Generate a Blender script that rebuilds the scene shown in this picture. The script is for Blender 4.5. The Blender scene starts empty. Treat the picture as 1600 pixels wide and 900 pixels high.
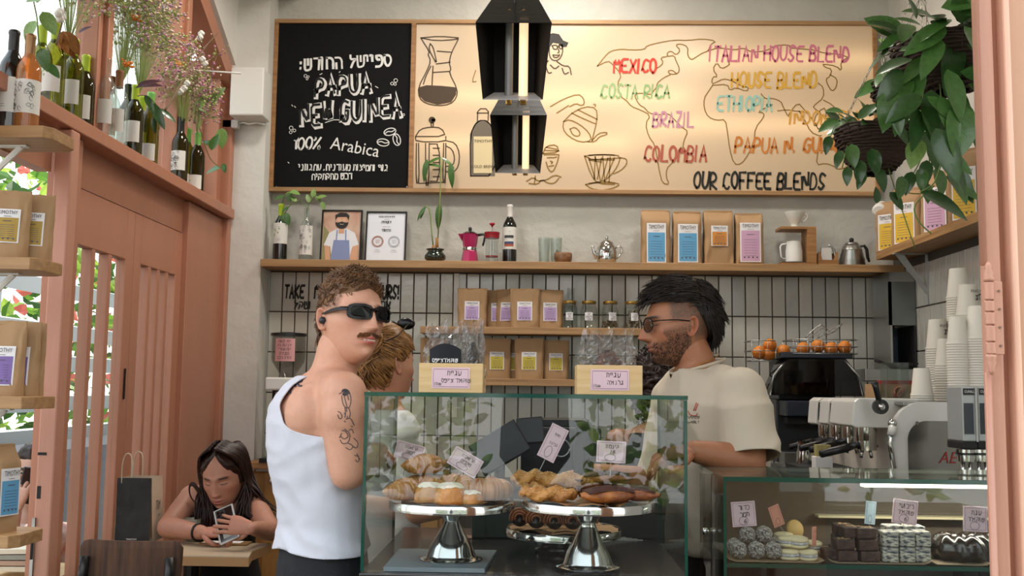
import bpy, bmesh, math, random
import numpy as np
from mathutils import Vector, Matrix, noise, Euler
R0 = random.Random(7)
SC = bpy.context.scene
COL = SC.collection
pi = math.pi
# ---------------- camera ----------------
F_ = 1600.; YAW = .024; PIT = .098; ROL = .0125; CH = 1.36
def _axes():
 cy, sy = math.cos(YAW), math.sin(YAW); cp, sp = math.cos(PIT), math.sin(PIT)
 R = Vector((cy, sy, 0)); F = Vector((-sy*cp, cy*cp, sp)); U = Vector((sy*sp, -cy*sp, cp))
 c, s = math.cos(ROL), math.sin(ROL)
 return R*c+U*s, U*c-R*s, F
AR, AU, AF = _axes()
cam = bpy.data.objects.new('camera', bpy.data.cameras.new('camera')); COL.objects.link(cam)
cam.data.sensor_width = 36; cam.data.lens = 36.*F_/1600; cam.data.clip_start = .05; cam.data.clip_end = 300
cam.matrix_world = Matrix(((AR.x, AU.x, -AF.x, 0), (AR.y, AU.y, -AF.y, 0), (AR.z, AU.z, -AF.z, CH), (0, 0, 0, 1)))
SC.camera = cam
# ---------------- light, world, exposure ----------------
SC.view_settings.view_transform = 'Standard'; SC.view_settings.look = 'None'
SC.view_settings.gamma = 1; SC.view_settings.use_curve_mapping = False
SC.view_settings.exposure = -0.10
W = bpy.data.worlds.new('sky'); SC.world = W; W.use_nodes = True
_n = W.node_tree.nodes; _l = W.node_tree.links
_bg = _n['Background']; _bg.inputs[1].default_value = 2.7
_tc = _n.new('ShaderNodeTexCoord'); _sp = _n.new('ShaderNodeSeparateXYZ'); _cr = _n.new('ShaderNodeValToRGB')
_l.new(_tc.outputs['Generated'], _sp.inputs[0]); _l.new(_sp.outputs['Z'], _cr.inputs[0]); _l.new(_cr.outputs[0], _bg.inputs[0])
_cr.color_ramp.elements[0].color = (1.0, .97, .92, 1); _cr.color_ramp.elements[1].color = (.72, .85, 1.0, 1)
sun = bpy.data.objects.new('sun', bpy.data.lights.new('sun', 'SUN')); COL.objects.link(sun)
sun.data.energy = 10; sun.data.angle = .02; sun.data.color = (1, .93, .82)
sun.rotation_euler = (math.radians(-36), math.radians(14), 0)   # high, from behind the building, onto the street
SC.cycles.max_bounces = 10; SC.cycles.transparent_max_bounces = 40; SC.cycles.transmission_bounces = 8
SC.cycles.glossy_bounces = 5; SC.cycles.diffuse_bounces = 5; SC.cycles.sample_clamp_indirect = 6
SC.cycles.caustics_reflective = False; SC.cycles.caustics_refractive = False

# ---------------- helpers ----------------
def ray(px, py):
 return AF+AR*((px-800)/F_)-AU*((py-450)/F_)
def PY(px, py, Y):
 r = ray(px, py); t = Y/r.y; return Vector((r.x*t, Y, CH+r.z*t))
def PX(px, py, X):
 r = ray(px, py); t = X/r.x; return Vector((X, r.y*t, CH+r.z*t))
def PZ(px, py, Z):
 r = ray(px, py); t = (Z-CH)/r.z; return Vector((r.x*t, r.y*t, Z))
def lin(h):
 h = h.lstrip('#'); c = [int(h[i:i+2], 16)/255 for i in (0, 2, 4)]
 return tuple(((x+.055)/1.055)**2.4 if x > .04 else x/12.92 for x in c)+(1,)
MATS = {}
def M(name, col='#808080', rough=.5, metal=0., var=0., vscale=8., bump=0., bscale=60., emit=0., sss=0., coat=0., stretch=None, col2=None, spec=None, sheen=0., attr=None, bobj=False):
 """procedural principled material; var mixes towards col2 (or a darker tone) with noise, bump adds fine relief"""
 if name in MATS: return MATS[name]
 m = bpy.data.materials.new(name); m.use_nodes = True; nt = m.node_tree; N = nt.nodes; L = nt.links
 b = N['Principled BSDF']; c = lin(col) if isinstance(col, str) else col
 b.inputs['Base Color'].default_value = c; b.inputs['Roughness'].default_value = rough; b.inputs['Metallic'].default_value = metal
 if spec is not None: b.inputs['Specular IOR Level'].default_value = spec
 if coat: b.inputs['Coat Weight'].default_value = coat; b.inputs['Coat Roughness'].default_value = .08
 if sss: b.inputs['Subsurface Weight'].default_value = sss; b.inputs['Subsurface Radius'].default_value = (.012, .005, .003); b.inputs['Subsurface Scale'].default_value = 1.
 if sheen: b.inputs['Sheen Weight'].default_value = sheen
 if emit: b.inputs['Emission Color'].default_value = c; b.inputs['Emission Strength'].default_value = emit
 tc = N.new('ShaderNodeTexCoord'); mp = N.new('ShaderNodeMapping'); L.new(tc.outputs['Object'], mp.inputs[0])
 if stretch: mp.inputs['Scale'].default_value = stretch
 src = None
 if attr:
  a = N.new('ShaderNodeVertexColor'); a.layer_name = attr; src = a.outputs[0]
 if var or col2:
  nz = N.new('ShaderNodeTexNoise'); nz.inputs['Scale'].default_value = vscale; nz.inputs['Detail'].default_value = 5; L.new(mp.outputs[0], nz.inputs['Vector'])
  r = N.new('ShaderNodeMapRange'); r.inputs[1].default_value = .35; r.inputs[2].default_value = .68; L.new(nz.outputs[0], r.inputs[0])
  mx = N.new('ShaderNodeMix'); mx.data_type = 'RGBA'
  c2 = lin(col2) if col2 else tuple(x*(1-var) for x in c[:3])+(1,)
  if src: L.new(src, mx.inputs[6]); 
  else: mx.inputs[6].default_value = c
  mx.inputs[7].default_value = c2
  if src:
   mx.blend_type = 'MULTIPLY'; mx.inputs[7].default_value = (1-var, 1-var, 1-var, 1)
  L.new(r.outputs[0], mx.inputs[0]); src = mx.outputs[2]
 if src: L.new(src, b.inputs['Base Color'])
 if bump:
  nb = N.new('ShaderNodeTexNoise'); nb.inputs['Scale'].default_value = bscale; nb.inputs['Detail'].default_value = 4; L.new(mp.outputs[0], nb.inputs['Vector'])
  bp = N.new('ShaderNodeBump'); bp.inputs['Strength'].default_value = bump; bp.inputs['Distance'].default_value = .01
  L.new(nb.outputs[0], bp.inputs['Height']); L.new(bp.outputs[0], b.inputs['Normal'])
 MATS[name] = m; return m
def GLASS(name, tint=(.96, .98, .97), ior=1.5, rough=.0, milk=0., mcol=(.8, .8, .8)):
 """thin-walled glass: tinted pass-through plus Fresnel reflection"""
 if name in MATS: return MATS[name]
 m = bpy.data.materials.new(name); m.use_nodes = True; nt = m.node_tree; N = nt.nodes; L = nt.links
 N.remove(N['Principled BSDF']); out = N['Material Output']
 t = N.new('ShaderNodeBsdfTransparent'); t.inputs[0].default_value = tuple(tint)+(1,)
 g = N.new('ShaderNodeBsdfGlossy'); g.inputs['Roughness'].default_value = rough
 f = N.new('ShaderNodeFresnel'); ge = N.new('ShaderNodeNewGeometry'); mr = N.new('ShaderNodeMapRange'); mr.inputs[3].default_value = ior; mr.inputs[4].default_value = 1/ior
 L.new(ge.outputs['Backfacing'], mr.inputs[0]); L.new(mr.outputs[0], f.inputs[0])
 mx = N.new('ShaderNodeMixShader'); L.new(f.outputs[0], mx.inputs[0]); L.new(g.outputs[0], mx.inputs[2])
 if milk:
  d = N.new('ShaderNodeBsdfDiffuse'); d.inputs[0].default_value = tuple(mcol)+(1,)
  m2 = N.new('ShaderNodeMixShader'); m2.inputs[0].default_value = milk; L.new(t.outputs[0], m2.inputs[1]); L.new(d.outputs[0], m2.inputs[2]); L.new(m2.outputs[0], mx.inputs[1])
 else: L.new(t.outputs[0], mx.inputs[1])
 L.new(mx.outputs[0], out.inputs[0]); MATS[name] = m; return m
class MB:
 """collects shapes into ONE mesh; self.mi is the current material slot"""
 def __init__(s): s.v = []; s.f = []; s.m = []; s.mi = 0
 def add(s, vs, fs, T=None):
  o = len(s.v)
  s.v += [tuple(T @ Vector(v)) if T is not None else tuple(v) for v in vs]
  s.f += [tuple(i+o for i in f) for f in fs]; s.m += [s.mi]*len(fs); return s
 def box(s, c, d, rz=0., T=None, rot=None):
  x, y, z = [k/2 for k in d]
  vs = [Vector((a*x, b*y, e*z)) for e in (-1, 1) for b in (-1, 1) for a in (-1, 1)]
  Mx = Matrix.Translation(Vector(c)) @ (rot.to_matrix().to_4x4() if rot else Matrix.Rotation(rz, 4, 'Z'))
  vs = [Mx @ v for v in vs]
  return s.add(vs, [(0, 2, 3, 1), (4, 5, 7, 6), (0, 1, 5, 4), (2, 6, 7, 3), (0, 4, 6, 2), (1, 3, 7, 5)], T)
 def bb(s, x0, x1, y0, y1, z0, z1, T=None):
  return s.box(((x0+x1)/2, (y0+y1)/2, (z0+z1)/2), (abs(x1-x0), abs(y1-y0), abs(z1-z0)), T=T)
 def lathe(s, prof, n=24, T=None, c=(0, 0, 0), cap=True, sx=1, sy=1):
  o = []; c = Vector(c)
  for r, z in prof:
   for k in range(n):
    a = 2*pi*k/n; o.append(c+Vector((r*math.cos(a)*sx, r*math.sin(a)*sy, z)))
  fs = []
  for i in range(len(prof)-1):
   for k in range(n):
    k2 = (k+1) % n; fs.append((i*n+k, i*n+k2, (i+1)*n+k2, (i+1)*n+k))
  if cap:
   fs.append(tuple(range(n))[::-1]); fs.append(tuple((len(prof)-1)*n+k for k in range(n)))
  return s.add(o, fs, T)
 def tube(s, pts, r, n=8, T=None, cap=True, flat=1.):
  pts = [Vector(p) for p in pts]; m = len(pts)
  rs = r if isinstance(r, (list, tuple)) else [r]*m
  o = []; up = None
  for i, p in enumerate(pts):
   d = (pts[min(i+1, m-1)]-pts[max(i-1, 0)])
   d = d.normalized() if d.length > 1e-9 else Vector((0, 0, 1))
   if up is None: up = d.orthogonal().normalized()
   else:
    up = up-d*up.dot(d); up = up.normalized() if up.length > 1e-6 else d.orthogonal().normalized()
   b = d.cross(up)
   for k in range(n):
    a = 2*pi*k/n; o.append(p+(up*math.cos(a)+b*math.sin(a)*flat)*rs[i])
  fs = [(i*n+k, i*n+(k+1) % n, (i+1)*n+(k+1) % n, (i+1)*n+k) for i in range(m-1) for k in range(n)]
  if cap: fs.append(tuple(range(n))[::-1]); fs.append(tuple((m-1)*n+k for k in range(n)))
  return s.add(o, fs, T)
 def prism(s, poly, y0, y1, T=None, axis='y'):
  """2-D polygon (x,z) extruded from y0 to y1"""
  n = len(poly)
  if axis == 'y': o = [(x, y0, z) for x, z in poly]+[(x, y1, z) for x, z in poly]
  elif axis == 'x': o = [(y0, x, z) for x, z in poly]+[(y1, x, z) for x, z in poly]
  else: o = [(x, z, y0) for x, z in poly]+[(x, z, y1) for x, z in poly]
  fs = [tuple(range(n)), tuple(range(2*n-1, n-1, -1))]+[(i, n+i, n+(i+1) % n, (i+1) % n) for i in range(n)]
  return s.add(o, fs, T)
 def grid(s, fn, nu, nv, T=None, closeu=False):
  o = [fn(i/(nu if closeu else nu-1), j/(nv-1)) for j in range(nv) for i in range(nu)]
  fs = [(j*nu+i, j*nu+(i+1) % nu, (j+1)*nu+(i+1) % nu, (j+1)*nu+i) for j in range(nv-1) for i in range(nu if closeu else nu-1)]
  return s.add(o, fs, T)
 def ell(s, c, r, n=16, T=None, rot=None):
  c = Vector(c); r = (r, r, r) if not isinstance(r, (tuple, list)) else r
  o = []; h = n//2
  for j in range(1, h):
   th = pi*j/h
   for k in range(n):
    a = 2*pi*k/n; p = Vector((r[0]*math.sin(th)*math.cos(a), r[1]*math.sin(th)*math.sin(a), -r[2]*math.cos(th)))
    if rot: p.rotate(rot)
    o.append(c+p)
  pb, pt = Vector((0, 0, -r[2])), Vector((0, 0, r[2]))
  if rot: pb.rotate(rot); pt.rotate(rot)
  o += [c+pb, c+pt]; B = len(o)-2
  fs = [(j*n+k, j*n+(k+1) % n, (j+1)*n+(k+1) % n, (j+1)*n+k) for j in range(h-2) for k in range(n)]
  fs += [(B, (k+1) % n, k) for k in range(n)]+[(B+1, (h-2)*n+k, (h-2)*n+(k+1) % n) for k in range(n)]
  return s.add(o, fs, T)
 def strokes(s, polys, w, T, closed=False, taper=False, jit=0.):
  """flat ribbons in the x-z plane of T (y = outward offset)"""
  for P in polys:
   if len(P) < 2: continue
   P = [Vector((a, b)) for a, b in P]; n = len(P); o = []
   for i, p in enumerate(P):
    d = P[min(i+1, n-1)]-P[max(i-1, 0)]
    if d.length < 1e-9: d = Vector((1, 0))
    d.normalize(); q = Vector((-d.y, d.x)); ww = w/2
    if i == 0: p = p-d*w*.35
    if i == n-1: p = p+d*w*.35
    if taper: ww *= (.55+.65*math.sin(pi*(i+.6)/(n+.2)))
    if jit: ww *= 1+R0.uniform(-jit, jit)
    # widen at corners so that the ribbon keeps its width
    if 0 < i < n-1:
     a = (P[i]-P[i-1]); b = (P[i+1]-P[i])
     if a.length > 1e-9 and b.length > 1e-9:
      cs = max(-1, min(1, a.normalized().dot(b.normalized()))); ww /= max(.55, math.sqrt((1+cs)/2))
    o += [(p.x+q.x*ww, 0, p.y+q.y*ww), (p.x-q.x*ww, 0, p.y-q.y*ww)]
   s.add(o, [(2*i, 2*i+1, 2*i+3, 2*i+2) for i in range(n-1)], T)
  return s
 def build(s, name, mat, parent=None, smooth=False, bevel=0., sub=0, loc=None, angle=None, clean=True):
  me = bpy.data.meshes.new(name); me.from_pydata(s.v, [], s.f); me.validate()
  for m_ in (mat if isinstance(mat, (list, tuple)) else [mat]): me.materials.append(m_)
  if len(me.polygons) == len(s.m): me.polygons.foreach_set('material_index', s.m)
  if clean:
   bm = bmesh.new(); bm.from_mesh(me); bmesh.ops.recalc_face_normals(bm, faces=bm.faces); bm.to_mesh(me); bm.free()
  if smooth: me.shade_smooth() if angle is None else me.shade_smooth()
  if smooth and angle is not None:
   me.set_sharp_from_angle(angle=angle)
  o = bpy.data.objects.new(name, me); COL.objects.link(o)
  if parent is not None: o.parent = parent
  if loc is not None: o.location = loc
  if bevel:
   b = o.modifiers.new('bevel', 'BEVEL'); b.width = bevel; b.segments = 2; b.limit_method = 'ANGLE'; b.angle_limit = .6
  if sub:
   b = o.modifiers.new('sub', 'SUBSURF'); b.levels = sub; b.render_levels = sub
  return o
def tag(o, label=None, cat=None, group=None, kind=None):
 if label: o['label'] = label
 if cat: o['category'] = cat
 if group: o['group'] = group
 if kind: o['kind'] = kind
 return o
def thing(name, label, cat, loc=(0, 0, 0), rz=0., group=None):
 o = bpy.data.objects.new(name, None); o.empty_display_size = .05; COL.objects.link(o)
 o.location = loc; o.rotation_euler = (0, 0, rz); return tag(o, label, cat, group)
def inst(me, name, parent, T, mat=None):
 o = bpy.data.objects.new(name, me); COL.objects.link(o); o.parent = parent; o.matrix_local = T; return o
def copy_tree(o, parent=None, top=True):
 c = o.copy(); COL.objects.link(c)
 if parent is not None: c.parent = parent; c.matrix_parent_inverse = o.matrix_parent_inverse.copy()
 for ch in list(o.children): copy_tree(ch, c, False)
 return c
def TR(x=0, y=0, z=0): return Matrix.Translation(Vector((x, y, z)))
def RX(a): return Matrix.Rotation(a, 4, 'X')
def RY(a): return Matrix.Rotation(a, 4, 'Y')
def RZ(a): return Matrix.Rotation(a, 4, 'Z')
_TX = {}
def heb(s): return s[::-1]
def TEXT(body, size, mat, parent, T, name='lettering', align='CENTER', sx=1., shear=0., bold=0.):
 """lettering as a flat mesh in the local x-z plane of T, facing -y"""
 k = (body, round(size, 5), mat.name, align, round(sx, 3), shear, bold)
 if k not in _TX and any('\u0590' <= c <= '\u05ff' for c in body):
  m = MB(); h = size*.60; brush(m, body, 0, 0, h, 0, Matrix.Identity(4), lw=h*(.19 if bold else .13), narrow=.74*sx, jit=.03, slant=.04)
  a = [v[0] for v in m.v]; c_ = (max(a)+min(a))/2; m.v = [(v[0]-c_, v[1], v[2]) for v in m.v]; o = m.build(name, mat, None, clean=False); _TX[k] = o.data; bpy.data.objects.remove(o)
 if k not in _TX:
  cu = bpy.data.curves.new('t', 'FONT'); cu.body = body; cu.size = size; cu.align_x = align; cu.align_y = 'CENTER'; cu.resolution_u = 2
  cu.shear = shear; cu.offset = bold*size
  o = bpy.data.objects.new('t', cu); COL.objects.link(o)
  me = bpy.data.meshes.new_from_object(o.evaluated_get(bpy.context.evaluated_depsgraph_get()))
  bpy.data.objects.remove(o); bpy.data.curves.remove(cu)
  me.transform(Matrix.Diagonal((sx, 1, 1, 1))); me.transform(RX(pi/2)); me.name = name
  me.materials.clear(); me.materials.append(mat); _TX[k] = me
 return inst(_TX[k], name, parent, T)
def arc(cx, cz, rx, rz, a0=0, a1=360, n=20):
 return [(cx+rx*math.cos(math.radians(a0+(a1-a0)*i/n)), cz+rz*math.sin(math.radians(a0+(a1-a0)*i/n))) for i in range(n+1)]
def smooth_line(P, k=2):
 for _ in range(k):
  Q = [P[0]]
  for a, b in zip(P, P[1:]): Q += [(a[0]*.75+b[0]*.25, a[1]*.75+b[1]*.25), (a[0]*.25+b[0]*.75, a[1]*.25+b[1]*.75)]
  P = Q+[P[-1]]
 return P
# brush capitals on a 6 x 8 grid
GL = {'A': '003860;1353', 'B': '0008486655440414;4462503000', 'C': '6738160112205061', 'D': '00083856635130 00', 'E': '6808040060;0444', 'F': '000868;0444',
'G': '6738160112205064 44', 'H': '0008;6068;0464', 'I': '3038', 'J': '4841301011', 'K': '0008;680460', 'L': '080060', 'M': '0008346860', 'N': '00086068',
'O': '300206284866624030', 'P': '000848665444 03', 'R': '000848665403 60', 'S': '6748281614524130 1001', 'T': '0868;3830', 'U': '080220406268', 'V': '083068', 'X': '0860;6800',
'Y': '083468;3430', 'Z': '08680060', '!': '3833;3130', '.': '3031', ',': '312 0', 'Q': '300206284866624030;4260', 'W': '0810375068', '0': '300206284866624030', '1': '163830', '%': '0068;0808181706;6050526160', ':': '3635;3231'}
GL.update({'א': '0860;6853;0002 1415', 'ב': '0848666260;0070', 'ג': '1838 4740;4200;4150', 'ד': '0868;5850', 'ה': '0848666260;1410', 'ו': '28383730', 'ז': '1858;3830', 'ח': '0008;0848666260', 'ט': '08020040626758 4836', 'י': '28484744', 'כ': '0848666240 00', 'ך': '0848666250', 'ל': '191656664420',
'מ': '000608;0627486660 30', 'ם': '00084866600 000'[:12], 'נ': '28474010', 'ן': '28383730', 'ס': '0848666340200308', 'ע': '081240;68634000', 'פ': '35150708486662 4000', 'ף': '351507084866 60', 'צ': '085100;6834', 'ץ': '0833;6835;3330', 'ק': '08486653 42;1500', 'ר': '0848666260', 'ש': '080110306168;3834', 'ת': '0848666260;1811 00', '₪': '00083833;25206068', '׳': '3836', '2': '07184867 6400 60', '3': '0868 34 6352 30 01'})
NARROW = ' .!I,1:יוןגז׳'
def brush(mb, text, x, z, h, w, T, adv=.82, jit=.04, lw=None, slant=.08, narrow=.62):
 """hand-brushed capitals: text centred at x"""
 R = random.Random(text); n = len(text); cw = h*narrow
 tot = sum((.55 if c in NARROW else 1.)*cw*(adv+.3) for c in text); cx = x-tot/2
 for c in text:
  a = (.55 if c in NARROW else 1.)*cw*(adv+.3)
  if c in GL:
   dz = R.uniform(-jit, jit)*h; sc = 1+R.uniform(-jit, jit)*1.5; sl = slant+R.uniform(-.05, .05)
   for poly in GL[c].split(';'):
    d = [int(k) for k in poly.replace(' ', '')]
    P = [(d[i], d[i+1]) for i in range(0, len(d)-1, 2)]
    ox = -3*cw*.13 if c in 'I!.,:יון׳' else 0
    P = [(cx+ox+(px/6*cw*adv+R.uniform(-.02, .02)*h)+sl*pz/8*h, z+dz+(pz/8-.5)*h*sc) for px, pz in P]
    P2 = P
    if len(P) > 3: P2 = smooth_line(P, 1)
    elif len(P) == 2: P2 = [P[0], ((P[0][0]+P[1][0])/2+R.uniform(-.01, .01)*h, (P[0][1]+P[1][1])/2), P[1]]
    mb.strokes([P2], (lw or h*.15)*R.uniform(.85, 1.2), T, jit=.12)
  cx += a
 return mb
# ---------------- materials ----------------
D = 5.33; WX = 1.86; LX = -1.6; FZ = .0
m_plaster = M('plaster', '#c2c1b9', .85, var=.13, vscale=3, bump=.9, bscale=16)
m_plaster2 = M('plaster_white', '#dcdad3', .85, var=.12, vscale=2.2, bump=.6, bscale=10)
m_tile = M('glazed_tile', '#c2bfb4', .12, var=.10, vscale=4, bump=.25, bscale=22, coat=.5)
m_tile2 = M('glazed_tile_grey', '#b5b4ac', .16, var=.10, vscale=4, bump=.3, bscale=22, coat=.5)
m_grout = M('grout', '#4d4842', .9)
m_pink = M('salmon_paint', '#b57c62', .42, var=.10, vscale=5, bump=.12, bscale=40, stretch=(1, 1, .25))
m_pink_lit = M('daylit_salmon_paint', '#c28c76', .4, var=.07, vscale=5, bump=.15, bscale=50, stretch=(1, 1, .2))  # same salmon paint, lightened for the daylight on post and jamb
m_oak = M('oiled_oak', '#a87b4c', .5, col2='#8a6038', vscale=6, bump=.15, bscale=30, stretch=(1, 8, 12))
m_oakx = M('oak_shelf', '#b08a5e', .5, col2='#96714a', vscale=5, bump=.12, bscale=30, stretch=(.6, 10, 14))
m_oaky = M('oak_shelf_side', '#b18a5c', .5, col2='#936c42', vscale=5, bump=.12, bscale=30, stretch=(10, .6, 14))
m_pine = M('pale_pine', '#dcbf8e', .55, col2='#cda973', vscale=5, stretch=(.8, 6, 14))
m_kraft = M('kraft_paper', '#a98761', .75, var=.10, vscale=7, bump=.35, bscale=16)
m_white = M('white_paint', '#e2e1dc', .5)
m_paper = M('white_paper', '#e9e7e4', .7)
m_black = M('black_satin', '#0d0d0e', .35)
m_blackm = M('black_matte', '#131314', .7)
m_steel = M('brushed_steel', '#a9aaa8', .28, 1., var=.08, vscale=4)
m_chrome = M('polished_steel', '#c9c9c7', .1, 1.)
m_gold = M('gold_lid', '#b9944a', .3, .9)
m_ink = M('ink', '#24211f', .7)
m_dark = M('dark_void', '#17181a', .8)
m_glass = GLASS('clear_glass', (.97, .985, .98), 1.5)
m_glass_edge = M('green_glass_edge', '#14463a', .12, coat=.5)
m_clear = GLASS('jar_glass', (.9, .93, .92), 1.5)

# ---------------- structure: shell ----------------
def struct(o): o['kind'] = 'structure'; return o
struct(MB().bb(-4, 4, .95, 6.3, FZ-.1, FZ).build('floor', M('cement_floor', '#6d675f', .5, var=.15, vscale=2)))
struct(MB().bb(LX-.05, WX+.05, 1.2, 5.6, 3.75, 3.85).build('ceiling', m_plaster2))
wb = struct(MB().bb(-1.5, WX, D, D+.15, FZ, 3.75).build('wall_back', m_plaster))
# grout bed behind the tiles, 1 cm deep so that the joints are recessed
MB().bb(-1.40, WX, D-.006, D, .5, 1.962).build('grout_bed', m_grout, wb)
tw, th = .069, .2105
tm = MB().box((0, 0, 0), (tw-.006, .012, th-.006)).build('tile', m_tile, wb, bevel=0)
bmx = bmesh.new(); bmx.from_mesh(tm.data); bmesh.ops.bevel(bmx, geom=bmx.edges[:], offset=.0016, segments=1, affect='EDGES'); bmx.to_mesh(tm.data); bmx.free()
tme = tm.data; bpy.data.objects.remove(tm)
tme2 = tme.copy(); tme2.materials.clear(); tme2.materials.append(m_tile2)
R = random.Random(3)
for r in range(5):
 for c in range(47):
  x = -1.40+tw*(c+.5); z = 1.957-th*(r+.5)
  T = TR(x, D-.008+R.uniform(-.0012, .0012), z) @ RX(R.uniform(-.016, .016)) @ RZ(R.uniform(-.02, .02))
  inst(tme if R.random() < .6 else tme2, 'tile', wb, T)
wr = struct(MB().bb(WX, WX+.15, 1.35, D+.15, FZ, 3.75).build('wall_right', m_plaster))
MB().bb(WX-.006, WX, 3.4, D, .5, 2.055).build('grout_bed', m_grout, wr)
for r in range(3):
 for c in range(27):
  y = D-.01-tw*(c+.5); z = 1.995-th*(r+.5) - 0.0
  inst(tme2, 'tile', wr, TR(WX-.008, y, z-.01) @ RZ(pi/2) @ RX(R.uniform(-.01, .01)))
# left wall: pillar, beam, salmon joinery with the wide upper window
wl = struct(MB().bb(-1.62, -1.41, 5.17, D+.15, FZ, 3.75).build('wall_left', m_plaster2))
def part(nm, mb, m, par, **k): return mb.build(nm, m, par, **k)
part('wall_beam', MB().bb(LX-.12, LX+.30, 2.2, D, 3.44, 3.75), m_plaster2, wl)
part('slanted_beam', MB().prism([(4.35, 3.44), (5.17, 3.02), (5.17, 3.44)], LX-.1, LX+.02, axis='x'), m_plaster2, wl)
part('lower_wall', MB().bb(LX-.1, LX, .6, 3.0, FZ, .75), m_plaster2, wl)
# joinery
tr = struct(MB().bb(LX-.18, LX+.05, 2.4, 5.15, 2.205, 2.255).build('trim_1', m_pink, bevel=.004))      # ledge
part('head_board', MB().bb(LX-.06, LX-.03, 3.4, 5.15, 2.055, 2.205), m_pink, tr)
part('head_board', MB().bb(LX-.06, LX-.01, 2.4, 3.3, 2.055, 2.205), m_pink, tr)
tr2 = struct(MB().bb(LX-.003, LX+.055, 3.30, 3.36, FZ, 2.2).build('trim_2', m_pink_lit, bevel=.006))        # post face
part('stepped_moulding', MB().bb(LX-.003, LX+.035, 3.36, 3.40, FZ, 2.2), m_pink, tr2)
part('stepped_moulding', MB().bb(LX-.07, LX+.015, 3.40, 3.47, FZ, 2.2), m_pink, tr2)
part('strike_plate', MB().bb(LX-.004, LX+.006, 3.293, 3.301, .70, .93), m_steel, tr2)
part('latch_hole', MB().bb(LX-.002, LX+.004, 3.289, 3.294, .80, .88), m_blackm, tr2)
part('mortise', MB().bb(LX+.004, LX+.016, 3.2985, 3.3005, .99, 1.03), m_blackm, tr2)
part('latch_slot', MB().bb(LX+.0, LX+.028, 3.2985, 3.3005, 1.128, 1.137), m_blackm, tr2)
part('nail_hole', MB().lathe([(.004, -.001), (.004, .001)], 10, T=TR(LX+.020, 3.2995, 1.735) @ RX(pi/2)), m_blackm, tr2)
tr3 = struct(MB().bb(LX-.1, LX+.0, 4.62, 5.15, FZ, 2.2).build('trim_3', m_pink, bevel=.004))            # panel at the far end
part('corner_bead', MB().bb(LX-.1, LX+.03, 5.12, 5.17, FZ, 3.0), m_pink, tr3, bevel=.008)
# folding door of two leaves with slender glazing bars
def leaf(y0, y1, n, name):
 X = LX-.045; w = .04; d = struct(MB().bb(X-w/2, X+w/2, y0, y0+.075, FZ, 2.05).build(name, m_pink, bevel=.003))
 part('stile', MB().bb(X-w/2, X+w/2, y1-.075, y1, FZ, 2.05), m_pink, d, bevel=.003)
 part('top_rail', MB().bb(X-w/2, X+w/2, y0+.075, y1-.075, 1.85, 2.05), m_pink, d, bevel=.003)
 part('bottom_rail', MB().bb(X-w/2, X+w/2, y0+.075, y1-.075, FZ, .35), m_pink, d, bevel=.003)
 a, b = y0+.075, y1-.075
 for k in range(1, n+1):
  y = a+(b-a)*k/(n+1); part('glazing_bar', MB().bb(X-w/2, X+w/2, y-.015, y+.015, .35, 1.85), m_pink, d, bevel=.002)
 part('pane', MB().bb(X-.004, X+.0, a, b, .35, 1.85), m_glass, d)
 return d
d1 = leaf(3.47, 4.06, 2, 'door_1'); d2 = leaf(4.065, 4.62, 3, 'door_2')
part('bolt', MB().tube([(LX-.02, 4.02, 1.30), (LX-.02, 4.02, 1.42)], .004, 6), m_blackm, d1)
# upper window frame (segmental top) above the ledge
wn = struct(MB().bb(LX-.10, LX-.02, 5.06, 5.13, 2.255, 2.98).build('window_1', m_pink, bevel=.004))
part('top_frame', MB().prism([(2.4, 3.40), (4.30, 3.40), (5.13, 2.98), (5.13, 2.88), (4.28, 3.30), (2.4, 3.30)], LX-.1, LX+.02, axis='x'), m_pink, wn)
for y in (3.68, 4.52):
 part('mullion', MB().bb(LX-.11, LX-.02, y-.055, y+.055, 2.255, 3.38 if y < 4 else 3.22), m_pink, wn, bevel=.006)
 part('inner_moulding', MB().bb(LX-.03, LX+.0, y-.02, y+.03, 2.255, 3.36 if y < 4 else 3.2), m_pink, wn, bevel=.006)
for a, b, zt in ((2.4, 3.62, 3.34), (3.74, 4.46, 3.28), (4.58, 5.07, 2.98)):
 part('pane', MB().bb(LX-.082, LX-.078, a, b, 2.255, zt), m_glass, wn)
part('window_latch', MB().tube([(LX+.0, 4.55, 2.80), (LX+.22, 4.60, 2.80)], .004, 8), m_white, wn)
part('window_reveal', MB().bb(LX-.26, LX-.10, 5.03, 5.17, 2.255, 3.0), m_pink, wn)
part('window_reveal', MB().bb(LX-.20, LX-.11, 4.47, 4.57, 2.255, 3.2), m_pink, wn)
# shop-front jamb in the near right corner with a painted butt hinge
jb = struct(MB().bb(.63, .95, 1.18, 1.24, FZ, 3.4).build('door_3', m_pink_lit, bevel=.004))
J = PY(1530, 450, 1.2).x
part('rebate_strip', MB().bb(J, J+.020, 1.185, 1.20, FZ, 3.4), m_pink_lit, jb, bevel=.004)
part('rebate_strip', MB().bb(J+.016, J+.034, 1.20, 1.215, FZ, 3.4), m_pink, jb, bevel=.004)
part('stop_bead', MB().bb(J+.030, J+.038, 1.18, 1.21, FZ, 3.4), M('pale_salmon_edge', '#e6b59b', .35), jb, bevel=.003)
part('door_leaf', MB().bb(J+.036, J+.5, 1.19, 1.25, FZ, 3.4), M('salmon_leaf', '#c7987a', .4, var=.05), jb, bevel=.003)
hg = MB()
hc = (PY(1547, 505, 1.17).x, 1.17)
z0, z1 = PY(1547, 554, 1.17).z, PY(1547, 440, 1.17).z
kn = [0, .17, .40, .58, .74, 1.0]
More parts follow.
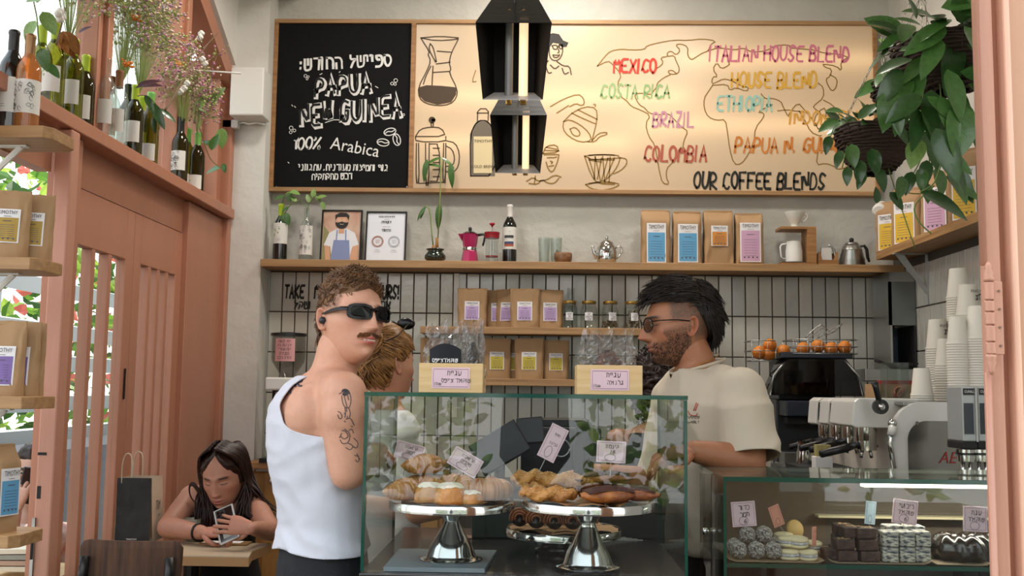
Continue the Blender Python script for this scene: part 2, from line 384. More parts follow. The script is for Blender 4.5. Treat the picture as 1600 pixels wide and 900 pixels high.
for k in range(5):
 a, b = z0+(z1-z0)*kn[k]+.0008, z0+(z1-z0)*kn[k+1]-.0008
 hg.lathe([(.0048, a), (.0054, a+.0008), (.0054, b-.0008), (.0048, b)], 20, c=(hc[0], hc[1], 0))
part('hinge_knuckle', hg, m_pink_lit, jb, smooth=True, angle=.6)
for s, zz in ((1, z1), (-1, z0)):
 part('hinge_finial', MB().lathe([(.0052, 0), (.0066, .003), (.0046, .006), (.0056, .009), (.0030, .015), (.0038, .018), (.001, .023)], 20, T=TR(hc[0], hc[1], zz) @ (Matrix.Identity(4) if s > 0 else RX(pi))), m_pink_lit, jb, smooth=True)
part('hinge_plate', MB().bb(hc[0]+.003, hc[0]+.0145, 1.168, 1.174, z0, z1), m_pink_lit, jb, bevel=.001)
for k in range(4):
 part('hinge_screw', MB().lathe([(.0014, -.001), (.0014, .001)], 10, T=TR(hc[0]+.010, 1.1675, z0+(z1-z0)*(.12+.25*k)) @ RX(pi/2)), M('paint_chip', '#7d5f52', .6), jb)
part('bead_rod', MB().lathe([(.0036, FZ), (.0036, z0-.02)], 14, c=(hc[0]+.001, 1.181, 0)), m_pink_lit, jb, smooth=True)
part('bead_rod', MB().lathe([(.0036, z1+.02), (.0036, 3.4)], 14, c=(hc[0]-.001, 1.181, 0)), m_pink_lit, jb, smooth=True)
# shop-front header and left jamb (out of frame)
struct(MB().bb(-2.6, 2.6, 1.24, 1.36, 3.05, 3.85).build('trim_4', m_pink))
# ---------------- outdoors ----------------
gr = struct(MB().bb(-14, 12, -12, .95, -.12, -.02).bb(-14, -1.75, .95, 14, -.12, -.02).build('ground', M('street_paving', '#8f8b84', .8, var=.2, vscale=2)))
def foliage(name, label, cat, n, region, size, cols, seed, group=None, curl=.3):
 """leafy hedge: folded leaf blades, joined (nobody could count them)"""
 rg = np.random.RandomState(seed); mats = [M('leaf_'+c.strip('#'), c, .45, var=.25, vscale=3) for c in cols]
 for m_ in mats:
  if not m_.get('tl'):
   nt = m_.node_tree; t = nt.nodes.new('ShaderNodeBsdfTranslucent'); t.inputs[0].default_value = nt.nodes['Principled BSDF'].inputs['Base Color'].default_value
   mx = nt.nodes.new('ShaderNodeMixShader'); mx.inputs[0].default_value = .45
   nt.links.new(nt.nodes['Principled BSDF'].outputs[0], mx.inputs[1]); nt.links.new(t.outputs[0], mx.inputs[2]); nt.links.new(mx.outputs[0], nt.nodes['Material Output'].inputs[0]); m_['tl'] = 1
 V, Fc, Mi = [], [], []
 for i in range(n):
  c = Vector(region(rg)); s = size*rg.uniform(.6, 1.4)
  T = Matrix.Translation(c) @ Euler(tuple(rg.uniform(-pi, pi, 3))).to_matrix().to_4x4()
  b = len(V); V += [tuple(T @ Vector(p)) for p in ((0, 0, 0), (.28*s, .4*s, .1*s), (0, .45*s, 0), (-.28*s, .4*s, .1*s), (0, s, -curl*s*.4), (.2*s, .75*s, .06*s), (-.2*s, .75*s, .06*s))]
  Fc += [(b, b+1, b+2), (b, b+2, b+3), (b+2, b+1, b+5), (b+2, b+5, b+4), (b+2, b+4, b+6), (b+2, b+6, b+3)]; Mi += [rg.randint(len(mats))]*6
 me = bpy.data.meshes.new(name); me.from_pydata(V, [], Fc)
 for m_ in mats: me.materials.append(m_)
 me.polygons.foreach_set('material_index', Mi)
 o = bpy.data.objects.new(name, me); COL.objects.link(o)
 return tag(o, label, cat, group, 'stuff')
G1 = ['#4f7a2a', '#6f9a35', '#35591f', '#93b24a']
foliage('hedge', 'leafy green hedge outside the folding door, behind the grey slats', 'hedge', 4200, lambda g: (g.uniform(-4.9, -3.75), g.uniform(3.0, 14), g.uniform(.1, 3.5)), .15, G1+G1+['#c9655a'], 2)
# street foliage and a tree behind the camera, mirrored in the glass case
foliage('hedge', 'potted street shrubs facing the shop front, mirrored in the glass case', 'hedge', 2600, lambda g: (g.choice([g.uniform(-2.2, -.35), g.uniform(.30, 2.8)], p=[.5, .5]), g.uniform(-2.5, -1.7), .72+1.7*g.uniform(0, 1)**1.), .12, G1, 5)
struct(MB().bb(-9, 9, -7.4, -7.2, -.1, 3.2).build('wall_street', M('white_render', '#c6cbd2', .8, var=.08, vscale=1)))  # unseen bright wall, added for the white patches mirrored in the case
pl_ = thing('added_trough', 'added dark trough under the shrubs, hides the lit ground from the glass case reflection', 'added_trough', (0, -2.1, -.02)); MB().bb(-2.6, 3.0, -.3, .3, 0, .62).build('trough', M('dark_planter', '#2c2a29', .8), pl_); MB().bb(-2.55, 2.95, -.27, .27, .62, .63).build('soil', M('planter_soil', '#3a2c20', .9), pl_)  # unseen trough, added so the lower part of the reflection stays dark
po = thing('added_dark_prop', 'added dark umbrella shape on the pavement, darkens the glass case reflection', 'added_dark_prop', (.0, -1.25, -.02)); MB().lathe([(.05, .8), (.20, 1.0), (.17, 1.7), (.03, 2.4)], 12).build('folded_canopy', M('navy_canvas', '#1d222e', .8, var=.3), po); MB().tube([(0, 0, 0), (0, 0, 2.5)], .02, 8).build('pole', M('pole_dark', '#333333', .5), po); MB().bb(-.25, .25, -.25, .25, 0, .06).build('base', MATS['pole_dark'], po)  # unseen prop, added for a dark middle in the case reflection
ct = thing('street_table', 'round pinkish wooden street table, mirrored in the glass case', 'table', (-.75, -.9, -.02)); MB().lathe([(.34, .73), (.35, .74), (.35, .76), (.34, .765)], 40).build('tabletop', M('pinkish_wood', '#c9a08c', .5, var=.1), ct, smooth=True, angle=.6); MB().tube([(0, 0, .02), (0, 0, .73)], .03, 10).build('pedestal', MATS['pole_dark'], ct); MB().lathe([(.2, 0), (.2, .02)], 20).build('foot', MATS['pole_dark'], ct)
# grey louvred fence along the alley
fe = thing('slatted_fence', 'grey louvred fence of wide horizontal slats beyond the folding door', 'fence')
fm = M('fence_grey', '#8e9698', .6)
for k, z in enumerate((.35, .62, 1.0, 1.22, 1.50, 1.72, 2.02)):
 part('slat', MB().box((-3.38, 8.0, z), (.03, 10.4, .11), rot=Euler((0, .35, 0))), fm, fe)
for y in (3.4, 6.4, 9.0): part('fence_post', MB().bb(-3.46, -3.42, y, y+.05, -.02, 2.2), fm, fe)
tag(MB().bb(-3.0, -2.55, 4.1, 9.5, .9, 1.0).bb(-2.62, -2.55, 4.1, 9.5, .35, .9).build('bench', M('navy_bench', '#262c38', .7)), 'dark navy bench back running along the alley fence', 'bench')
# added ceiling fill lamps, unseen above the picture, to brighten the interior
for k, (x, y) in enumerate(((-.9, 3.9), (.9, 3.9), (.1, 4.7))):
 t = thing('fill_lamp', ['added round fill lamp on the ceiling over the seating side', 'added round fill lamp on the ceiling over the espresso side', 'added round fill lamp on the ceiling near the back wall'][k], 'lamp', (x, y, 3.75), 0, 'added ceiling fill lamps')
 MB().lathe([(.20, -.06), (.21, -.05), (.21, 0)], 28).build('housing', m_white, t, smooth=True, angle=.6)
 MB().lathe([(.19, -.065), (.19, -.061)], 28).build('diffuser', M('fill_lamp_diffuser', '#fff1de', .5, emit=3), t)
 l = bpy.data.lights.new('fill_lamp_light', 'AREA'); l.shape = 'DISK'; l.size = .38; l.energy = 20; l.color = (1, .93, .84)
 o = bpy.data.objects.new('fill_light', l); COL.objects.link(o); o.location = (0, 0, -.07); o.parent = t
# ---------------- menu board ----------------
BY = D-.055
def BP(px, py, Y=BY): v = PY(px, py, Y); return (v.x, v.z)
mb_ = thing('menu_board', 'wide oak-framed wall board, half black chalkboard, half glowing cream panel of coffee blends', 'menu board', (0, BY, 2.37))
IT = TR(0, -BY, -2.37)            # world -> local of the empty
def bpart(nm, mb, m, **k):
 o = mb.build(nm, m, mb_, **k); o.matrix_parent_inverse = IT; return o
x0, zt = BP(430, 36); x1, _z = BP(1369, 40); zb = 2.376; zt = 3.308; xm0 = BP(641, 160)[0]; xm1 = BP(648, 160)[0]
fy0, fy1 = BY-.012, D-.004
f = MB(); bpart('frame_top', MB().bb(x0, x1, fy0, fy1, zt-.022, zt), m_oakx, bevel=.002); bpart('frame_bottom', MB().bb(x0, x1, fy0, fy1, zb, zb+.022), m_oakx, bevel=.002)
for a in (x0, x1-.022): bpart('frame_side', MB().bb(a, a+.022, fy0, fy1, zb+.022, zt-.022), m_oak, bevel=.002)
bpart('divider', MB().bb(xm0, xm1, fy0, fy1, zb+.022, zt-.022), m_oak)
bpart('chalkboard', MB().bb(x0+.022, xm0, BY, fy1, zb+.022, zt-.022), M('chalkboard', '#060607', .7, var=.3, vscale=2, bump=.1, spec=.2))
# lit panel: fluorescent tubes glow through the acrylic (a back-lit sign)
ml = bpy.data.materials.new('lit_acrylic'); ml.use_nodes = True; nt = ml.node_tree; N = nt.nodes; L = nt.links
b = N['Principled BSDF']; b.inputs['Base Color'].default_value = lin('#c4ae92'); b.inputs['Roughness'].default_value = .35
tc = N.new('ShaderNodeTexCoord'); sp = N.new('ShaderNodeSeparateXYZ'); L.new(tc.outputs['Object'], sp.inputs[0])
def mth(op, a, b_=None):
 n = N.new('ShaderNodeMath'); n.operation = op
 for i, q in enumerate((a, b_)):
  if q is None: continue
  if isinstance(q, (int, float)): n.inputs[i].default_value = q
  else: L.new(q, n.inputs[i])
 return n.outputs[0]
tubes = [(690, 1050, 150), (690, 960, 222), (1030, 1350, 195), (1090, 1350, 92)]
acc = None
for pa, pb, py in tubes:
 xa, xb = BP(pa, py)[0], BP(pb, py)[0]; zc = BP((pa+pb)/2, py)[1]
 dz = mth('SUBTRACT', sp.outputs['Z'], zc); dx = mth('MAXIMUM', mth('SUBTRACT', mth('ABSOLUTE', mth('SUBTRACT', sp.outputs['X'], (xa+xb)/2)), (xb-xa)/2), 0)
 q = mth('ADD', mth('MULTIPLY', mth('MULTIPLY', dz, dz), 1/.06**2), mth('MULTIPLY', mth('MULTIPLY', dx, dx), 1/.12**2))
 e = mth('DIVIDE', 1, mth('ADD', 1, q)); acc = e if acc is None else mth('ADD', acc, e)
b.inputs['Emission Color'].default_value = lin('#ffcf94')
em = mth('ADD', mth('MULTIPLY', acc, .46), .02); L.new(em, b.inputs['Emission Strength']); L.new(b.outputs[0], N['Material Output'].inputs[0])
lp = MB().bb(xm1, x1-.022, BY, fy1, zb+.022, zt-.022); bpart('light_panel', lp, ml)
TB = TR(0, BY-.0015, 0)
m_line = M('ochre_line', '#8a6a2e', .7); m_brown = M('brown_line', '#4a3a28', .7)
def c3(s, ox, oy, k=3.): # zoomed crop coordinates -> board plane
 out = []
 for poly in s.split('|'):
  d = [float(v) for v in poly.split()]; out.append([BP(ox+d[i]/k, oy+d[i+1]/k) for i in range(0, len(d), 2)])
 return out
def draw(nm, polys, w, mat, sm=1, taper=False):
 m = MB(); m.strokes([smooth_line(p, sm) if len(p) > 2 else p for p in polys], w, TB, taper=taper); return tag(bpart(nm, m, mat, clean=False), kind='stuff')
# world outline (crop 920,20 @3x)
wm = """40 250 75 205 100 180 150 170 200 175 262 172 270 155 330 140 400 128 470 130 530 122 598 132 570 150 560 180 530 190 500 210 480 222 462 200 465 160 430 145 405 152 430 175 410 200 385 178 365 190 372 205 335 210 350 235 330 255 310 262|
372 205 400 200 410 230 425 260 420 285 385 290 368 275 390 268 410 285|382 290 350 305 320 330 318 350 300 370 295 385 240 375 215 385 220 405 240 435 262 445 280 470 330 480 370 470 400 500 440 540 465 555 445 600 440 640 400 690 385 710 365 730 362 770 378 805 345 800 330 740 320 680 310 620 280 580 265 520 290 480 240 455 200 440 175 410 150 395 132 335 155 290 110 240 90 225 40 250|
580 340 560 370 540 400 540 450 560 490 600 505 640 500 650 560 660 640 680 710 715 710 750 660 775 600 780 540 820 490 820 470 790 465 840 440 860 430|
580 340 650 335 660 365 690 350 740 370 750 350 720 345 690 330 660 315 630 310 600 325 575 335 580 300 605 300 580 265 600 232 620 265 660 245 655 230|560 180 600 165 640 168 680 175 730 165 760 185 830 180 870 155 920 150 945 155 940 165 1000 170 1060 175 1100 190 1180 195 1215 210|
1215 210 1180 230 1185 275 1160 250 1095 240 1105 255 1140 265 1130 300 1110 310 1120 340 1140 370 1160 350 1165 310 1130 290|1075 330 1100 350 1100 400 1060 430 1050 445 1090 470 1085 500 1060 540 1050 500 1010 455 980 420 940 470 935 490 910 440 900 415 860 400 830 405 810 385 808 380|
1100 410 1140 430 1170 470 1190 490|985 460 1010 500 1040 560 1080 578 1090 575|1075 545 1050 500 1100 440 1115 470 1100 540 1075 545|1075 645 1065 715 1110 705 1150 720 1165 735 1210 725 1225 700 1200 660 1160 625 1130 625 1120 650 1075 645|885 460 930 455 960 460 1010 465"""
draw('world_outline', c3(wm, 920, 20), .0055, m_line)
k2 = lambda s: c3(s, 640, 20)
draw('carafe_drawing', k2("""52 118 125 132 225 125 232 118 140 110 52 118|55 122 95 185 85 195 100 225 82 272 40 350 45 400 75 425 130 437 190 430 220 400 225 360 185 280 195 265 185 235 195 190 228 125|97 145 90 170 110 210 128 240 120 200 110 160 97 145|130 180 195 185|125 240 190 232|110 280 185 275|100 250 75 300 65 335|110 250 105 345"""), .006, m_brown)
blk = MB(); P = [BP(640+a/3, 20+c/3) for a, c in ((43, 350), (80, 340), (150, 343), (220, 350), (218, 385), (195, 420), (130, 432), (70, 415), (46, 390))]
blk.add([(x, -.001, z) for x, z in P], [tuple(range(len(P)))], TB); bpart('carafe_coffee_fill', blk, m_brown)
draw('press_drawing', k2("""28 580 50 545 100 535 150 540 170 580 28 580|28 580 30 605 170 605 170 580|32 612 30 800 45 800 42 612|75 612 75 810 90 810 92 612|160 612 155 795 168 800 170 612|45 800 155 795|102 535 100 515 112 515 110 535|172 600 215 610 235 660 230 720 205 750 172 745|172 625 200 640 212 680 205 715 172 720|95 615 140 615 140 790 95 790|110 635 140 635|110 668 140 668|110 702 140 702|110 735 140 735|110 768 140 768"""), .006, m_brown)
kb = MB(); cc = BP(640+105/3, 20+503/3); kb.strokes([arc(cc[0], cc[1], .008, .008)], .02, TB); bpart('press_knob_fill', kb, m_brown, clean=False)
bt = MB(); P = [BP(640+a/3, 20+c/3) for a, c in ((283, 570), (300, 530), (318, 505), (365, 505), (385, 530), (402, 570), (400, 765), (286, 765))]
bt.add([(x, 0, z) for x, z in P], [tuple(range(len(P)))], TB); bpart('bottle_fill', bt, M('taupe_print', '#6d6356', .7))
draw('bottle_drawing', k2('318 505 320 450 370 450 368 505|316 470 370 470|286 765 283 570 318 505 368 505 402 570 400 765 286 765'), .006, m_brown)
lb = MB(); P = [BP(640+a/3, 20+c/3) for a, c in ((300, 580), (388, 580), (386, 752), (300, 752))]; lb.add([(x, -.001, z) for x, z in P], [(0, 1, 2, 3)], TB); bpart('bottle_label', lb, M('print_cream', '#d8c69c', .7))
TT = lambda px, py: TR(BP(px, py)[0], BY-.004, BP(px, py)[1])
TEXT('TIMOTHY', .022, m_brown, mb_, IT @ TT(640+345/3, 20+603/3)); TEXT('COLD BREW', .021, m_brown, mb_, IT @ TT(640+343/3, 20+722/3))
draw('bottle_flourish', k2('320 640 345 630 355 650 330 670 350 690 325 695|315 665 335 650 350 665 360 640'), .007, m_brown)
draw('kettle_drawing', k2("""660 440 720 405 790 380 815 400 820 430 800 435 780 425 750 440|690 470 745 435|722 510 750 500 800 525 840 560 855 600 800 608 745 580 718 545 722 510|752 545 775 535 800 560 795 580 765 575 752 545|722 510 760 470 820 440 875 445 880 500 855 600|870 440 872 430 862 430|760 470 810 495 870 520|790 455 840 480 880 500|855 600 885 565 925 560 925 572 890 580 870 605 835 605"""), .006, m_line)
draw('dripper_drawing', k2('820 672 880 664 960 668|820 672 850 760 880 800 960 805|840 680 870 780|870 675 895 790|905 672 915 795|940 675 935 795|825 805 880 795 960 800|825 805 850 825 900 832 960 830|820 672 860 690 960 690'), .006, m_line)
draw('dripper_drawing', c3('0 668 100 664 150 672 135 720 105 760 70 790 0 800|150 680 178 685 178 710 150 740 115 755|0 690 60 700|60 680 40 780|90 680 60 785|120 680 80 775|30 675 25 780|0 830 80 832 140 812 140 800 70 790|0 690 150 680', 920, 20), .006, m_line)
# illustrated faces (plain generic drawings)
hr = MB(); P = [BP(640+a/3, 20+c/3) for a, c in ((632, 130), (645, 105), (670, 95), (700, 100), (720, 130), (745, 140), (735, 160), (710, 160), (700, 145), (672, 140), (655, 165), (650, 190), (636, 185))]
hr.add([(x, 0, z) for x, z in P], [tuple(range(len(P)))], TB); bpart('face_hair_fill', hr, m_ink)
draw('face_drawing', k2('655 165 655 205 672 225 700 222 718 190 716 150|668 155 690 150 694 170 676 172 668 155|700 152 716 150 716 168 704 170 700 152|694 160 700 160|697 170 702 185 694 188|672 198 700 200 706 195 694 210 676 210 672 198|650 225 632 245 632 290|690 228 720 250 750 250 758 290|660 245 680 265 700 250|640 255 650 285 665 280|715 260 725 290 745 280'), .0065, m_brown)
draw('cap_face_drawing', k2('625 660 640 625 690 618 700 655 625 660|640 630 690 640|635 645 700 648|630 665 700 665|640 700 650 735 670 750 690 710 700 670|645 680 668 678|672 680 690 676|660 695 672 700 664 706|652 720 676 716|548 790 580 770 600 790 640 785 680 760 710 770|560 800 600 805 620 780 650 800 680 800 700 775|590 765 585 800'), .0065, m_line)
draw('elbow_drawing', k2('310 270 292 325 312 322'), .005, m_line)
# blends
def blend(s, px, py, h, col, w):
 m = MB(); c = BP(px, py); hh = h/300.*1.0; n = len(s)
 brush(m, s, 0, 0, hh, 0, Matrix.Identity(4), lw=hh*.165); xs = [v[0] for v in m.v]; k = (w/300.)/(max(xs)-min(xs)); mid = (max(xs)+min(xs))/2
 m.v = [(c[0]+(v[0]-mid)*k, v[1], c[1]+v[2]) for v in m.v]; m2 = MB(); m2.add(m.v, m.f, TR(0, BY-.003, 0)); tag(bpart('lettering', m2, M('ink_'+col.strip('#'), col, .7, emit=.0 if col[1] == '1' else .10), clean=False), kind='stuff')
for a in (('MEXICO', 992, 103, 21, '#c8402f', 70), ('COSTA RICA', 992, 143, 21, '#8fae77', 111), ('BRAZIL', 1051, 187, 23, '#c18a9c', 66), ('COLOMBIA', 1055, 240, 24, '#a8543f', 100),
  ('ITALIAN HOUSE BLEND', 1217, 84, 24, '#c76f86', 222), ('HOUSE BLEND', 1209, 125, 24, '#cf9f38', 136), ('ETHIOPIA', 1163, 162, 23, '#93bdae', 88), ('INDONESIA', 1288, 184, 21, '#cf9a45', 112),
  ('PAPUA N. GUINEA', 1238, 227, 23, '#c2762f', 184), ('OUR COFFEE BLENDS', 1187, 283, 25, '#1c1d18', 207)): blend(*a)
# chalk lettering (crop 400,20 @3x)
m_chalk = M('chalk', '#e4e4e2', .9)
kc = lambda s: c3(s, 400, 20)
def chalk(s, px, py, h, w, lw=None, rot=0., outline=False, col=None):
 m = MB(); brush(m, s, 0, 0, h/300., 0, Matrix.Identity(4), lw=lw, jit=.06); xs = [v[0] for v in m.v]; k = (w/300.)/(max(xs)-min(xs)-(lw or 0)); mid = (max(xs)+min(xs))/2; c = BP(px, py)
 cr, sr = math.cos(rot), math.sin(rot); V = []
 for v in m.v:
  a, b_ = (v[0]-mid)*k, v[2]; V.append((c[0]+a*cr-b_*sr, v[1], c[1]+a*sr+b_*cr))
 m2 = MB(); m2.add(V, m.f, TR(0, BY-(.0035 if col else .002), 0)); bpart('chalk_lettering', m2, col or m_chalk, clean=False).__setitem__('kind', 'stuff')
for s, px, py, h, w, rt in (('PAPUA', 534, 132, 30, 88, .10), ('NEW GUINEA', 546, 173, 33, 160, .11)):
 chalk(s, px+1.5, py+1.5, h, w, lw=.027, rot=rt); chalk(s, px, py, h, w, lw=.0115, rot=rt, col=M('chalk_gap', '#0d0d0f', .8))
TEXT(heb('ספיישל החודש:'), .100, m_chalk, mb_, IT @ TT(540, 98) @ RY(-.06), name='chalk_lettering', bold=.028, sx=.93)
chalk('100%', 481, 224, 17, 42, lw=.010)
TEXT('Arabica', .095, m_chalk, mb_, IT @ TT(555, 231) @ RY(.17), name='chalk_lettering', sx=.9)
TEXT(heb('גוף וחמיצות מעודנים, עם גווני'), .050, m_chalk, mb_, IT @ TT(536, 262), name='chalk_lettering', sx=.86, bold=.012)
TEXT(heb('דבש מתקתקים'), .050, m_chalk, mb_, IT @ TT(519, 276) @ RY(-.03), name='chalk_lettering', sx=.86, bold=.012)
bubs = [(165, 540, 9), (180, 552, 7), (163, 560, 7), (232, 296, 7), (245, 300, 5), (240, 310, 5), (655, 318, 9), (638, 332, 7), (652, 335, 6), (680, 488, 8), (692, 478, 5)]
draw('chalk_bubbles', [arc(*BP(400+a/3, 20+b_/3), r/900, r/900, n=10) for a, b_, r in bubs], .003, m_chalk, 0)
def bean(a, b_, rot):
 c = BP(400+a/3, 20+b_/3); out = []
 for P in (arc(0, 0, .032, .019, n=16), [(-.028, -.003), (-.01, .004), (.01, -.002), (.028, .004)]):
  out.append([(c[0]+x*math.cos(rot)-z*math.sin(rot), c[1]+x*math.sin(rot)+z*math.cos(rot)) for x, z in P])
 return out
draw('chalk_beans', bean(628, 558, .25)+bean(596, 608, -.15)+bean(660, 595, -1.3), .005, m_chalk, 0)
draw('chalk_dashes', kc('180 438 186 444|168 432 172 438|325 515 365 502 410 503|290 512 300 518|440 500 445 510|560 345 572 352|150 700 155 705|390 280 395 275|300 290 310 285'), .004, m_chalk, 0)
# screws in the chalkboard corners
for a, b_ in ((432, 292), (636, 292)): bpart('screw', MB().lathe([(.004, -.001), (.004, .002)], 8, T=TR(BP(a, b_)[0], BY-.001, BP(a, b_)[1]) @ RX(pi/2)), m_steel)

# ---------------- pendant lamps ----------------
m_perf = M('perforated_black', '#0a0a0a', .65, spec=.2)
def perf_mat(c=.008):
 m = bpy.data.materials.new('perforated_sheet'); m.use_nodes = True; N = m.node_tree.nodes; L = m.node_tree.links
 b = N['Principled BSDF']; b.inputs['Base Color'].default_value = (c, c, c, 1); b.inputs['Roughness'].default_value = .4
 tc = N.new('ShaderNodeTexCoord'); v = N.new('ShaderNodeTexVoronoi'); v.inputs['Scale'].default_value = 230; v.inputs['Randomness'].default_value = 0
 L.new(tc.outputs['Object'], v.inputs['Vector']); h_ = N.new('ShaderNodeMath'); h_.operation = 'LESS_THAN'; h_.inputs[1].default_value = .33; L.new(v.outputs['Distance'], h_.inputs[0])
 t = N.new('ShaderNodeBsdfTransparent'); mx = N.new('ShaderNodeMixShader'); L.new(h_.outputs[0], mx.inputs[0]); L.new(b.outputs[0], mx.inputs[1]); L.new(t.outputs[0], mx.inputs[2]); L.new(mx.outputs[0], N['Material Output'].inputs[0]); return m
m_perfs = perf_mat(); m_perf_lit = perf_mat(.55)  # paler copy: light on the bottom panel is put into its colour
m_tube = M('warm_led_tube', '#ffd9a8', .4, emit=1.15); m_tube2 = M('unlit_tube', '#7d7a76', .25)
def pendant(loc, label):
 t = thing('pendant_lamp', label, 'lamp', loc, 0, 'black perforated pendant lamps over the counter')
 # local: z=0 bottom front edge, open towards -y
 F_b, F_t, B_b, B_t = (-.073, .073, -.075, 0.), (-.093, .093, -.075, .19), (-.052, .052, .055, .075), (-.060, .060, .055, .215)
 def q(*pts): return MB().add(pts, [tuple(range(len(pts)))])
 fb0, fb1 = (F_b[0], F_b[2], 0), (F_b[1], F_b[2], 0); ft0, ft1 = (F_t[0], F_t[2], .19), (F_t[1], F_t[2], .19)
 bb0, bb1 = (B_b[0], B_b[2], .055), (B_b[1], B_b[2], .055); bt0, bt1 = (B_t[0], B_t[2], .30), (B_t[1], B_t[2], .30)
 for nm, pts, m in (('side_panel', (fb0, bb0, bt0, ft0), m_perf), ('side_panel', (fb1, bb1, bt1, ft1), m_perf), ('back_panel', (bb0, bb1, bt1, bt0), m_perf), ('bottom_panel', (fb0, fb1, bb1, bb0), m_perf_lit), ('top_hood', (ft0, ft1, bt1, bt0), m_perfs)):
  o = q(*pts).build(nm, m, t); s = o.modifiers.new('s', 'SOLIDIFY'); s.thickness = .0018
 MB().tube([(-.012, .0, .02), (-.012, .0, .235)], .0105, 14).build('unlit_tube', m_tube2, t, smooth=True, angle=.7)
 MB().tube([(.024, .0, .02), (.024, .0, .235)], .0115, 14).build('lit_tube', m_tube, t, smooth=True, angle=.7)
 for x in (-.012, .024):
  for a, b_ in ((.008, .02), (.235, .25)): MB().lathe([(.008, a), (.008, b_)], 12, c=(x, 0, 0)).build('tube_cap', m_gold, t)
 MB().tube([(0, .03, .28), (0, .03, 3.75-loc[2])], .003, 6).build('suspension_rod', m_black, t)
 return t
v = PY(801, 155, 2.42); pendant((v.x, 2.42+.075, v.z), 'nearer black perforated pendant lamp with two tubes, cut off by the top of the picture')
v = PY(809, 270, 3.27); pendant((v.x, 3.27+.075, v.z), 'farther and lower black perforated pendant lamp in front of the light panel')
# ---------------- oak shelves on the back wall ----------------
S1 = PY(800, 417, D-.11).z; S1 = 2.0
def board_z(py, Y=D-.2, px=800): return PY(px, py, Y).z
o = tag(MB().bb(BP(418, 417)[0], WX-.02, D-.20, D-.002, 1.962, 2.0).build('wall_shelf', m_oakx, bevel=.002), 'long oak shelf under the menu board, full width of the back wall', 'shelf')
X2a, X2b = PY(657, 516, 5.15).x, PY(1125, 516, 5.15).x
z2 = PY(800, 511, 5.13).z; z3 = PY(830, 592, 5.13).z
sh2 = tag(MB().bb(X2a, X2b, D-.20, D-.014, z2-.035, z2).build('wall_shelf', m_oakx, bevel=.002), 'short oak shelf holding pink-labelled coffee bags and glass jars', 'shelf')
sh3 = tag(MB().bb(X2a, X2b-.45, D-.20, D-.014, z3-.035, z3).build('wall_shelf', m_oakx, bevel=.002), 'lowest oak shelf holding yellow-labelled coffee bags', 'shelf')
o = MB().bb(PY(709, 450, 5.3).x, PY(717, 450, 5.3).x, D-.026, D-.014, z3-.2, 1.955).build('shelf_rail', m_white); tag(o, 'white upright metal shelf rail on the tiles left of the pink-labelled bags', 'rail')
m_lab = M('label_white', '#e6e4e6', .6); m_txt = M('label_print', '#2b2926', .7); m_txt2 = M('label_print_soft', '#5b5560', .7)
LC = {'blue': '#5f9fc9', 'orange': '#cf8a3b', 'pink': '#c9a0bd', 'lilac': '#b79cc8', 'yellow': '#c6b43f', 'mustard': '#a88a3a', 'purple': '#7b62a0', 'gold': '#d9b234'}
_bg_cache = {}
def bag_mesh(w, h, d, style, seed):
 """stand-up kraft pouch: bulging belly, pinched top, creases"""
 rg = random.Random(seed); nu, nv = 25, 22; off = Vector((rg.uniform(0, 50), rg.uniform(0, 50), 0))
 def prof(v):
  if style == 'gusset':                        # block-bottom bag with folded top
   return d/2*(1 if v < .82 else 1-.80*((v-.82)/.18))
  return d/2*max(.05, (1-v**1.6)*1.0+.05)
 def fn(u, v):
  a = 2*pi*u; e = .28 if style == 'gusset' else .55
  cx, sy = math.cos(a), math.sin(a)
  x = math.copysign(abs(cx)**e, cx); y = math.copysign(abs(sy)**(e if style == 'gusset' else .8), sy)
  ww = w/2*(1-.02*math.sin(pi*v)) if style == 'gusset' else w/2*(.97+.03*v)
  z = h*v; p = Vector((x*ww, y*prof(v), z))
  nz = noise.noise(Vector((x*3, y*2, v*4))+off)
  p.y += nz*d*.11*(1-v*.5); p.x += noise.noise(Vector((v*5, y, 3))+off)*w*.02
  if v > .9: p.z += noise.noise(Vector((x*2, 0, 9))+off)*h*.015
  return p
 m = MB(); m.grid(fn, nu*2, nv, closeu=True)
 n = nu*2; m.f.append(tuple(range(n))[::-1]); m.f.append(tuple((nv-1)*n+k for k in range(n))); m.m += [0, 0]
 return m, prof
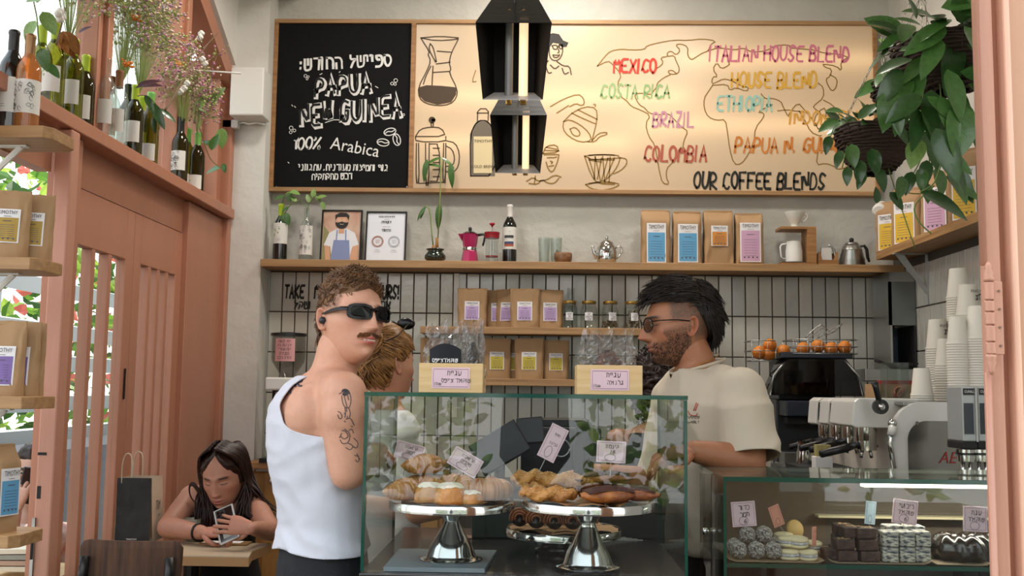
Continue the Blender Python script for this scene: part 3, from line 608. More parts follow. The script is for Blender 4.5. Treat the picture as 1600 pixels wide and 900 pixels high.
def coffee_bag(loc, w, h, d, style, col, label, rz=0., group=None, lw=.6, lz=(.12, .72), seed=1, name='TIMOTHY', lean=0., white=.26, edge=True):
 t = thing('coffee_bag', label, 'coffee bag', loc, rz, group); t.rotation_euler = (lean, 0, rz)
 k = (round(w, 3), round(h, 3), round(d, 3), style, seed)
 if k not in _bg_cache:
  m, pf = bag_mesh(w, h, d, style, seed); o = m.build('pouch', m_kraft, t, smooth=True, angle=.9); _bg_cache[k] = o.data
 else: inst(_bg_cache[k], 'pouch', t, Matrix.Identity(4))
 # top seam
 if style != 'gusset': MB().bb(-w*.48, w*.48, -.003, .003, h*.955, h*1.0).build('top_seam', m_kraft, t)
 else: MB().bb(-w*.47, w*.47, -d*.12, d*.12, h*.985, h*1.03).build('folded_top', m_kraft, t, bevel=.002)
 pf = (lambda v: d/2*(1 if v < .82 else 1-.80*((v-.82)/.18))) if style == 'gusset' else (lambda v: d/2*max(.05, (1-v**1.6)+.05))
 za, zb = h*lz[0], h*lz[1]; Lw = w*lw/2
 def surf(x, z, e):   # label follows the belly
  v = z/h; s = 1-abs(x/(w/2))**2*(.10 if style == 'gusset' else .45)
  return Vector((x, -pf(v)*s-.10*d*(1-v*.5)*.55-e, z))
 def patch(x0, x1, z0, z1, e, m, nm):
  g = MB(); g.grid(lambda u, v: surf(x0+(x1-x0)*u, z0+(z1-z0)*v, e), 7, 9); return g.build(nm, m, t, smooth=True, clean=False)
 lab = patch(-Lw, Lw, za, zb, .0015, m_lab, 'label')
 zc = zb-(zb-za)*white
 cb = patch(-Lw*.88, Lw*.88, za+(zb-za)*.03, zc, .0025, M('label_'+col, LC[col], .6), 'colour_block'); cb.parent = lab
 def tilt(z): a = surf(0, z-.004, 0); b_ = surf(0, z+.004, 0); return math.atan2(b_.y-a.y, .008)
 zt_ = zb-(zb-za)*white*.42
 T = Matrix.Translation(surf(0, zt_, .005)) @ RX(-tilt(zt_))
 o = TEXT(name, (zb-za)*white*.62, m_txt, lab, T, sx=.62*2*Lw/(w*.6)*w/.12*.95*((.12/w) if w < .12 else 1)/( (zb-za)*white*.62/.026))
 # fit lettering to the label width
 bw = max(v.co.x for v in o.data.vertices)-min(v.co.x for v in o.data.vertices); o.scale = (Lw*1.62/bw, 1, 1)
 tx = MB()
 for kk in range(9):
  z = zc-(zc-za)*(.12+.085*kk); ww = Lw*(.35 if kk == 0 else .62)*(1 if kk != 8 else .8)
  if kk == 1: continue
  hh = .0022 if kk == 0 else .0011
  p0, p1 = surf(-ww, z, .004), surf(ww, z, .004); tx.add([p0, p1, p1+Vector((0, 0, -hh)), p0+Vector((0, 0, -hh))], [(0, 1, 2, 3)])
 for i in range(4):
  c = surf(-Lw*.6+Lw*.4*i, za+(zb-za)*.12, .004); tx.box(c, (Lw*.14, .0004, Lw*.14))
 z = zb-(zb-za)*white*.82; p0, p1 = surf(-Lw*.3, z, .004), surf(Lw*.3, z, .004); tx.add([p0, p1, p1+Vector((0, 0, -.0014)), p0+Vector((0, 0, -.0014))], [(0, 1, 2, 3)])
 tag(tx.build('fine_print', m_txt2, lab, clean=False), kind='stuff')
 return t
YS = D-.11
def top_item(px, py, Y=YS):  # x on the long shelf
 return PY(px, py, Y).x
GB = 'large kraft coffee bags on the long shelf'
for px, w, h, col, sd, lab, lw, lz, wh in ((1024, .148, .275, 'blue', 1, 'leftmost of the large kraft coffee bags on the long shelf, blue label', .66, (.02, .76), .24),
 (1073, .145, .27, 'blue', 2, 'second large kraft coffee bag on the long shelf, blue label, slightly slumped', .70, (.03, .76), .24),
 (1122, .150, .275, 'orange', 3, 'large kraft coffee bag with a small orange label and wide folded top', .56, (.34, .72), .30),
 (1170, .142, .262, 'pink', 4, 'rightmost large kraft coffee bag on the long shelf, pink label', .74, (.05, .82), .20)):
 coffee_bag((top_item(px, 400), YS, 2.0), w, h, .085, 'gusset', col, lab, 0, GB, lw, lz, sd, white=wh)
G2_ = 'small kraft pouches on the middle shelf'
for px, dy, w, h, sd, lab, rz in ((738, -.02, .150, .200, 5, 'leftmost kraft pouch with a lilac label on the middle shelf', 0), (777, .055, .13, .198, 6, 'kraft pouch mostly hidden behind the leftmost lilac-labelled pouches', .1),
 (794, .02, .13, .200, 7, 'narrow-looking lilac-labelled pouch third along the middle shelf, turned aside', -.35), (820, -.03, .150, .200, 5, 'lilac-labelled pouch standing furthest forward mid-shelf', 0), (859, .0, .14, .198, 8, 'lilac-labelled pouch beside the glass jars', .08)):
 coffee_bag((PY(px, 480, YS+dy).x, YS+dy, z2), w, h, .06, 'pouch', 'lilac', lab, rz, G2_, .50, (.18, .66), sd)
G3_ = 'small kraft pouches on the lowest shelf'
for px, dy, w, h, sd, lab, rz in ((678, .02, .14, .205, 5, 'kraft pouch hidden behind the left pine cake box', 0), (776, .0, .145, .205, 6, 'yellow-labelled pouch beside the left pine cake box', .1), (804, .05, .13, .2, 7, 'yellow-labelled pouch tucked behind its neighbour', 0),
 (827, -.02, .148, .205, 5, 'yellow-labelled pouch in front, middle of the lowest shelf', -.04), (868, .02, .14, .20, 8, 'rightmost yellow-labelled pouch on the lowest shelf', .08)):
 coffee_bag((PY(px, 560, YS+dy).x, YS+dy, z3), w, h, .06, 'pouch', 'yellow', lab, rz, G3_, .50, (.22, .66), sd)
# ---------------- bottles ----------------
m_wine = M('dark_wine_glass', '#0c0d0a', .08, coat=.6)
m_olive = GLASS('olive_glass', (.50, .50, .13), 1.5, milk=.25, mcol=(.10, .10, .01))
m_olive2 = GLASS('dark_olive_glass', (.22, .20, .05), 1.5, milk=.3, mcol=(.05, .04, .01))
m_amber = GLASS('amber_glass', (.85, .38, .10), 1.5, milk=.45, mcol=(.62, .26, .08))
m_clearb = GLASS('clear_bottle_glass', (.86, .90, .88), 1.5, milk=.10, mcol=(.7, .75, .72))
m_lime = M('lime_foil', '#a6bd1e', .35); m_mint = M('mint_foil', '#7cc65a', .4); m_cork = M('cork', '#8a6240', .8); m_whitecap = M('white_foil', '#dedad6', .4); m_bronze = M('bronze_foil', '#8d6a48', .35, .6)
WB = [(.030, 0), (.0365, .003), (.0372, .012), (.0372, .185), (.034, .202), (.024, .222), (.0155, .238), (.0138, .25), (.0138, .292), (.0155, .294), (.0155, .300), (.0135, .303)]
m_label_cream = M('bottle_label_paper', '#dcdad4', .6)
def bottle(loc, glass, label, cap=None, style='plain', s=1., lz=(.065, .145), neck=(.235, .304), rz=0., group=None, sub=None):
 t = thing('wine_bottle', label, 'bottle', loc, rz, group)
 MB().lathe([(r*s, z*s) for r, z in WB], 22).build('glass_body', glass, t, smooth=True, angle=.9)
 if cap: MB().lathe([(.0150*s, neck[0]*s), (.0152*s, .25*s), (.0150*s, .290*s), (.0165*s, .294*s), (.0165*s, .301*s), (.014*s, .305*s)], 18).build('capsule', cap, t, smooth=True, angle=.9)
 r = .0376*s
 def cyl(a0, a1, z0, z1, e=0):
  return MB().grid(lambda u, v: (math.cos(a0+(a1-a0)*u)*(r+e), math.sin(a0+(a1-a0)*u)*(r+e), z0+(z1-z0)*v), 15, 2)
 la = cyl(-pi*.98, pi*.12, lz[0]*s, lz[1]*s).build('label', m_label_cream, t, smooth=True, clean=False)
 rg = random.Random(label)
 def on(a, z, e=.0008): return (math.cos(a)*(r+e), math.sin(a)*(r+e), z)
 p = MB(); z0, z1 = lz[0]*s, lz[1]*s
 if style == 'art':      # densely drawn label
  for k in range(26):
   a = rg.uniform(-2.5, -.5); z = rg.uniform(z0+.008, z1-.006); pts = [on(a+.13*math.cos(q)*rg.uniform(.4, 1.6), z+.006*math.sin(q)*rg.uniform(.5, 1.8)) for q in [i*.8 for i in range(8)]]
   p.tube(pts, .0006, 3, cap=False)
  tag(p.build('label_drawing', m_txt, la, clean=False), kind='stuff')
 else:
  for k, (dz, wdt) in enumerate(((.2, .35), (.28, .22), (.78, .3), (.84, .4))):
   z = z1-(z1-z0)*dz; p.add([on(-pi/2-wdt*.5, z), on(-pi/2+wdt*.5, z), on(-pi/2+wdt*.5, z-.0012), on(-pi/2-wdt*.5, z-.0012)], [(0, 1, 2, 3)])
  if style == 'green':
   q = MB()
   for k in range(6): a = -pi/2+rg.uniform(-.7, .5); z = z0+(z1-z0)*rg.uniform(.2, .8); q.add([on(a+.10*math.cos(i*pi/3), z+.0045*math.sin(i*pi/3)) for i in range(6)], [tuple(range(6))])
   tag(q.build('label_leaves', M('label_green', '#8fae52', .6), la, clean=False), kind='stuff')
  tag(p.build('label_print', m_txt2, la, clean=False), kind='stuff')
 if style == 'bands':
  for k, (zz, mm) in enumerate(((.12, '#a9563f'), (.22, '#3d4a70'), (.5, '#353a3e'))): cyl(-2.3, -1.0, z0+(z1-z0)*zz, z0+(z1-z0)*(zz+.12), .0009).build('label_band', M('band'+mm[1:], mm, .6), la, clean=False)
 return t
bottle((top_item(437, 400), YS, 2.0), m_wine, 'dark wine bottle with lime neck holding a pothos cutting, left end of long shelf', m_lime, 'green', .98, (.09, .20))
bottle((top_item(477, 400), YS, 2.0), m_clearb, 'clear empty bottle with drawn label holding a pothos cutting', None, 'art', .92, (.035, .2))
bottle((top_item(796, 400), YS, 2.0), m_wine, 'black wine bottle with white capsule beside the red french press', m_whitecap, 'bands', 1.0, (.07, .185))
# ---------------- leaves helper ----------------
def leaf_mesh(name, L=1., Wd=.45, fold=.12, droop=.25, mat=None, n=7):
 m = MB(); V = []; 
 for i in range(n+1):
  t = i/n; w = Wd/2*math.sin(pi*min(1, t**.8*.98+.02))**.8 if 0 < i < n else .0
  y = -droop*L*t*t
  V += [(-w*L, t*L, y+fold*w*L*2), (0, t*L, y), (w*L, t*L, y+fold*w*L*2)]
 m.add(V, [(3*i+a, 3*i+a+1, 3*i+a+4, 3*i+a+3) for i in range(n) for a in (0, 1)])
 o = m.build(name, mat, smooth=True, clean=False); me = o.data; bpy.data.objects.remove(o); return me
m_leaf = M('waxy_leaf', '#4a7536', .32, var=.3, vscale=9, coat=.3, bump=.1, bscale=30); m_leafd = M('dark_waxy_leaf', '#345a29', .3, var=.35, vscale=9, coat=.3)
m_leafl = M('pale_leaf', '#7fa054', .4, var=.25, vscale=9); m_stem = M('green_stem', '#66803c', .6); m_brownst = M('woody_stem', '#6b5440', .8)
LF = [leaf_mesh('leaf', 1, .55, .12, .2, m_leaf), leaf_mesh('leaf', 1, .5, .1, .3, m_leafd), leaf_mesh('leaf', 1, .6, .12, .15, m_leafl), leaf_mesh('leaf', 1, .26, .1, .25, m_leaf), leaf_mesh('leaf', 1, .34, .12, .2, m_leafd)]
def put_leaf(k, par, p, d, L, roll=0.):
 d = Vector(d).normalized(); up = Vector((0, -.75, .66)); x = d.cross(up).normalized(); z = x.cross(d)
 Mx = Matrix((x, d, z)).transposed().to_4x4(); return inst(LF[k], 'leaf', par, Matrix.Translation(Vector(p)) @ Mx @ RY(roll) @ Matrix.Scale(L, 4))
def cutting(loc, label, stems, cat='plant', mat=None):
 """vine cutting: stems as list of (points, [(t, dir, L, kind)])"""
 t = thing('pothos_cutting', label, cat, loc)
 for pts, lv in stems:
  MB().tube([Vector(p) for p in pts], .0022, 5).build('stem', mat or m_stem, t, smooth=True)
  for tt, d, L, k in lv:
   i = min(len(pts)-2, int(tt*(len(pts)-1))); f_ = tt*(len(pts)-1)-i; p = Vector(pts[i]).lerp(Vector(pts[i+1]), f_); put_leaf(k, t, p, d, L)
 return t
x = top_item(437, 400)
cutting((x, YS, 2.27), 'pothos cutting growing from the dark lime-necked bottle on the long shelf', [([(0, 0, 0), (.005, 0, .04), (.02, -.02, .07), (.05, -.03, .09)], [(.6, (-1, 0, -.1), .06, 0), (.7, (.5, 0, .2), .05, 2), (1, (1, 0, -.2), .055, 2), (.9, (.2, 0, -1), .05, 0)])])
x = top_item(477, 400)
cutting((x, YS, 2.25), 'trailing cutting in the clear bottle with small pale leaves', [([(0, 0, -.07), (0, 0, .03), (-.03, -.02, .07), (-.08, -.03, .04), (-.11, -.03, -.01)], [(.6, (-.6, 0, .6), .045, 2), (.8, (-1, 0, -.6), .05, 0), (.95, (.3, 0, -1), .07, 0), (1., (-.4, 0, -1), .06, 0)]),
 ([(0, 0, 0), (.01, 0, .05), (.04, -.01, .09), (.08, -.02, .06)], [(.4, (-.4, 0, 1), .05, 2), (.6, (0, 0, 1), .05, 2), (.8, (1, 0, .4), .05, 2), (1, (.4, 0, -1), .045, 2), (.7, (.6, 0, -.4), .04, 2)])])
# ---------------- framed pictures ----------------
m_blackf = M('black_frame', '#101112', .3)
def frame(px0, py0, px1, py1, label, back):
 Y = D-.03-.06; c = PY((px0+px1)/2, (py0+py1)/2, Y); w = (px1-px0)/1600*Y*1.0; h = (py1-py0)/1600*Y*.985
 t = thing('framed_picture', label, 'picture', (c.x, Y, 2.0)); t.rotation_euler = (-.12, 0, 0)
 b = .008
 for nm, a in (('frame_side', (-w/2, -w/2+b, 0, h)), ('frame_side', (w/2-b, w/2, 0, h)), ('frame_rail', (-w/2+b, w/2-b, 0, b)), ('frame_rail', (-w/2+b, w/2-b, h-b, h))):
  MB().bb(a[0], a[1], -.008, .008, a[2], a[3]).build(nm, m_blackf, t)
 MB().bb(-w/2+b, w/2-b, -.002, .004, b, h-b).build('picture', back, t)
 return t, w, h
t, w, h = frame(500, 323, 565, 410, 'black-framed drawing of a bearded man in a blue apron', M('art_ground', '#d2b7a2', .7, col2='#b98f7a', vscale=9))
def flat(par, name, pts, e, mat):
 m = MB(); m.add([(x, -.002-e, z) for x, z in pts], [tuple(range(len(pts)))]); o = m.build(name, mat, par, clean=False); return o
m_sk = M('art_skin', '#cf9f7f', .7); m_blu = M('art_apron', '#7f8db6', .7); m_wh = M('art_shirt', '#dfe0e6', .7)
flat(t, 'drawn_panel', [(-w*.46, h*.03), (-w*.20, h*.03), (-w*.24, h*.5), (-w*.44, h*.7)], .0005, M('art_green', '#8f8a5c', .7))
flat(t, 'drawn_shirt', [(-w*.42, h*.32), (-w*.3, h*.56), (-w*.1, h*.64), (w*.14, h*.64), (w*.33, h*.56), (w*.44, h*.33), (w*.28, h*.28), (w*.2, h*.02), (-w*.2, h*.02), (-w*.26, h*.3)], .001, m_wh)
flat(t, 'drawn_arm', [(-w*.40, h*.32), (-w*.27, h*.3), (-w*.24, h*.03), (-w*.36, h*.03)], .0015, m_sk); flat(t, 'drawn_arm', [(w*.42, h*.33), (w*.29, h*.3), (w*.24, h*.03), (w*.40, h*.03)], .0015, m_sk)
flat(t, 'drawn_apron', [(-w*.24, h*.03), (-w*.18, h*.42), (w*.20, h*.42), (w*.24, h*.03)], .002, m_blu)
for s in (-1, 1): flat(t, 'drawn_strap', [(s*w*.1, h*.42), (s*w*.13, h*.42), (s*w*.12, h*.62), (s*w*.09, h*.62)], .002, m_blu)
flat(t, 'drawn_neck', [(-w*.07, h*.55), (w*.07, h*.55), (w*.07, h*.68), (-w*.07, h*.68)], .002, m_sk)
flat(t, 'drawn_face', [(w*.155*math.cos(a), h*.775+h*.13*math.sin(a)) for a in [i*.3 for i in range(21)]], .0025, m_sk)
flat(t, 'drawn_beard', [(w*.16*math.cos(a), h*.765+h*.13*math.sin(a)) for a in [pi+i*.21 for i in range(16)]]+[(w*.10, h*.755), (0, h*.775), (-w*.10, h*.755)], .003, m_ink)
flat(t, 'drawn_hair', [(-w*.16, h*.80), (-w*.17, h*.90), (-w*.05, h*.95), (w*.10, h*.945), (w*.18, h*.89), (w*.165, h*.8), (w*.11, h*.865), (-w*.11, h*.86)], .003, m_ink)
mm = MB(); mm.strokes([arc(-w*.06, h*.80, w*.03, h*.018, n=8), arc(w*.06, h*.80, w*.03, h*.018, n=8), arc(0, h*.735, w*.05, h*.015, 200, 340, 6)], .0016, TR(0, -.0055, 0)); tag(mm.build('drawn_features', m_white, t, clean=False), kind='stuff')
t, w, h = frame(570, 326, 635, 411, 'black-framed printed certificate with two round seals', M('certificate_paper', '#dfe3ec', .6))
TZ = lambda x, z: TR(x, -.004, z)
TEXT(heb('תחרות הקפה 2023'), .0125, m_txt, t, TZ(0, h*.90), name='print', bold=.02); TEXT(heb('לוטקים'), .021, m_txt, t, TZ(0, h*.79), name='print', bold=.02); TEXT(heb('טימותי'), .021, m_txt, t, TZ(0, h*.63), name='print', bold=.02)
TEXT(heb('מקום ראשון ושני'), .007, m_txt2, t, TZ(0, h*.70), name='print'); TEXT(heb('בית קפה'), .008, m_txt2, t, TZ(0, h*.845), name='print')
for s, mc, nm in ((-1, M('bronze_seal', '#9c5f45', .6), 'הקפה'), (1, M('silver_seal', '#a9adb6', .6), 'הקפה')):
 m = MB(); m.strokes([arc(s*w*.20, h*.41, .029, .029, n=28), arc(s*w*.20, h*.41, .024, .024, n=24)], .003, TZ(0, 0)); m.build('round_seal', mc, t, clean=False)
 TEXT(heb(nm), .012, mc, t, TZ(s*w*.20, h*.43), name='print'); TEXT(heb('הטוב'), .012, mc, t, TZ(s*w*.20, h*.39), name='print')
 TEXT(heb('בקטגוריה'), .008, m_txt2, t, TZ(s*w*.20, h*.24), name='print'); TEXT(heb('בית קפה שכונתי'), .006, m_txt2, t, TZ(s*w*.20, h*.205), name='print')
# ---------------- pots, makers ----------------
x = top_item(680, 400)
t = thing('bamboo_pot', 'squat dark green ceramic pot with bamboo shoots on the long shelf', 'plant pot', (x, YS, 2.0))
MB().lathe([(.030, 0), (.040, .004), (.055, .02), (.055, .035), (.042, .053), (.036, .06), (.047, .067), (.048, .07), (.040, .068), (.030, .055)], 28).build('pot', M('dark_green_glaze', '#1d2a1c', .12, coat=.6, var=.3), t, smooth=True)
MB().lathe([(.034, .0), (.03, .004)], 16, c=(0, 0, .055)).build('soil', M('soil', '#3a2a1c', .9), t)
for dx, hh, kk in ((-.01, .03, 0), (.008, .07, 0)):
 MB().lathe([(.007, 0), (.0085, hh*.5), (.007, hh)], 10, c=(dx, 0, .06)).build('cane', M('cane_orange', '#94662f', .6), t, smooth=True)
def shoot(pts, lv):
 o = MB().tube(pts, .0035, 6).build('shoot', M('bamboo_green', '#7f9150', .5), t, smooth=True)
 for p, d, L in lv: put_leaf(3, t, p, d, L)
shoot([(-.012, 0, .09), (-.02, 0, .15), (-.028, 0, .24), (-.035, -.01, .28), (-.055, -.01, .295)], [((-.05, -.01, .293), (-.8, 0, -1), .09), ((-.055, -.01, .29), (-.5, 0, -1), .07)])
shoot([(.012, 0, .12), (.018, 0, .3), (.022, 0, .5), (.018, 0, .555)], [((.018, 0, .31), (-.08, 0, -1), .14), ((.022, 0, .5), (-.6, 0, .2), .09), ((.02, 0, .55), (-1, 0, -.3), .10), ((-.05, -.01, .54), (-.2, 0, -1), .12), ((.02, 0, .55), (.9, 0, -.5), .09), ((.07, -.01, .52), (.1, 0, -1), .13)])
x = top_item(737, 400); m_mag = M('magenta_enamel', '#b3205c', .28, .3, coat=.4)
t = thing('moka_pot', 'magenta stovetop moka pot with black handle on the long shelf', 'moka pot', (x-.010, YS, 2.0))
MB().lathe([(.046, 0), (.044, .01), (.036, .06), (.034, .066)], 8).build('boiler', m_mag, t); MB().lathe([(.035, .064), (.037, .066), (.037, .078), (.035, .08)], 24).build('collar', m_chrome, t)
MB().lathe([(.033, .08), (.037, .10), (.043, .145), (.045, .15)], 8).build('upper_chamber', m_mag, t); MB().add([(-.04, -.012, .15), (-.04, .012, .15), (-.062, 0, .152), (-.04, 0, .11)], [(0, 1, 2), (0, 2, 3), (1, 3, 2), (0, 3, 1)]).build('spout', m_mag, t)
MB().lathe([(.045, .15), (.030, .160), (.006, .164)], 8).build('lid', m_chrome, t); MB().lathe([(.004, .162), (.009, .17), (.009, .182), (.004, .187)], 12).build('lid_knob', m_black, t, smooth=True)
MB().tube([(.04, 0, .145), (.068, 0, .150), (.078, 0, .142), (.072, 0, .11), (.066, 0, .09)], [.008, .008, .008, .007, .006], 8, flat=.8).build('handle', m_black, t, smooth=True)
x = top_item(767, 400); m_red = M('red_plastic', '#9f1d2c', .35)
t = thing('french_press', 'glass french press with red lid and plunger between moka pot and wine bottle', 'french press', (x+.006, YS-.03, 2.0))
MB().lathe([(.033, 0), (.033, .135)], 24, cap=False).build('beaker', m_clear, t, smooth=True); MB().lathe([(.033, .0), (.033, .002)], 20).build('base', m_clear, t)
MB().lathe([(.037, .125), (.038, .13), (.038, .145), (.040, .148), (.040, .155), (.01, .157)], 24).build('lid', m_red, t, smooth=True, angle=.6); MB().lathe([(.0018, .03), (.0018, .19)], 8).build('plunger_rod', m_chrome, t)
MB().lathe([(.004, .183), (.006, .19), (.014, .196), (.014, .203), (.006, .206)], 16).build('plunger_knob', m_red, t, smooth=True); MB().lathe([(.031, .028), (.031, .034)], 22).build('plunger_disc', m_red, t)
for a in (-.033, .033): MB().bb(a-.002, a+.002, -.004, .004, 0, .13).build('frame_strut', m_clear, t)
m_glassw = GLASS('thick_glass', (.84, .88, .86), 1.5, milk=.06)
for px, lab in ((850, 'tall clear glass, left of two beside the brown bowl'), (869, 'tall clear glass touching the brown bowl')):
 t = thing('drinking_glass', lab, 'glass', (top_item(px, 400), YS+.01, 2.0), 0, 'tall clear glasses on the long shelf')
 MB().lathe([(.026, 0), (.0265, .004), (.031, .135), (.029, .135), (.0245, .010), (.0, .010)], 12).build('glass', m_glassw, t, smooth=True, angle=.3)
x = top_item(879, 400)
t = thing('ceramic_bowl', 'small speckled brown ceramic bowl holding a wooden wedge', 'bowl', (x+.002, YS, 2.0)); MB().lathe([(.030, 0), (.040, .004), (.0475, .025), (.0475, .052), (.045, .056), (.041, .05), (.036, .02), (0, .015)], 26).build('bowl', M('speckled_clay', '#8a6647', .35, col2='#6d4b33', vscale=40), t, smooth=True)
MB().prism([(-.045, .05), (-.012, .05), (-.033, .078)], -.008, .008).build('wooden_wedge', m_oak, t)
# steel teapot
x = top_item(948, 400)
t = thing('steel_teapot', 'small polished steel teapot with knobbed lid', 'teapot', (x, YS, 2.0))
MB().lathe([(.040, 0), (.048, .004), (.052, .03), (.052, .06), (.046, .09), (.036, .102)], 30).build('body', m_chrome, t, smooth=True); MB().lathe([(.037, .101), (.034, .112), (.014, .124), (.005, .128), (.008, .136), (.007, .144), (.002, .147)], 24).build('lid', m_chrome, t, smooth=True, angle=.8)
MB().tube([(-.048, 0, .03), (-.064, 0, .06), (-.072, 0, .09), (-.074, 0, .095)], [.012, .009, .007, .0065], 10).build('spout', m_chrome, t, smooth=True); MB().tube([(.045, 0, .085), (.068, 0, .095), (.078, 0, .085), (.076, 0, .06), (.062, 0, .04), (.05, 0, .03)], .0045, 8).build('handle', m_chrome, t, smooth=True)
# dripper on its wooden stand
x0, x1 = top_item(1216, 400), top_item(1271, 400)
t = thing('dripper_stand', 'wooden pour-over stand with a black mat, right part of the long shelf', 'stand', (x0, YS, 2.0)); ww = x1-x0
MB().bb(0, ww, -.06, .06, 0, .012).build('base', m_oak, t); MB().bb(.006, ww-.05, -.055, .055, .012, .016).build('mat', m_blackm, t); MB().bb(ww-.045, ww, -.06, .06, .012, .182).build('upright', m_oak, t, bevel=.002); MB().bb(0, ww, -.06, .06, .182, .196).build('top_plate', m_oak, t, bevel=.002)
t = thing('pour_over_dripper', 'white ceramic cone dripper on top of the wooden stand', 'dripper', (x0+.085, YS, 2.196))
m_cer = M('white_ceramic', '#d9d7cf', .2, coat=.4)
MB().lathe([(.038, 0), (.038, .004), (.018, .006), (.018, .014), (.022, .02), (.050, .072), (.052, .082), (.049, .082), (.02, .022)], 30).build('cone', m_cer, t, smooth=True, angle=.7); MB().tube([(.047, 0, .07), (.062, 0, .072), (.066, 0, .055), (.05, 0, .035), (.036, 0, .035)], .005, 8).build('handle', m_cer, t, smooth=True)
t = thing('milk_jug', 'matte white metal milk jug standing on the pour-over stand', 'jug', (top_item(1240, 400), YS-.01, 2.016)); m_mw = M('matte_white', '#dededa', .55)
MB().lathe([(.039, 0), (.042, .003), (.042, .06), (.036, .102), (.037, .108), (.034, .106), (.038, .06), (.036, .006), (0, .006)], 28).build('jug_body', m_mw, t, smooth=True, angle=.7); MB().tube([(-.036, 0, .098), (-.062, 0, .094), (-.070, 0, .08), (-.066, 0, .03), (-.058, 0, .02), (-.041, 0, .022)], .005, 8, flat=.7).build('handle', m_mw, t, smooth=True)
t = thing('filter_holder', 'small wooden filter-paper holder left of the gooseneck kettle', 'filter holder', (top_item(1291, 400), YS, 2.0))
MB().prism([(-.052, 0), (.052, 0), (.048, .07), (.040, .07), (.030, .03), (-.030, .03), (-.040, .07), (-.048, .07)], -.035, -.027).build('front_plate', m_oak, t); MB().prism([(-.052, 0), (.052, 0), (.048, .07), (-.048, .07)], .027, .035).build('back_plate', m_oak, t); MB().bb(-.05, .05, -.027, .027, 0, .008).build('base', m_oak, t); MB().prism([(-.028, .01), (.028, .01), (.025, .095), (-.025, .095)], -.004, .018).build('filter_papers', m_paper, t)
t = thing('gooseneck_kettle', 'brushed steel gooseneck kettle with black handle, right end of the long shelf', 'kettle', (top_item(1331, 400), YS, 2.0))
MB().lathe([(.066, 0), (.068, .004), (.062, .03), (.064, .034), (.056, .055), (.058, .059), (.050, .080), (.052, .084), (.042, .105), (.036, .112)], 32).build('body', m_steel, t, smooth=True, angle=.9)
MB().lathe([(.037, .111), (.030, .122), (.012, .128)], 24).build('lid', m_steel, t, smooth=True); MB().ell((0, 0, .137), .012, 14).build('lid_knob', m_black, t, smooth=True)
MB().tube([(-.058, 0, .012), (-.078, 0, .022), (-.084, 0, .05), (-.090, 0, .085), (-.105, 0, .105), (-.118, 0, .108)], [.011, .009, .0065, .006, .006, .006], 10).build('gooseneck', m_steel, t, smooth=True)
MB().tube([(.045, 0, .105), (.064, 0, .108), (.076, 0, .09), (.080, 0, .05), (.088, 0, .025)], [.006, .009, .0105, .010, .007], 10, flat=.8).build('handle', m_black, t, smooth=True)
# ---------------- jars ----------------
GJ = 'labelled glass jars on the middle shelf'
for i, px in enumerate((890, 920, 953, 987)):
 X = PY(px, 490, YS).x; nm = ['leftmost glass jar with gold lid, beside the coffee pouches', 'second glass jar from the coffee pouches, empty with a white tag', 'third glass jar from the coffee pouches, tag turned right', 'rightmost visible glass jar, full of dark chips, near the barista'][i]
 t = thing('glass_jar', nm, 'jar', (X, YS-.02, z2), 0, GJ)
 r = .037 if i else .034
 MB().lathe([(r*.9, 0), (r*1.15, .006), (r*1.18, .08), (r*1.1, .10), (r*.92, .117), (r*.92, .128)], 24, cap=False).build('jar_body', m_clear, t, smooth=True); MB().lathe([(r*.95, .126), (r*.98, .128), (r*.98, .139), (r*.9, .141)], 24).build('lid', m_gold, t, smooth=True, angle=.6)
 lx = -.004 if i in (0, 1) else .012
 lb = MB().grid(lambda u, v: (r*1.2*math.cos(-pi/2+lx*20-.45+.9*u), r*1.2*math.sin(-pi/2+lx*20-.45+.9*u), .04+.04*v), 8, 2).build('tag_label', m_lab, t, clean=False)
 for q in range(3): TEXT(heb(['קקאו', 'תה', 'קינמון', 'שבבי'][(i+q) % 4]), .014, m_ink, lb, TR(r*1.22*math.cos(-pi/2+lx*20), r*1.22*math.sin(-pi/2+lx*20)-.002, .071-.012*q), name='handwriting')
 if i == 3 or i == 2:
  f_ = MB(); rg = random.Random(i)
  for q in range(60): a = rg.uniform(0, 6.28); rr = r*rg.uniform(0, .95); f_.box((rr*math.cos(a), rr*math.sin(a), rg.uniform(.01, .095 if i == 3 else .04)), (.012, .006, .008), rot=Euler((rg.uniform(0, 3), rg.uniform(0, 3), 0)))
  tag(f_.build('chips', M('dried_chips', '#6f5f4a', .8, var=.4), t), kind='stuff')
t = thing('glass_bottle', 'clear swing-top bottle standing behind the leftmost jars', 'bottle', (PY(892, 470, YS+.05).x, YS+.05, z2)); MB().lathe([(.03, 0), (.035, .01), (.035, .11), (.02, .15), (.017, .2), (.02, .203), (.02, .215)], 20, cap=False).build('bottle_body', m_clear, t, smooth=True)
for px, dy, hh, lab in ((902, 0, .125, 'clear empty jar right of the lowest yellow-labelled pouches'), (925, .03, .12, 'clear jar mostly hidden behind the right pine cake box')):
 t = thing('glass_jar', lab, 'jar', (PY(px, 560, YS+dy).x, YS+dy, z3), 0, 'empty jars on the lowest shelf'); MB().lathe([(.035, 0), (.042, .006), (.042, .09), (.034, .11), (.034, hh)], 22, cap=False).build('jar_body', m_clear, t, smooth=True); MB().lathe([(.033, .0), (.033, .004)], 20).build('jar_base', m_clear, t)
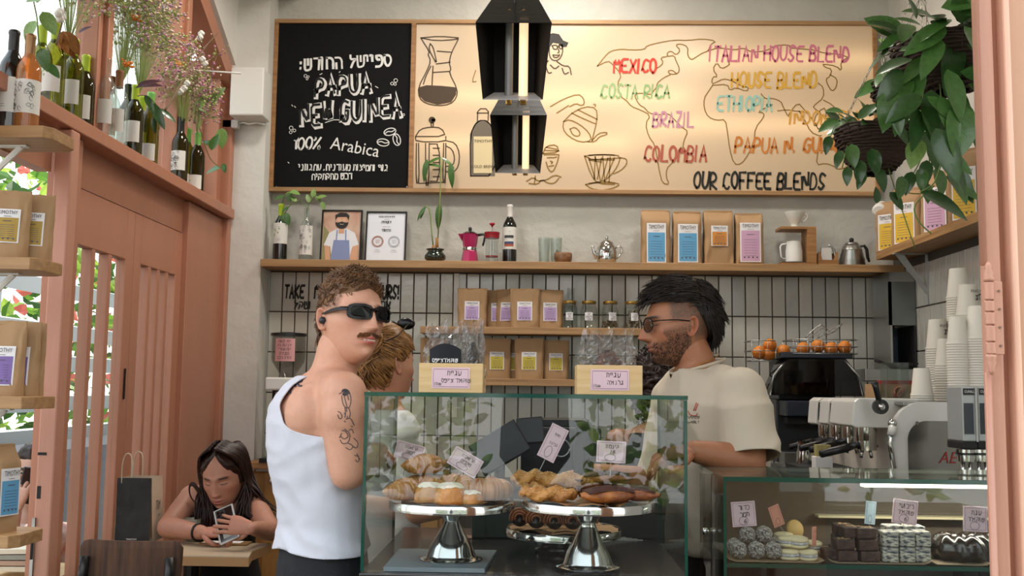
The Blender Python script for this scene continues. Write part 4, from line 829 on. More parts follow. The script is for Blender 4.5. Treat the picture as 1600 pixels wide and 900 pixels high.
# ---------------- lettering on the tiles ----------------
wl_ = thing('wall_lettering', 'black brush lettering and Hebrew line painted on the tiles behind the sunglasses man', 'lettering', (0, D-.017, 1.8))
def wtext(s, px, py, h, w):
 m = MB(); brush(m, s, 0, 0, h/300., 0, Matrix.Identity(4), lw=.016); xs = [v[0] for v in m.v]; k = (w/300.)/(max(xs)-min(xs)); mid = (max(xs)+min(xs))/2; c = PY(px, py, D-.017)
 m2 = MB(); m2.add([((v[0]-mid)*k+c.x, 0, c.z-1.8+v[2]) for v in m.v], m.f); tag(m2.build('lettering', m_ink, wl_, clean=False), kind='stuff')
wtext('TAKE', 461, 456, 20, 32); wtext('MINE', 508, 456, 20, 36); wtext('YOURS!', 602, 456, 20, 44)
for s, px in (('ושקל', 472), ('אספ', 598)): c = PY(px, 477, D-.019); TEXT(heb(s), .062, m_ink, wl_, TR(c.x, -.002, c.z-1.8), name='lettering', bold=.02, sx=.9)
# security camera, cables, speaker box
cp = PY(1376, 326, 5.18); t = thing('security_camera', 'small white bullet security camera in the corner above the kettle', 'camera', (cp.x, cp.y, cp.z)); t.rotation_euler = (.35, 0, -.5)
MB().lathe([(.024, -.04), (.034, -.03), (.034, .05), (.025, .06)], 20, T=RX(pi/2)).build('housing', m_white, t, smooth=True, angle=.7); MB().lathe([(.0, .0405), (.022, .0405), (.024, .038)], 20, T=RX(pi/2)).build('front_ring', m_black, t); MB().ell((0, -.04, 0), (.010, .006, .010), 12).build('lens', M('lens', '#050507', .05, coat=1), t, smooth=True); MB().tube([(.03, .03, 0), (.06, .06, .01), (.10, .08, .02)], .012, 10).build('mount', m_white, t, smooth=True)
sp_ = PY(388, 145, 5.05); t = thing('wall_speaker', 'white box speaker on the pillar left of the chalkboard', 'speaker', (sp_.x, 5.09, sp_.z)); MB().bb(-.085, .085, -.07, .075, -.125, .125).build('cabinet', m_white, t, bevel=.008); MB().bb(-.075, -.0, .075, .082, -.03, .03).build('wall_bracket', m_white, t)
jb_ = PY(358, 193, 5.12); t = thing('junction_box', 'small white junction box with a cable below the wall speaker', 'junction box', (jb_.x, 5.14, jb_.z)); MB().bb(-.045, .045, -.02, .02, -.022, .022).build('box', m_white, t, bevel=.004)
MB().tube([(.045, 0, .005), (.07, 0, .012), (.10, -.01, 0), (.14, -.01, .008), (.18, .0, 0)], .006, 6).build('cable', m_white, t, smooth=True)
# ---------------- people: tools ----------------
def V(*a): return Vector(a)
def loft(m, secs, n=20):
 """elliptical sections (centre, rx, ry, yaw) stacked along a body axis"""
 o = []
 for c, rx, ry, yaw in secs:
  for k in range(n):
   a = 2*pi*k/n; x, y = math.cos(a)*rx, math.sin(a)*ry
   o.append(Vector(c)+Vector((x*math.cos(yaw)-y*math.sin(yaw), x*math.sin(yaw)+y*math.cos(yaw), 0)))
 fs = [(i*n+k, i*n+(k+1) % n, (i+1)*n+(k+1) % n, (i+1)*n+k) for i in range(len(secs)-1) for k in range(n)]
 fs += [tuple(range(n))[::-1], tuple((len(secs)-1)*n+k for k in range(n))]
 m.add(o, fs)
def limb(m, pts, rs, flat=1.):
 m.tube(pts, rs, 16, flat=flat)
 for p, r in zip(pts, rs): m.ell(p, r*.995, 14)
def blob(m, voxel=.007, it=6, fac=.6):
 """weld overlapping volumes into one smooth skin"""
 me = bpy.data.meshes.new('b'); me.from_pydata([tuple(v) for v in m.v], [], m.f)
 bm = bmesh.new(); bm.from_mesh(me); bmesh.ops.recalc_face_normals(bm, faces=bm.faces); bm.to_mesh(me); bm.free()
 o = bpy.data.objects.new('b', me); COL.objects.link(o)
 r = o.modifiers.new('r', 'REMESH'); r.mode = 'VOXEL'; r.voxel_size = voxel
 s = o.modifiers.new('s', 'SMOOTH'); s.factor = fac; s.iterations = it
 t = o.modifiers.new('t', 'TRIANGULATE')
 ev = o.evaluated_get(bpy.context.evaluated_depsgraph_get()); m2 = bpy.data.meshes.new_from_object(ev)
 Vn = np.empty(len(m2.vertices)*3); m2.vertices.foreach_get('co', Vn); Nn = np.empty(len(m2.vertices)*3); m2.vertices.foreach_get('normal', Nn)
 Fn = np.empty(len(m2.polygons)*3, dtype=np.int32); m2.polygons.foreach_get('vertices', Fn)
 bpy.data.objects.remove(o); return Vn.reshape(-1, 3), Nn.reshape(-1, 3), Fn.reshape(-1, 3)
def clip(Vn, Fn, f):
 """keep the part of a triangle mesh where f(points) < 0, cut cleanly along the boundary"""
 d = f(Vn); vs = [tuple(v) for v in Vn]; out = []; cache = {}
 def cut(a, b):
  k = (min(a, b), max(a, b))
  if k not in cache:
   t = d[a]/(d[a]-d[b]); vs.append(tuple(Vn[a]*(1-t)+Vn[b]*t)); cache[k] = len(vs)-1
  return cache[k]
 for tri in Fn:
  s = d[tri] < 0
  if s.all(): out.append(tuple(int(i) for i in tri)); continue
  if not s.any(): continue
  P = []
  for i in range(3):
   a, b = int(tri[i]), int(tri[(i+1) % 3])
   if d[a] < 0: P.append(a)
   if (d[a] < 0) != (d[b] < 0): P.append(cut(a, b))
  out.append(tuple(P))
 used = sorted({i for f_ in out for i in f_}); mp = {u: k for k, u in enumerate(used)}
 return [vs[u] for u in used], [tuple(mp[i] for i in f_) for f_ in out]
def pobj(name, vs, fs, mat, par, thick=0., smooth=True, cols=None):
 me = bpy.data.meshes.new(name); me.from_pydata([tuple(v) for v in vs], [], [tuple(int(i) for i in f) for f in fs])
 me.materials.append(mat)
 if smooth: me.shade_smooth()
 if cols is not None:
  ca = me.color_attributes.new('col', 'FLOAT_COLOR', 'POINT'); ca.data.foreach_set('color', np.asarray(cols, dtype=np.float32).ravel())
 o = bpy.data.objects.new(name, me); COL.objects.link(o); o.parent = par; o.matrix_parent_inverse = Matrix.Translation(-par.location)
 if thick: s = o.modifiers.new('s', 'SOLIDIFY'); s.thickness = thick; s.offset = 0
 return o
def pmb(mb, name, mat, par, **k):
 o = mb.build(name, mat, par, **k); o.matrix_parent_inverse = Matrix.Translation(-par.location); return o
def folds(Vn, Nn, amp, sc, dirv=(1, 1, 2.), seed=0):
 o = Vector((seed*7.1, seed*3.3, 0)); W_ = Vn.copy()
 for i in range(len(Vn)):
  p = Vector(Vn[i]); q = Vector((p.x*dirv[0], p.y*dirv[1], p.z*dirv[2]))*sc+o
  n1 = noise.noise(q+Vector((noise.noise(q*.5)*1.6, 0, 0))); W_[i] += Nn[i]*amp*(1-2*abs(n1)*1.6)
 return W_
def skin_mat(name): return M(name, '#ffffff', .48, sss=.12, attr='col', var=.06, vscale=60, bump=.10, bscale=220)
m_skin = skin_mat('skin')
def headpt(d, q):
 """point on the head for a unit direction; face looks to -y, eyes at z=0; q = shape options"""
 x, y, z = d; r = math.hypot(x, y); t = max(-z, 0)
 if z >= 0: rad = r; zz = z*.116
 else: ex = 2.7+1.3*max(0, -y); rad = (1-t**ex)**(1/ex) if t < 1 else 0; zz = z*(.121*q.get('jaw', 1.))
 ux, uy = (x/r, y/r) if r > 1e-6 else (0, 0)
 px = ux*rad*.0755*q.get('w', 1.); py = uy*rad*(.098 if uy < 0 else .104)
 if t > 0:
  px *= 1-.36*t**1.7
  if uy > 0: py *= 1-.62*t**.9
  else: py *= 1-.04*t
 if z > 0 and uy < 0: py *= 1-.05*z
 # features
 f = max(0., -uy); g = lambda a, s: math.exp(-(a/s)**2)
 if uy < .2:
  ax = abs(px)
  py -= .0045*g(zz-.019, .009)*g(ax-.026, .030)*f                       # brow ridge
  py += .0120*g(ax-.031, .0150)*g(zz-.002, .0105)*f                      # sockets
  py -= .0045*g(ax-.031, .0105)*g(zz+.001, .0070)*f*q.get('lid', 1.)      # closed or lowered lids
  tn = (.016-zz)/(.054)                                                    # nose
  if -.25 < tn < 1.35:
   a = max(0, min(1, (tn+.25)/.25)); h = (.004+q.get('nose', .021)*max(0, min(1, tn))**1.15)*a
   if tn > 1: h *= max(0, 1-((tn-1)/.24)**1.5)
   py -= h*math.exp(-abs(ax/(.0075+.0055*max(0, min(1, tn))))**2.4)*f
  py -= .0075*g(ax-.0115, .0055)*g(zz+.0385, .0065)*f                     # alae
  py -= .0035*g(ax, .030)*g(zz+.064, .016)*f                              # muzzle
  py -= .0052*g(ax, .019)*g(zz+.0625, .0042)*f+.0056*g(ax, .016)*g(zz+.0735, .0050)*f
  py += .0040*g(ax, .024)*g(zz+.0680, .0022)*f
  py += .0035*g(ax, .022)*g(zz+.0860, .0065)*f
  py -= q.get('chin', .0085)*g(ax, .020)*g(zz+.104, .014)*f
  py -= .0040*g(ax-.046, .016)*g(zz+.022, .016)
  px += math.copysign(.0030, px)*g(ax-.062, .02)*g(zz+.022, .02)
  py += .0030*g(ax-.045, .013)*g(zz+.060, .02)*f
 return Vector((px, py, zz))
def fpt(x, z, q, e=0.):
 """point of the face at sideways x and height z"""
 best = None
 for k in range(60):
  a = -pi/2+(x/abs(x) if x else 1)*k*.028; zz = z/(.116 if z >= 0 else .121*q.get('jaw', 1.)); r = math.sqrt(max(0, 1-zz*zz)); p = headpt((math.cos(a)*r, math.sin(a)*r, zz), q)
  if best is None or abs(p.x-x) < abs(best.x-x): best = p
 return best+Vector((best.x*.3, -1, 0)).normalized()*e
def hdir(th, ph): return (math.sin(th)*math.cos(ph), math.sin(th)*math.sin(ph), math.cos(th))
def head_geo(q, nu=150, nv=120):
 vs = []; fs = []
 for j in range(nv+1):
  th = pi*(.002+.996*j/nv)
  for i in range(nu): vs.append(headpt(hdir(th, 2*pi*i/nu), q))
 for j in range(nv):
  for i in range(nu): fs.append((j*nu+i, (j+1)*nu+i, (j+1)*nu+(i+1) % nu, j*nu+(i+1) % nu))
 return vs, fs
def ear_geo(side, q):
 """shell with rim, concha and lobe"""
 vs = []; fs = []; na, nr = 28, 9
 for j in range(nr+1):
  r = j/nr
  for i in range(na):
   a = 2*pi*i/na; yy = math.cos(a)*.0175*r; zz = math.sin(a)*.0315*r*(1 if math.sin(a) > 0 else .95); yy *= 1-.25*max(0, -math.sin(a))
   h = .011-.013*math.exp(-((r-.30)/.35)**2)*(1 if math.sin(a) > -.7 else .4)+.0045*math.exp(-((r-.86)/.12)**2)-.006*(r > .97)
   if math.cos(a) < -.3: h -= .009*r
   vs.append(Vector((side*(.0715*q.get('w', 1.)+h), .012+yy+.006*(zz/.03), -.014+zz)))
 # inner side closes towards the skull
 for i in range(na):
  a = 2*pi*i/na; vs.append(Vector((side*.066, .010+math.cos(a)*.011, -.012+math.sin(a)*.022)))
 for j in range(nr+1):
  for i in range(na): fs.append((j*na+i, j*na+(i+1) % na, (j+1)*na+(i+1) % na, (j+1)*na+i))
 return vs, fs
def mixc(a, b, t): return tuple(a[i]*(1-t)+b[i]*t for i in range(3))+(1,)
def make_body(par, parts_mb, HM, q, skin, paint=None, voxel=.007, hands=()):
 """one mesh: welded trunk and limbs + detailed head, ears and hands"""
 Vn, Nn, Fn = blob(parts_mb, voxel)
 vs = [Vector(v) for v in Vn]; fs = [tuple(f) for f in Fn]; c0 = lin(skin); cols = [c0]*len(vs)
 hv, hf = head_geo(q); b = len(vs)
 g = lambda a, s: math.exp(-(a/s)**2)
 lip = lin(q.get('lip', '#b5615a')); brow = lin(q.get('brow', '#3a2a1e')); stub = lin(q.get('stubc', '#4b382c'))
 for p in hv:
  c = c0; ax = abs(p.x); front = p.y < -.02
  if front:
   c = mixc(c, lin('#c4705c'), .22*g(ax-.045, .02)*g(p.z+.03, .02)+.25*g(ax, .012)*g(p.z+.035, .012))
   c = mixc(c, lip, min(1, 1.1*g(ax, .021)*max(g(p.z+.0625, .0045), g(p.z+.0735, .0055))))
   c = mixc(c, lin('#4a1f1b'), .8*g(ax, .019)*g(p.z+.068, .0016))
   if q.get('brows', 1): c = mixc(c, brow, min(1, 1.3*math.exp(-(abs(ax-.031)/.0165)**4)*g(p.z-.0195+.12*max(0, ax-.036), .0038)))
   if q.get('lash', 1): c = mixc(c, lin('#1d1412'), min(1, 1.2*math.exp(-(abs(ax-.031)/.0125)**4)*g(p.z+.0045-18*(ax-.031)**2, .0018)))
  s_ = q.get('stubble', 0)
  if s_:
   line = -.045+.02*max(0, (p.y+.09)/.09)+(.03 if ax > .055 else 0); a = max(0, min(1, (line-p.z)/.018))*(1 if p.y < .012 else 0)
   a = max(a, .9*g(ax, .026)*g(p.z+.052, .007)*(1 if front else 0)); a *= 1-.95*g(ax, .019)*g(p.z+.068, .0085)
   n_ = .75+.5*noise.noise(p*260); c = mixc(c, stub, min(.95, a*s_*n_))
  if q.get('fade', 0) and ax > .03:     # clipped hair on the temples and nape
   a = max(0, min(1, (p.z-(-.005 if p.y < .02 else -.055))/.02))*max(0, min(1, (p.y+.052)/.012)); c = mixc(c, lin(q['hairc']), a*q['fade']*(.8+.4*noise.noise(p*240)))
  cols.append(c); vs.append(HM @ p)
 fs += [tuple(i+b for i in f) for f in hf]
 for s in (-1, 1):
  b = len(vs); ev, ef = ear_geo(s, q)
  for k, p in enumerate(ev): cols.append(mixc(c0, lin('#b0543f'), .25+.25*(k < 84))); vs.append(HM @ p)
  fs += [tuple(i+b for i in f) for f in ef]
 for hm in hands:
  b = len(vs)
  for k, p in enumerate(hm[0]):
   vs.append(Vector(p)); cols.append(mixc(c0, lin('#c06a55'), .12))
  fs += [tuple(i+b for i in f) for f in hm[1]]
 if paint: cols = [paint(v, c) for v, c in zip(vs, cols)]
 return pobj('body', vs, fs, m_skin, par, cols=cols)
def hair_mat(name, c, c2, rough=.45):
 return M(name, c, rough, col2=c2, vscale=40, stretch=(1, 1, 1), spec=.35)
def cap_hair(par, HM, q, keep, thick, mat, name='hair', nu=110, nv=90, rough=.004, seed=0):
 """hair volume: the scalp pushed outwards where keep(dir-point)<0"""
 vs = []; 
 for j in range(nv+1):
  for i in range(nu):
   p = headpt(hdir(pi*(.002+.996*j/nv), 2*pi*i/nu), q); k = keep(p); n = Vector((p.x, p.y, p.z*.9)).normalized()
   t = thick(p)*max(0, min(1, -k/.012)); t += rough*noise.noise(Vector((p.x*70, p.y*30, p.z*70))+Vector((seed, 0, 0)))*min(1, t/.006)
   vs.append((p+n*(t-.0012), k))
 fs = [(j*nu+i, (j+1)*nu+i, (j+1)*nu+(i+1) % nu, j*nu+(i+1) % nu) for j in range(nv) for i in range(nu)]
 fs = [f for f in fs if min(vs[i][1] for i in f) < 0]
 return pobj(name, [HM @ v for v, k in vs], fs, mat, par)
def tufts(par, HM, q, n, keep, flow, length, mat, name='hair_strands', r=.0016, base=None, seed=1, segs=4, curl=0., wig=.25, lift=.30):
 rg = random.Random(seed); m = MB()
 cnt = 0; tries = 0
 while cnt < n and tries < n*12:
  tries += 1; z = rg.uniform(-1, 1); a = rg.uniform(0, 2*pi); s = math.sqrt(1-z*z); d = (s*math.cos(a), s*math.sin(a), z)
  p = headpt(d, q)
  if keep(p) > 0: continue
  nrm = Vector((p.x, p.y, p.z*.9)).normalized(); p = p+nrm*(base(p) if base else 0)
  L = length(p)*rg.uniform(.7, 1.2); f = Vector(flow(p)); f = (f-nrm*f.dot(nrm)*.6)+Vector((rg.uniform(-wig, wig), rg.uniform(-wig, wig), rg.uniform(-wig, wig))); f.normalize()
  pts = []; ph = rg.uniform(0, 6)
  for i in range(segs+1):
   t = i/segs; w = Vector((math.sin(ph+t*5), math.cos(ph+t*5), math.sin(ph*2+t*4)))*curl*t
   pts.append(HM @ (p+f*L*t+nrm*L*lift*math.sin(pi*t*.8)*(.6)-Vector((0, 0, 1))*L*.12*t*t+w))
  m.tube(pts, [r*(1-.75*(i/segs)**2) for i in range(segs+1)], 4, cap=False); cnt += 1
 return tag(pmb(m, name, mat, par, smooth=True, clean=False), kind='stuff')
def strands(par, curves, mat, name='hair_strands', r=.003, n=5):
 m = MB()
 for c in curves:
  k = len(c); m.tube(c, [r*(.9 if i == 0 else 1)*(1-.8*(i/(k-1))**3) for i in range(k)], n, cap=False)
 return tag(pmb(m, name, mat, par, smooth=True, clean=False), kind='stuff')
def HMat(c, face, tilt=0., roll=0., s=1.):
 """head matrix: centre, horizontal facing direction, pitch (down +), roll"""
 f = Vector((face[0], face[1], 0)).normalized(); yaw = math.atan2(f.y, f.x)+pi/2
 return Matrix.Translation(Vector(c)) @ RZ(yaw) @ RX(tilt) @ RY(roll) @ Matrix.Scale(s, 4)
def hand(o, fwd, up, side, s=1., curl=(.5, .5, .5, .5), thumb=.5, spread=.08):
 """palm with four fingers and a thumb; fwd = to the fingertips, up = back of the hand"""
 f = Vector(fwd).normalized(); u = (Vector(up)-f*Vector(up).dot(f)).normalized(); r = f.cross(u)*side
 m = MB(); P = lambda a, b, c: Vector(o)+(f*a+r*b+u*c)*s
 n = 14; secs = [(0, .027, .020), (.02, .031, .018), (.05, .040, .016), (.08, .042, .0135), (.092, .038, .010)]
 O = []
 for a, w, h in secs:
  for k in range(n): t = 2*pi*k/n; O.append(P(a, math.copysign(abs(math.cos(t))**.7, math.cos(t))*w, math.sin(t)*h))
 m.add(O, [(i*n+k, i*n+(k+1) % n, (i+1)*n+(k+1) % n, (i+1)*n+k) for i in range(len(secs)-1) for k in range(n)]+[tuple(range(n)), tuple((len(secs)-1)*n+k for k in range(n))])
 for i, (b, L, rr) in enumerate(((.029, .072, .0085), (.010, .082, .0088), (-.010, .076, .0083), (-.028, .060, .0072))):
  c = curl[i]; a = .082; h = 0; an = 0; pts = [P(a-.012, b*.92, .0), P(a, b, .001)]; ds = (L*.45, L*.30, L*.25)
  for k, dd in enumerate(ds):
   an += c*(1.0, 1.1, .7)[k]; a += math.cos(an)*dd; h -= math.sin(an)*dd; b2 = b*(1+spread*(k+1)); pts.append(P(a, b2, h))
  m.tube(pts, [rr*1.0*s, rr*1.05*s, rr*s, rr*.93*s, rr*.78*s], 10); m.ell(pts[-1], rr*.78*s, 10)
  for p_ in pts[2:4]: m.ell(p_, rr*1.02*s, 10)
 T = thumb; pts = [P(.018, .022, -.004), P(.035, .040, -.010-.01*T), P(.058, .052-.012*T, -.018-.022*T), P(.078, .052-.024*T, -.022-.034*T)]
 m.tube(pts, [.013*s, .0115*s, .0098*s, .0078*s], 10); m.ell(pts[-1], .0078*s, 10); m.ell(pts[2], .0100*s, 10)
 return [tuple(v) for v in m.v], m.f
def legs(m, hip, fwd, side, zf=0., r=.085):
 """standing legs from the hip centre to the floor"""
 for s in (-1, 1):
  h = Vector(hip)+Vector(side)*s*.085; k = Vector((h.x, h.y, zf+.48))+Vector(fwd)*.02; a = Vector((h.x, h.y, zf+.08))
  limb(m, [h, (h+k)/2, k, (k+a)/2+Vector(fwd)*-.015, a], [r, r*.86, r*.66, r*.64, r*.48])
def shoe(par, p, fwd, mat):
 f = Vector(fwd).normalized(); yaw = math.atan2(f.y, f.x)-pi/2
 m = MB(); m.grid(lambda u, v: (math.cos(2*pi*u)*.045*(1-.25*v)*(1-.12*math.sin(2*pi*u)), .05+math.sin(2*pi*u)*.13*(1-.35*v)-.05*v, .09*v*(1-.35*max(0, math.sin(2*pi*u)))), 20, 6, closeu=True)
 m.f.append(tuple(range(20))[::-1]); m.m.append(0); m.f.append(tuple(100+k for k in range(20))); m.m.append(0)
 m.v = [tuple(Matrix.Translation(Vector(p)) @ RZ(yaw) @ Vector(v)) for v in m.v]; return pmb(m, 'shoe', mat, par, smooth=True)
def surf_hit(objs_bvh, px, py, off=.0012):
 r = ray(px, py); o = Vector((0, 0, CH)); h = objs_bvh.ray_cast(o, r.normalized()); 
 return None if h[0] is None else h[0]+h[1]*off
from mathutils.bvhtree import BVHTree
def decal(par, body, name, polys, w, mat, off=.0009):
 """ink lines laid on the skin"""
 me = body.data; bvh = BVHTree.FromPolygons([v.co for v in me.vertices], [tuple(p.vertices) for p in me.polygons]); m = MB()
 for P in polys:
  P = smooth_line(P, 1) if len(P) > 2 else P; Q = [surf_hit(bvh, a, b_, off) for a, b_ in P]; Q = [q for q in Q if q is not None]
  if len(Q) > 1:
   o = []; ww = w
   for i, p in enumerate(Q):
    d = (Q[min(i+1, len(Q)-1)]-Q[max(i-1, 0)]); 
    if d.length < 1e-6: d = Vector((0, 0, 1))
    n_ = (Vector((0, 0, CH))-p).normalized(); s = d.normalized().cross(n_).normalized()*ww/2; o += [p+s, p-s]
   m.add(o, [(2*i, 2*i+1, 2*i+3, 2*i+2) for i in range(len(Q)-1)])
 return tag(pmb(m, name, mat, par, clean=False), kind='stuff')
def catmull(P, k=4):
 Q = []; n = len(P)
 for i in range(n-1):
  p0, p1, p2, p3 = P[max(i-1, 0)], P[i], P[i+1], P[min(i+2, n-1)]
  for j in range(k):
   t = j/k; Q.append(.5*((2*p1)+(p2-p0)*t+(2*p0-5*p1+4*p2-p3)*t*t+(3*p1-p0-3*p2+p3)*t**3))
 return Q+[P[-1]]
# ---------------- man in the white tank top ----------------
def man_tank():
 Y = 2.56; fw = V(.90, .43, 0); rt = V(.43, -.90, 0)      # body facing, his right side
 P = lambda px, py, dy=0: PY(px, py, Y+dy)
 base = P(500, 880); par = thing('person', 'young man in white tank top and black sunglasses standing beside the tall glass case', 'person', (base.x, base.y, 0))
 yaw = math.atan2(rt.y, rt.x)
 m = MB(); C = lambda px, py: P(px, py)
 # trunk sections: rx = half width along the shoulder line, ry = half depth
 tr_ = [(C(503, 905), .146, .100, yaw), (C(503, 860), .142, .094, yaw), (C(502, 815), .136, .090, yaw), (C(500, 770), .142, .098, yaw), (C(497, 720), .155, .108, yaw), (C(497, 675), .165, .115, yaw), (C(499, 635), .165, .108, yaw), (C(506, 603), .135, .085, yaw), (C(516, 583), .075, .062, yaw)]
 loft(m, tr_)
 hc = P(547, 495); nk0 = P(516, 605); nk1 = P(532, 540)
 limb(m, [nk0, (nk0+nk1)/2, nk1], [.066, .056, .056])
 sh = P(510, 624)+rt*.155+fw*.0; shl = P(506, 624)-rt*.165
 el = PY(543, 738, sh.y-.01); wr_ = el+V(.035, .235, .03)
 limb(m, [P(506, 608)+rt*.05, sh+V(0, 0, .012), sh.lerp(el, .25), sh.lerp(el, .6), el], [.055, .060, .0585, .050, .043]); m.ell(sh.lerp(el, .18)+rt*.008, (.060, .060, .07), 16)
 m.ell(P(500, 645)+rt*.10-fw*.05, (.06, .06, .075), 16)
 limb(m, [el, el.lerp(wr_, .35), wr_], [.043, .044, .030])
 ell_ = shl+V(-.0, .10, -.27); wrl = V(wr_.x-.10, wr_.y+.02, wr_.z+.02)
 limb(m, [P(506, 608)-rt*.05, shl, shl.lerp(ell_, .5), ell_], [.055, .058, .050, .043]); limb(m, [ell_, ell_.lerp(wrl, .4), wrl], [.043, .042, .029])
 HM = HMat(hc, (.69, -.72), -.05, .06, .98)
 q = dict(stubble=0, brows=1, brow='#5a3d28', lash=0, nose=.022, jaw=1.04, lip='#c2625a', w=.96, chin=.010, fade=.8, hairc='#6b4b33')
 h1 = hand(wr_, V(-.25, .95, -.1), V(0, 0, 1), 1, .98, (.4, .45, .5, .5)); h2 = hand(wrl, V(.5, .8, -.1), V(0, 0, 1), -1, .98, (.4, .45, .5, .5))
 body = make_body(par, m, HM, q, '#cf9a80', hands=(h1, h2))
 # tank top
 t = MB(); loft(t, [(c, rx+(.021 if i < 2 else .009), ry+(.021 if i < 2 else .010), w) for i, (c, rx, ry, w) in enumerate(tr_[:-1])]+[(C(515, 590), .10, .078, yaw)]); t.ell(P(500, 645)+rt*.095-fw*.05, (.062, .062, .075), 14)
 t.ell(P(508, 612)+rt*.10, (.062, .056, .045), 12); t.ell(P(508, 612)-rt*.10, (.062, .056, .045), 12)
 Vn, Nn, Fn = blob(t, .0075, 5); Vn = folds(Vn, Nn, .0035, 9, (1, 1, 1.5), 3)
 zarm = P(495, 676).z; ztop = P(510, 570).z; zhem = PY(500, 854, Y).z; ax0 = P(506, 600)
 cen = [P(500, 700), P(508, 600)]
 def f(X):
  l = (X[:, 0]-ax0.x)*rt.x+(X[:, 1]-ax0.y)*rt.y; z = X[:, 2]; fo = (X[:, 0]-ax0.x)*fw.x+(X[:, 1]-ax0.y)*fw.y
  a = 1-((np.abs(l)-.205)/.160)**2-((z-(zarm+.110))/np.where(z > zarm+.110, .20, .117))**2
  nk = .078-np.sqrt((l*.9)**2+(fo-.02)**2); nk = np.where(z > P(500, 625).z, nk, -1)
  scoop = np.where(fo > .02, z-(P(500, 640).z+(np.abs(l)*1.1)), -1)
  hem = zhem+.006*np.sin(l*30)-z
  return np.maximum.reduce([a, nk, hem, scoop])
 vs, fs = clip(Vn, Fn, f); m_tank = M('white_jersey', '#c9cbd6', .8, var=.04, vscale=20, bump=.08, bscale=300)
 top = pobj('tank_top', vs, fs, m_tank, par, .003)
 # jeans
 j = MB(); loft(j, [(C(503, 925), .158, .112, yaw), (C(503, 880), .154, .106, yaw), (C(503, 838), .144, .097, yaw)]); legs(j, C(504, 930), fw, rt, 0, .082)
 Vn, Nn, Fn = blob(j, .010, 4); Vn = folds(Vn, Nn, .004, 8, (1, 1, 1.5), 5); zw = P(500, 846).z
 vs, fs = clip(Vn, Fn, lambda X: X[:, 2]-zw); m_jean = M('black_denim', '#15161c', .85, var=.2, vscale=60, bump=.2, bscale=200)
 jo = pobj('jeans', vs, fs, m_jean, par, .003)
 for px in (462, 500, 540):
  c = PY(px, 872, Y-.10); pmb(MB().box(c, (.010, .006, .035)), 'belt_loop', m_jean, par)
 for s in (-1, 1): h = C(504, 930)+rt*s*.085; shoe(par, (h.x, h.y, 0), fw, m_black)
 # hair: short brushed-up top, faded sides, longer nape
 hm = hair_mat('brown_hair', '#7c5838', '#4d3422')
 def keep(p): # top above a line, and nape
  line = .062-.02*min(1, abs(p.x)/.06) if p.y < -.03 else (.020 if p.y < .02 else -.03)
  front = -.078-.0*p.z
  k = line-p.z
  if p.y < -.03: k = max(k, (-.088+abs(p.x)*.15)-p.y)
  if p.y > .035: k = min(k, max(-.075-p.z, .045-p.y))
  return k
 th = lambda p: .0025+.0025*(p.z > .05)+.006*max(0, min(1, (p.z-.05)/.05))
 cap_hair(par, HM, q, keep, th, hm, seed=4)
 tufts(par, HM, q, 2000, keep, lambda p: (p.x*6, -1.0 if p.y < .0 else .9, .8 if p.z > .05 else -1.3), lambda p: .017 if p.z > .056 else (.007 if p.z > .0 else .014), hm, base=th, r=.0013, seed=2, curl=.003, wig=.4)
 tufts(par, HM, q, 260, lambda p: max(.055-p.y, abs(p.z+.06)-.03), lambda p: (0, .15, -1), lambda p: .055, hm, name='nape_hair', base=lambda p: .004, r=.0018, seed=3)
 # moustache
 mo = MB(); rg = random.Random(5)
 for i in range(190):
  x = rg.uniform(-.027, .027); p = fpt(x, -.0525-.10*abs(x)+rg.uniform(-.0035, .0035), q, .0005); s = 1 if x > 0 else -1
  mo.tube([HM @ (p+V(0, .001, .001)), HM @ (p+V(s*.004, -.003, -.003)), HM @ (p+V(s*.009, -.002, -.007))], [.0009, .0009, .0003], 4, cap=False)
 tag(pmb(mo, 'moustache', hair_mat('moustache_hair', '#7a4f33', '#54341f'), par, clean=False), kind='stuff')
 # teeth
 te = MB()
 for i in range(-4, 5): te.box(fpt(i*.0038, -.0672, q, .0006), (.0036, .0012, .0050-abs(i)*.0003))
 te.v = [tuple(HM @ Vector(v)) for v in te.v]; tag(pmb(te, 'teeth', M('teeth', '#e8e2d8', .3), par), kind='stuff')
 # sunglasses
 g = MB(); fr = MB()
 def rr(cx, w, h, n=28):
  return [(cx+math.copysign(abs(math.cos(a))**.55, math.cos(a))*w, math.copysign(abs(math.sin(a))**.6, math.sin(a))*h) for a in [2*pi*i/n for i in range(n)]]
 T = HM @ TR(0, -.106, .000)
 for s in (-1, 1):
  o, i_ = rr(s*.0345, .0300, .0195), rr(s*.0345, .0240, .0135); n = len(o)
  wrap = lambda x: 5.5*(abs(x)**2)
  A = [Vector((x, -.003+wrap(x), z)) for x, z in o]+[Vector((x, -.003+wrap(x), z)) for x, z in i_]+[Vector((x, .002+wrap(x), z)) for x, z in o]+[Vector((x, .002+wrap(x), z)) for x, z in i_]
  fr.add(A, [(k, (k+1) % n, n+(k+1) % n, n+k) for k in range(n)]+[(2*n+k, 3*n+k, 3*n+(k+1) % n, 2*n+(k+1) % n) for k in range(n)]+[(k, 2*n+k, 2*n+(k+1) % n, (k+1) % n) for k in range(n)]+[(n+k, n+(k+1) % n, 3*n+(k+1) % n, 3*n+k) for k in range(n)], T)
  L_ = MB().add([Vector((x, .0+wrap(x), z)) for x, z in i_], [tuple(range(n))], T); ln = pmb(L_, 'lens', M('dark_lens', '#060608', .12, spec=.25), par)
  fr.tube([T @ V(s*.062, .020, .006), T @ V(s*.072, .04, .007), T @ V(s*.0765, .075, .005), T @ V(s*.0765, .115, .0)], [.0075, .0068, .006, .004], 10, flat=.45)
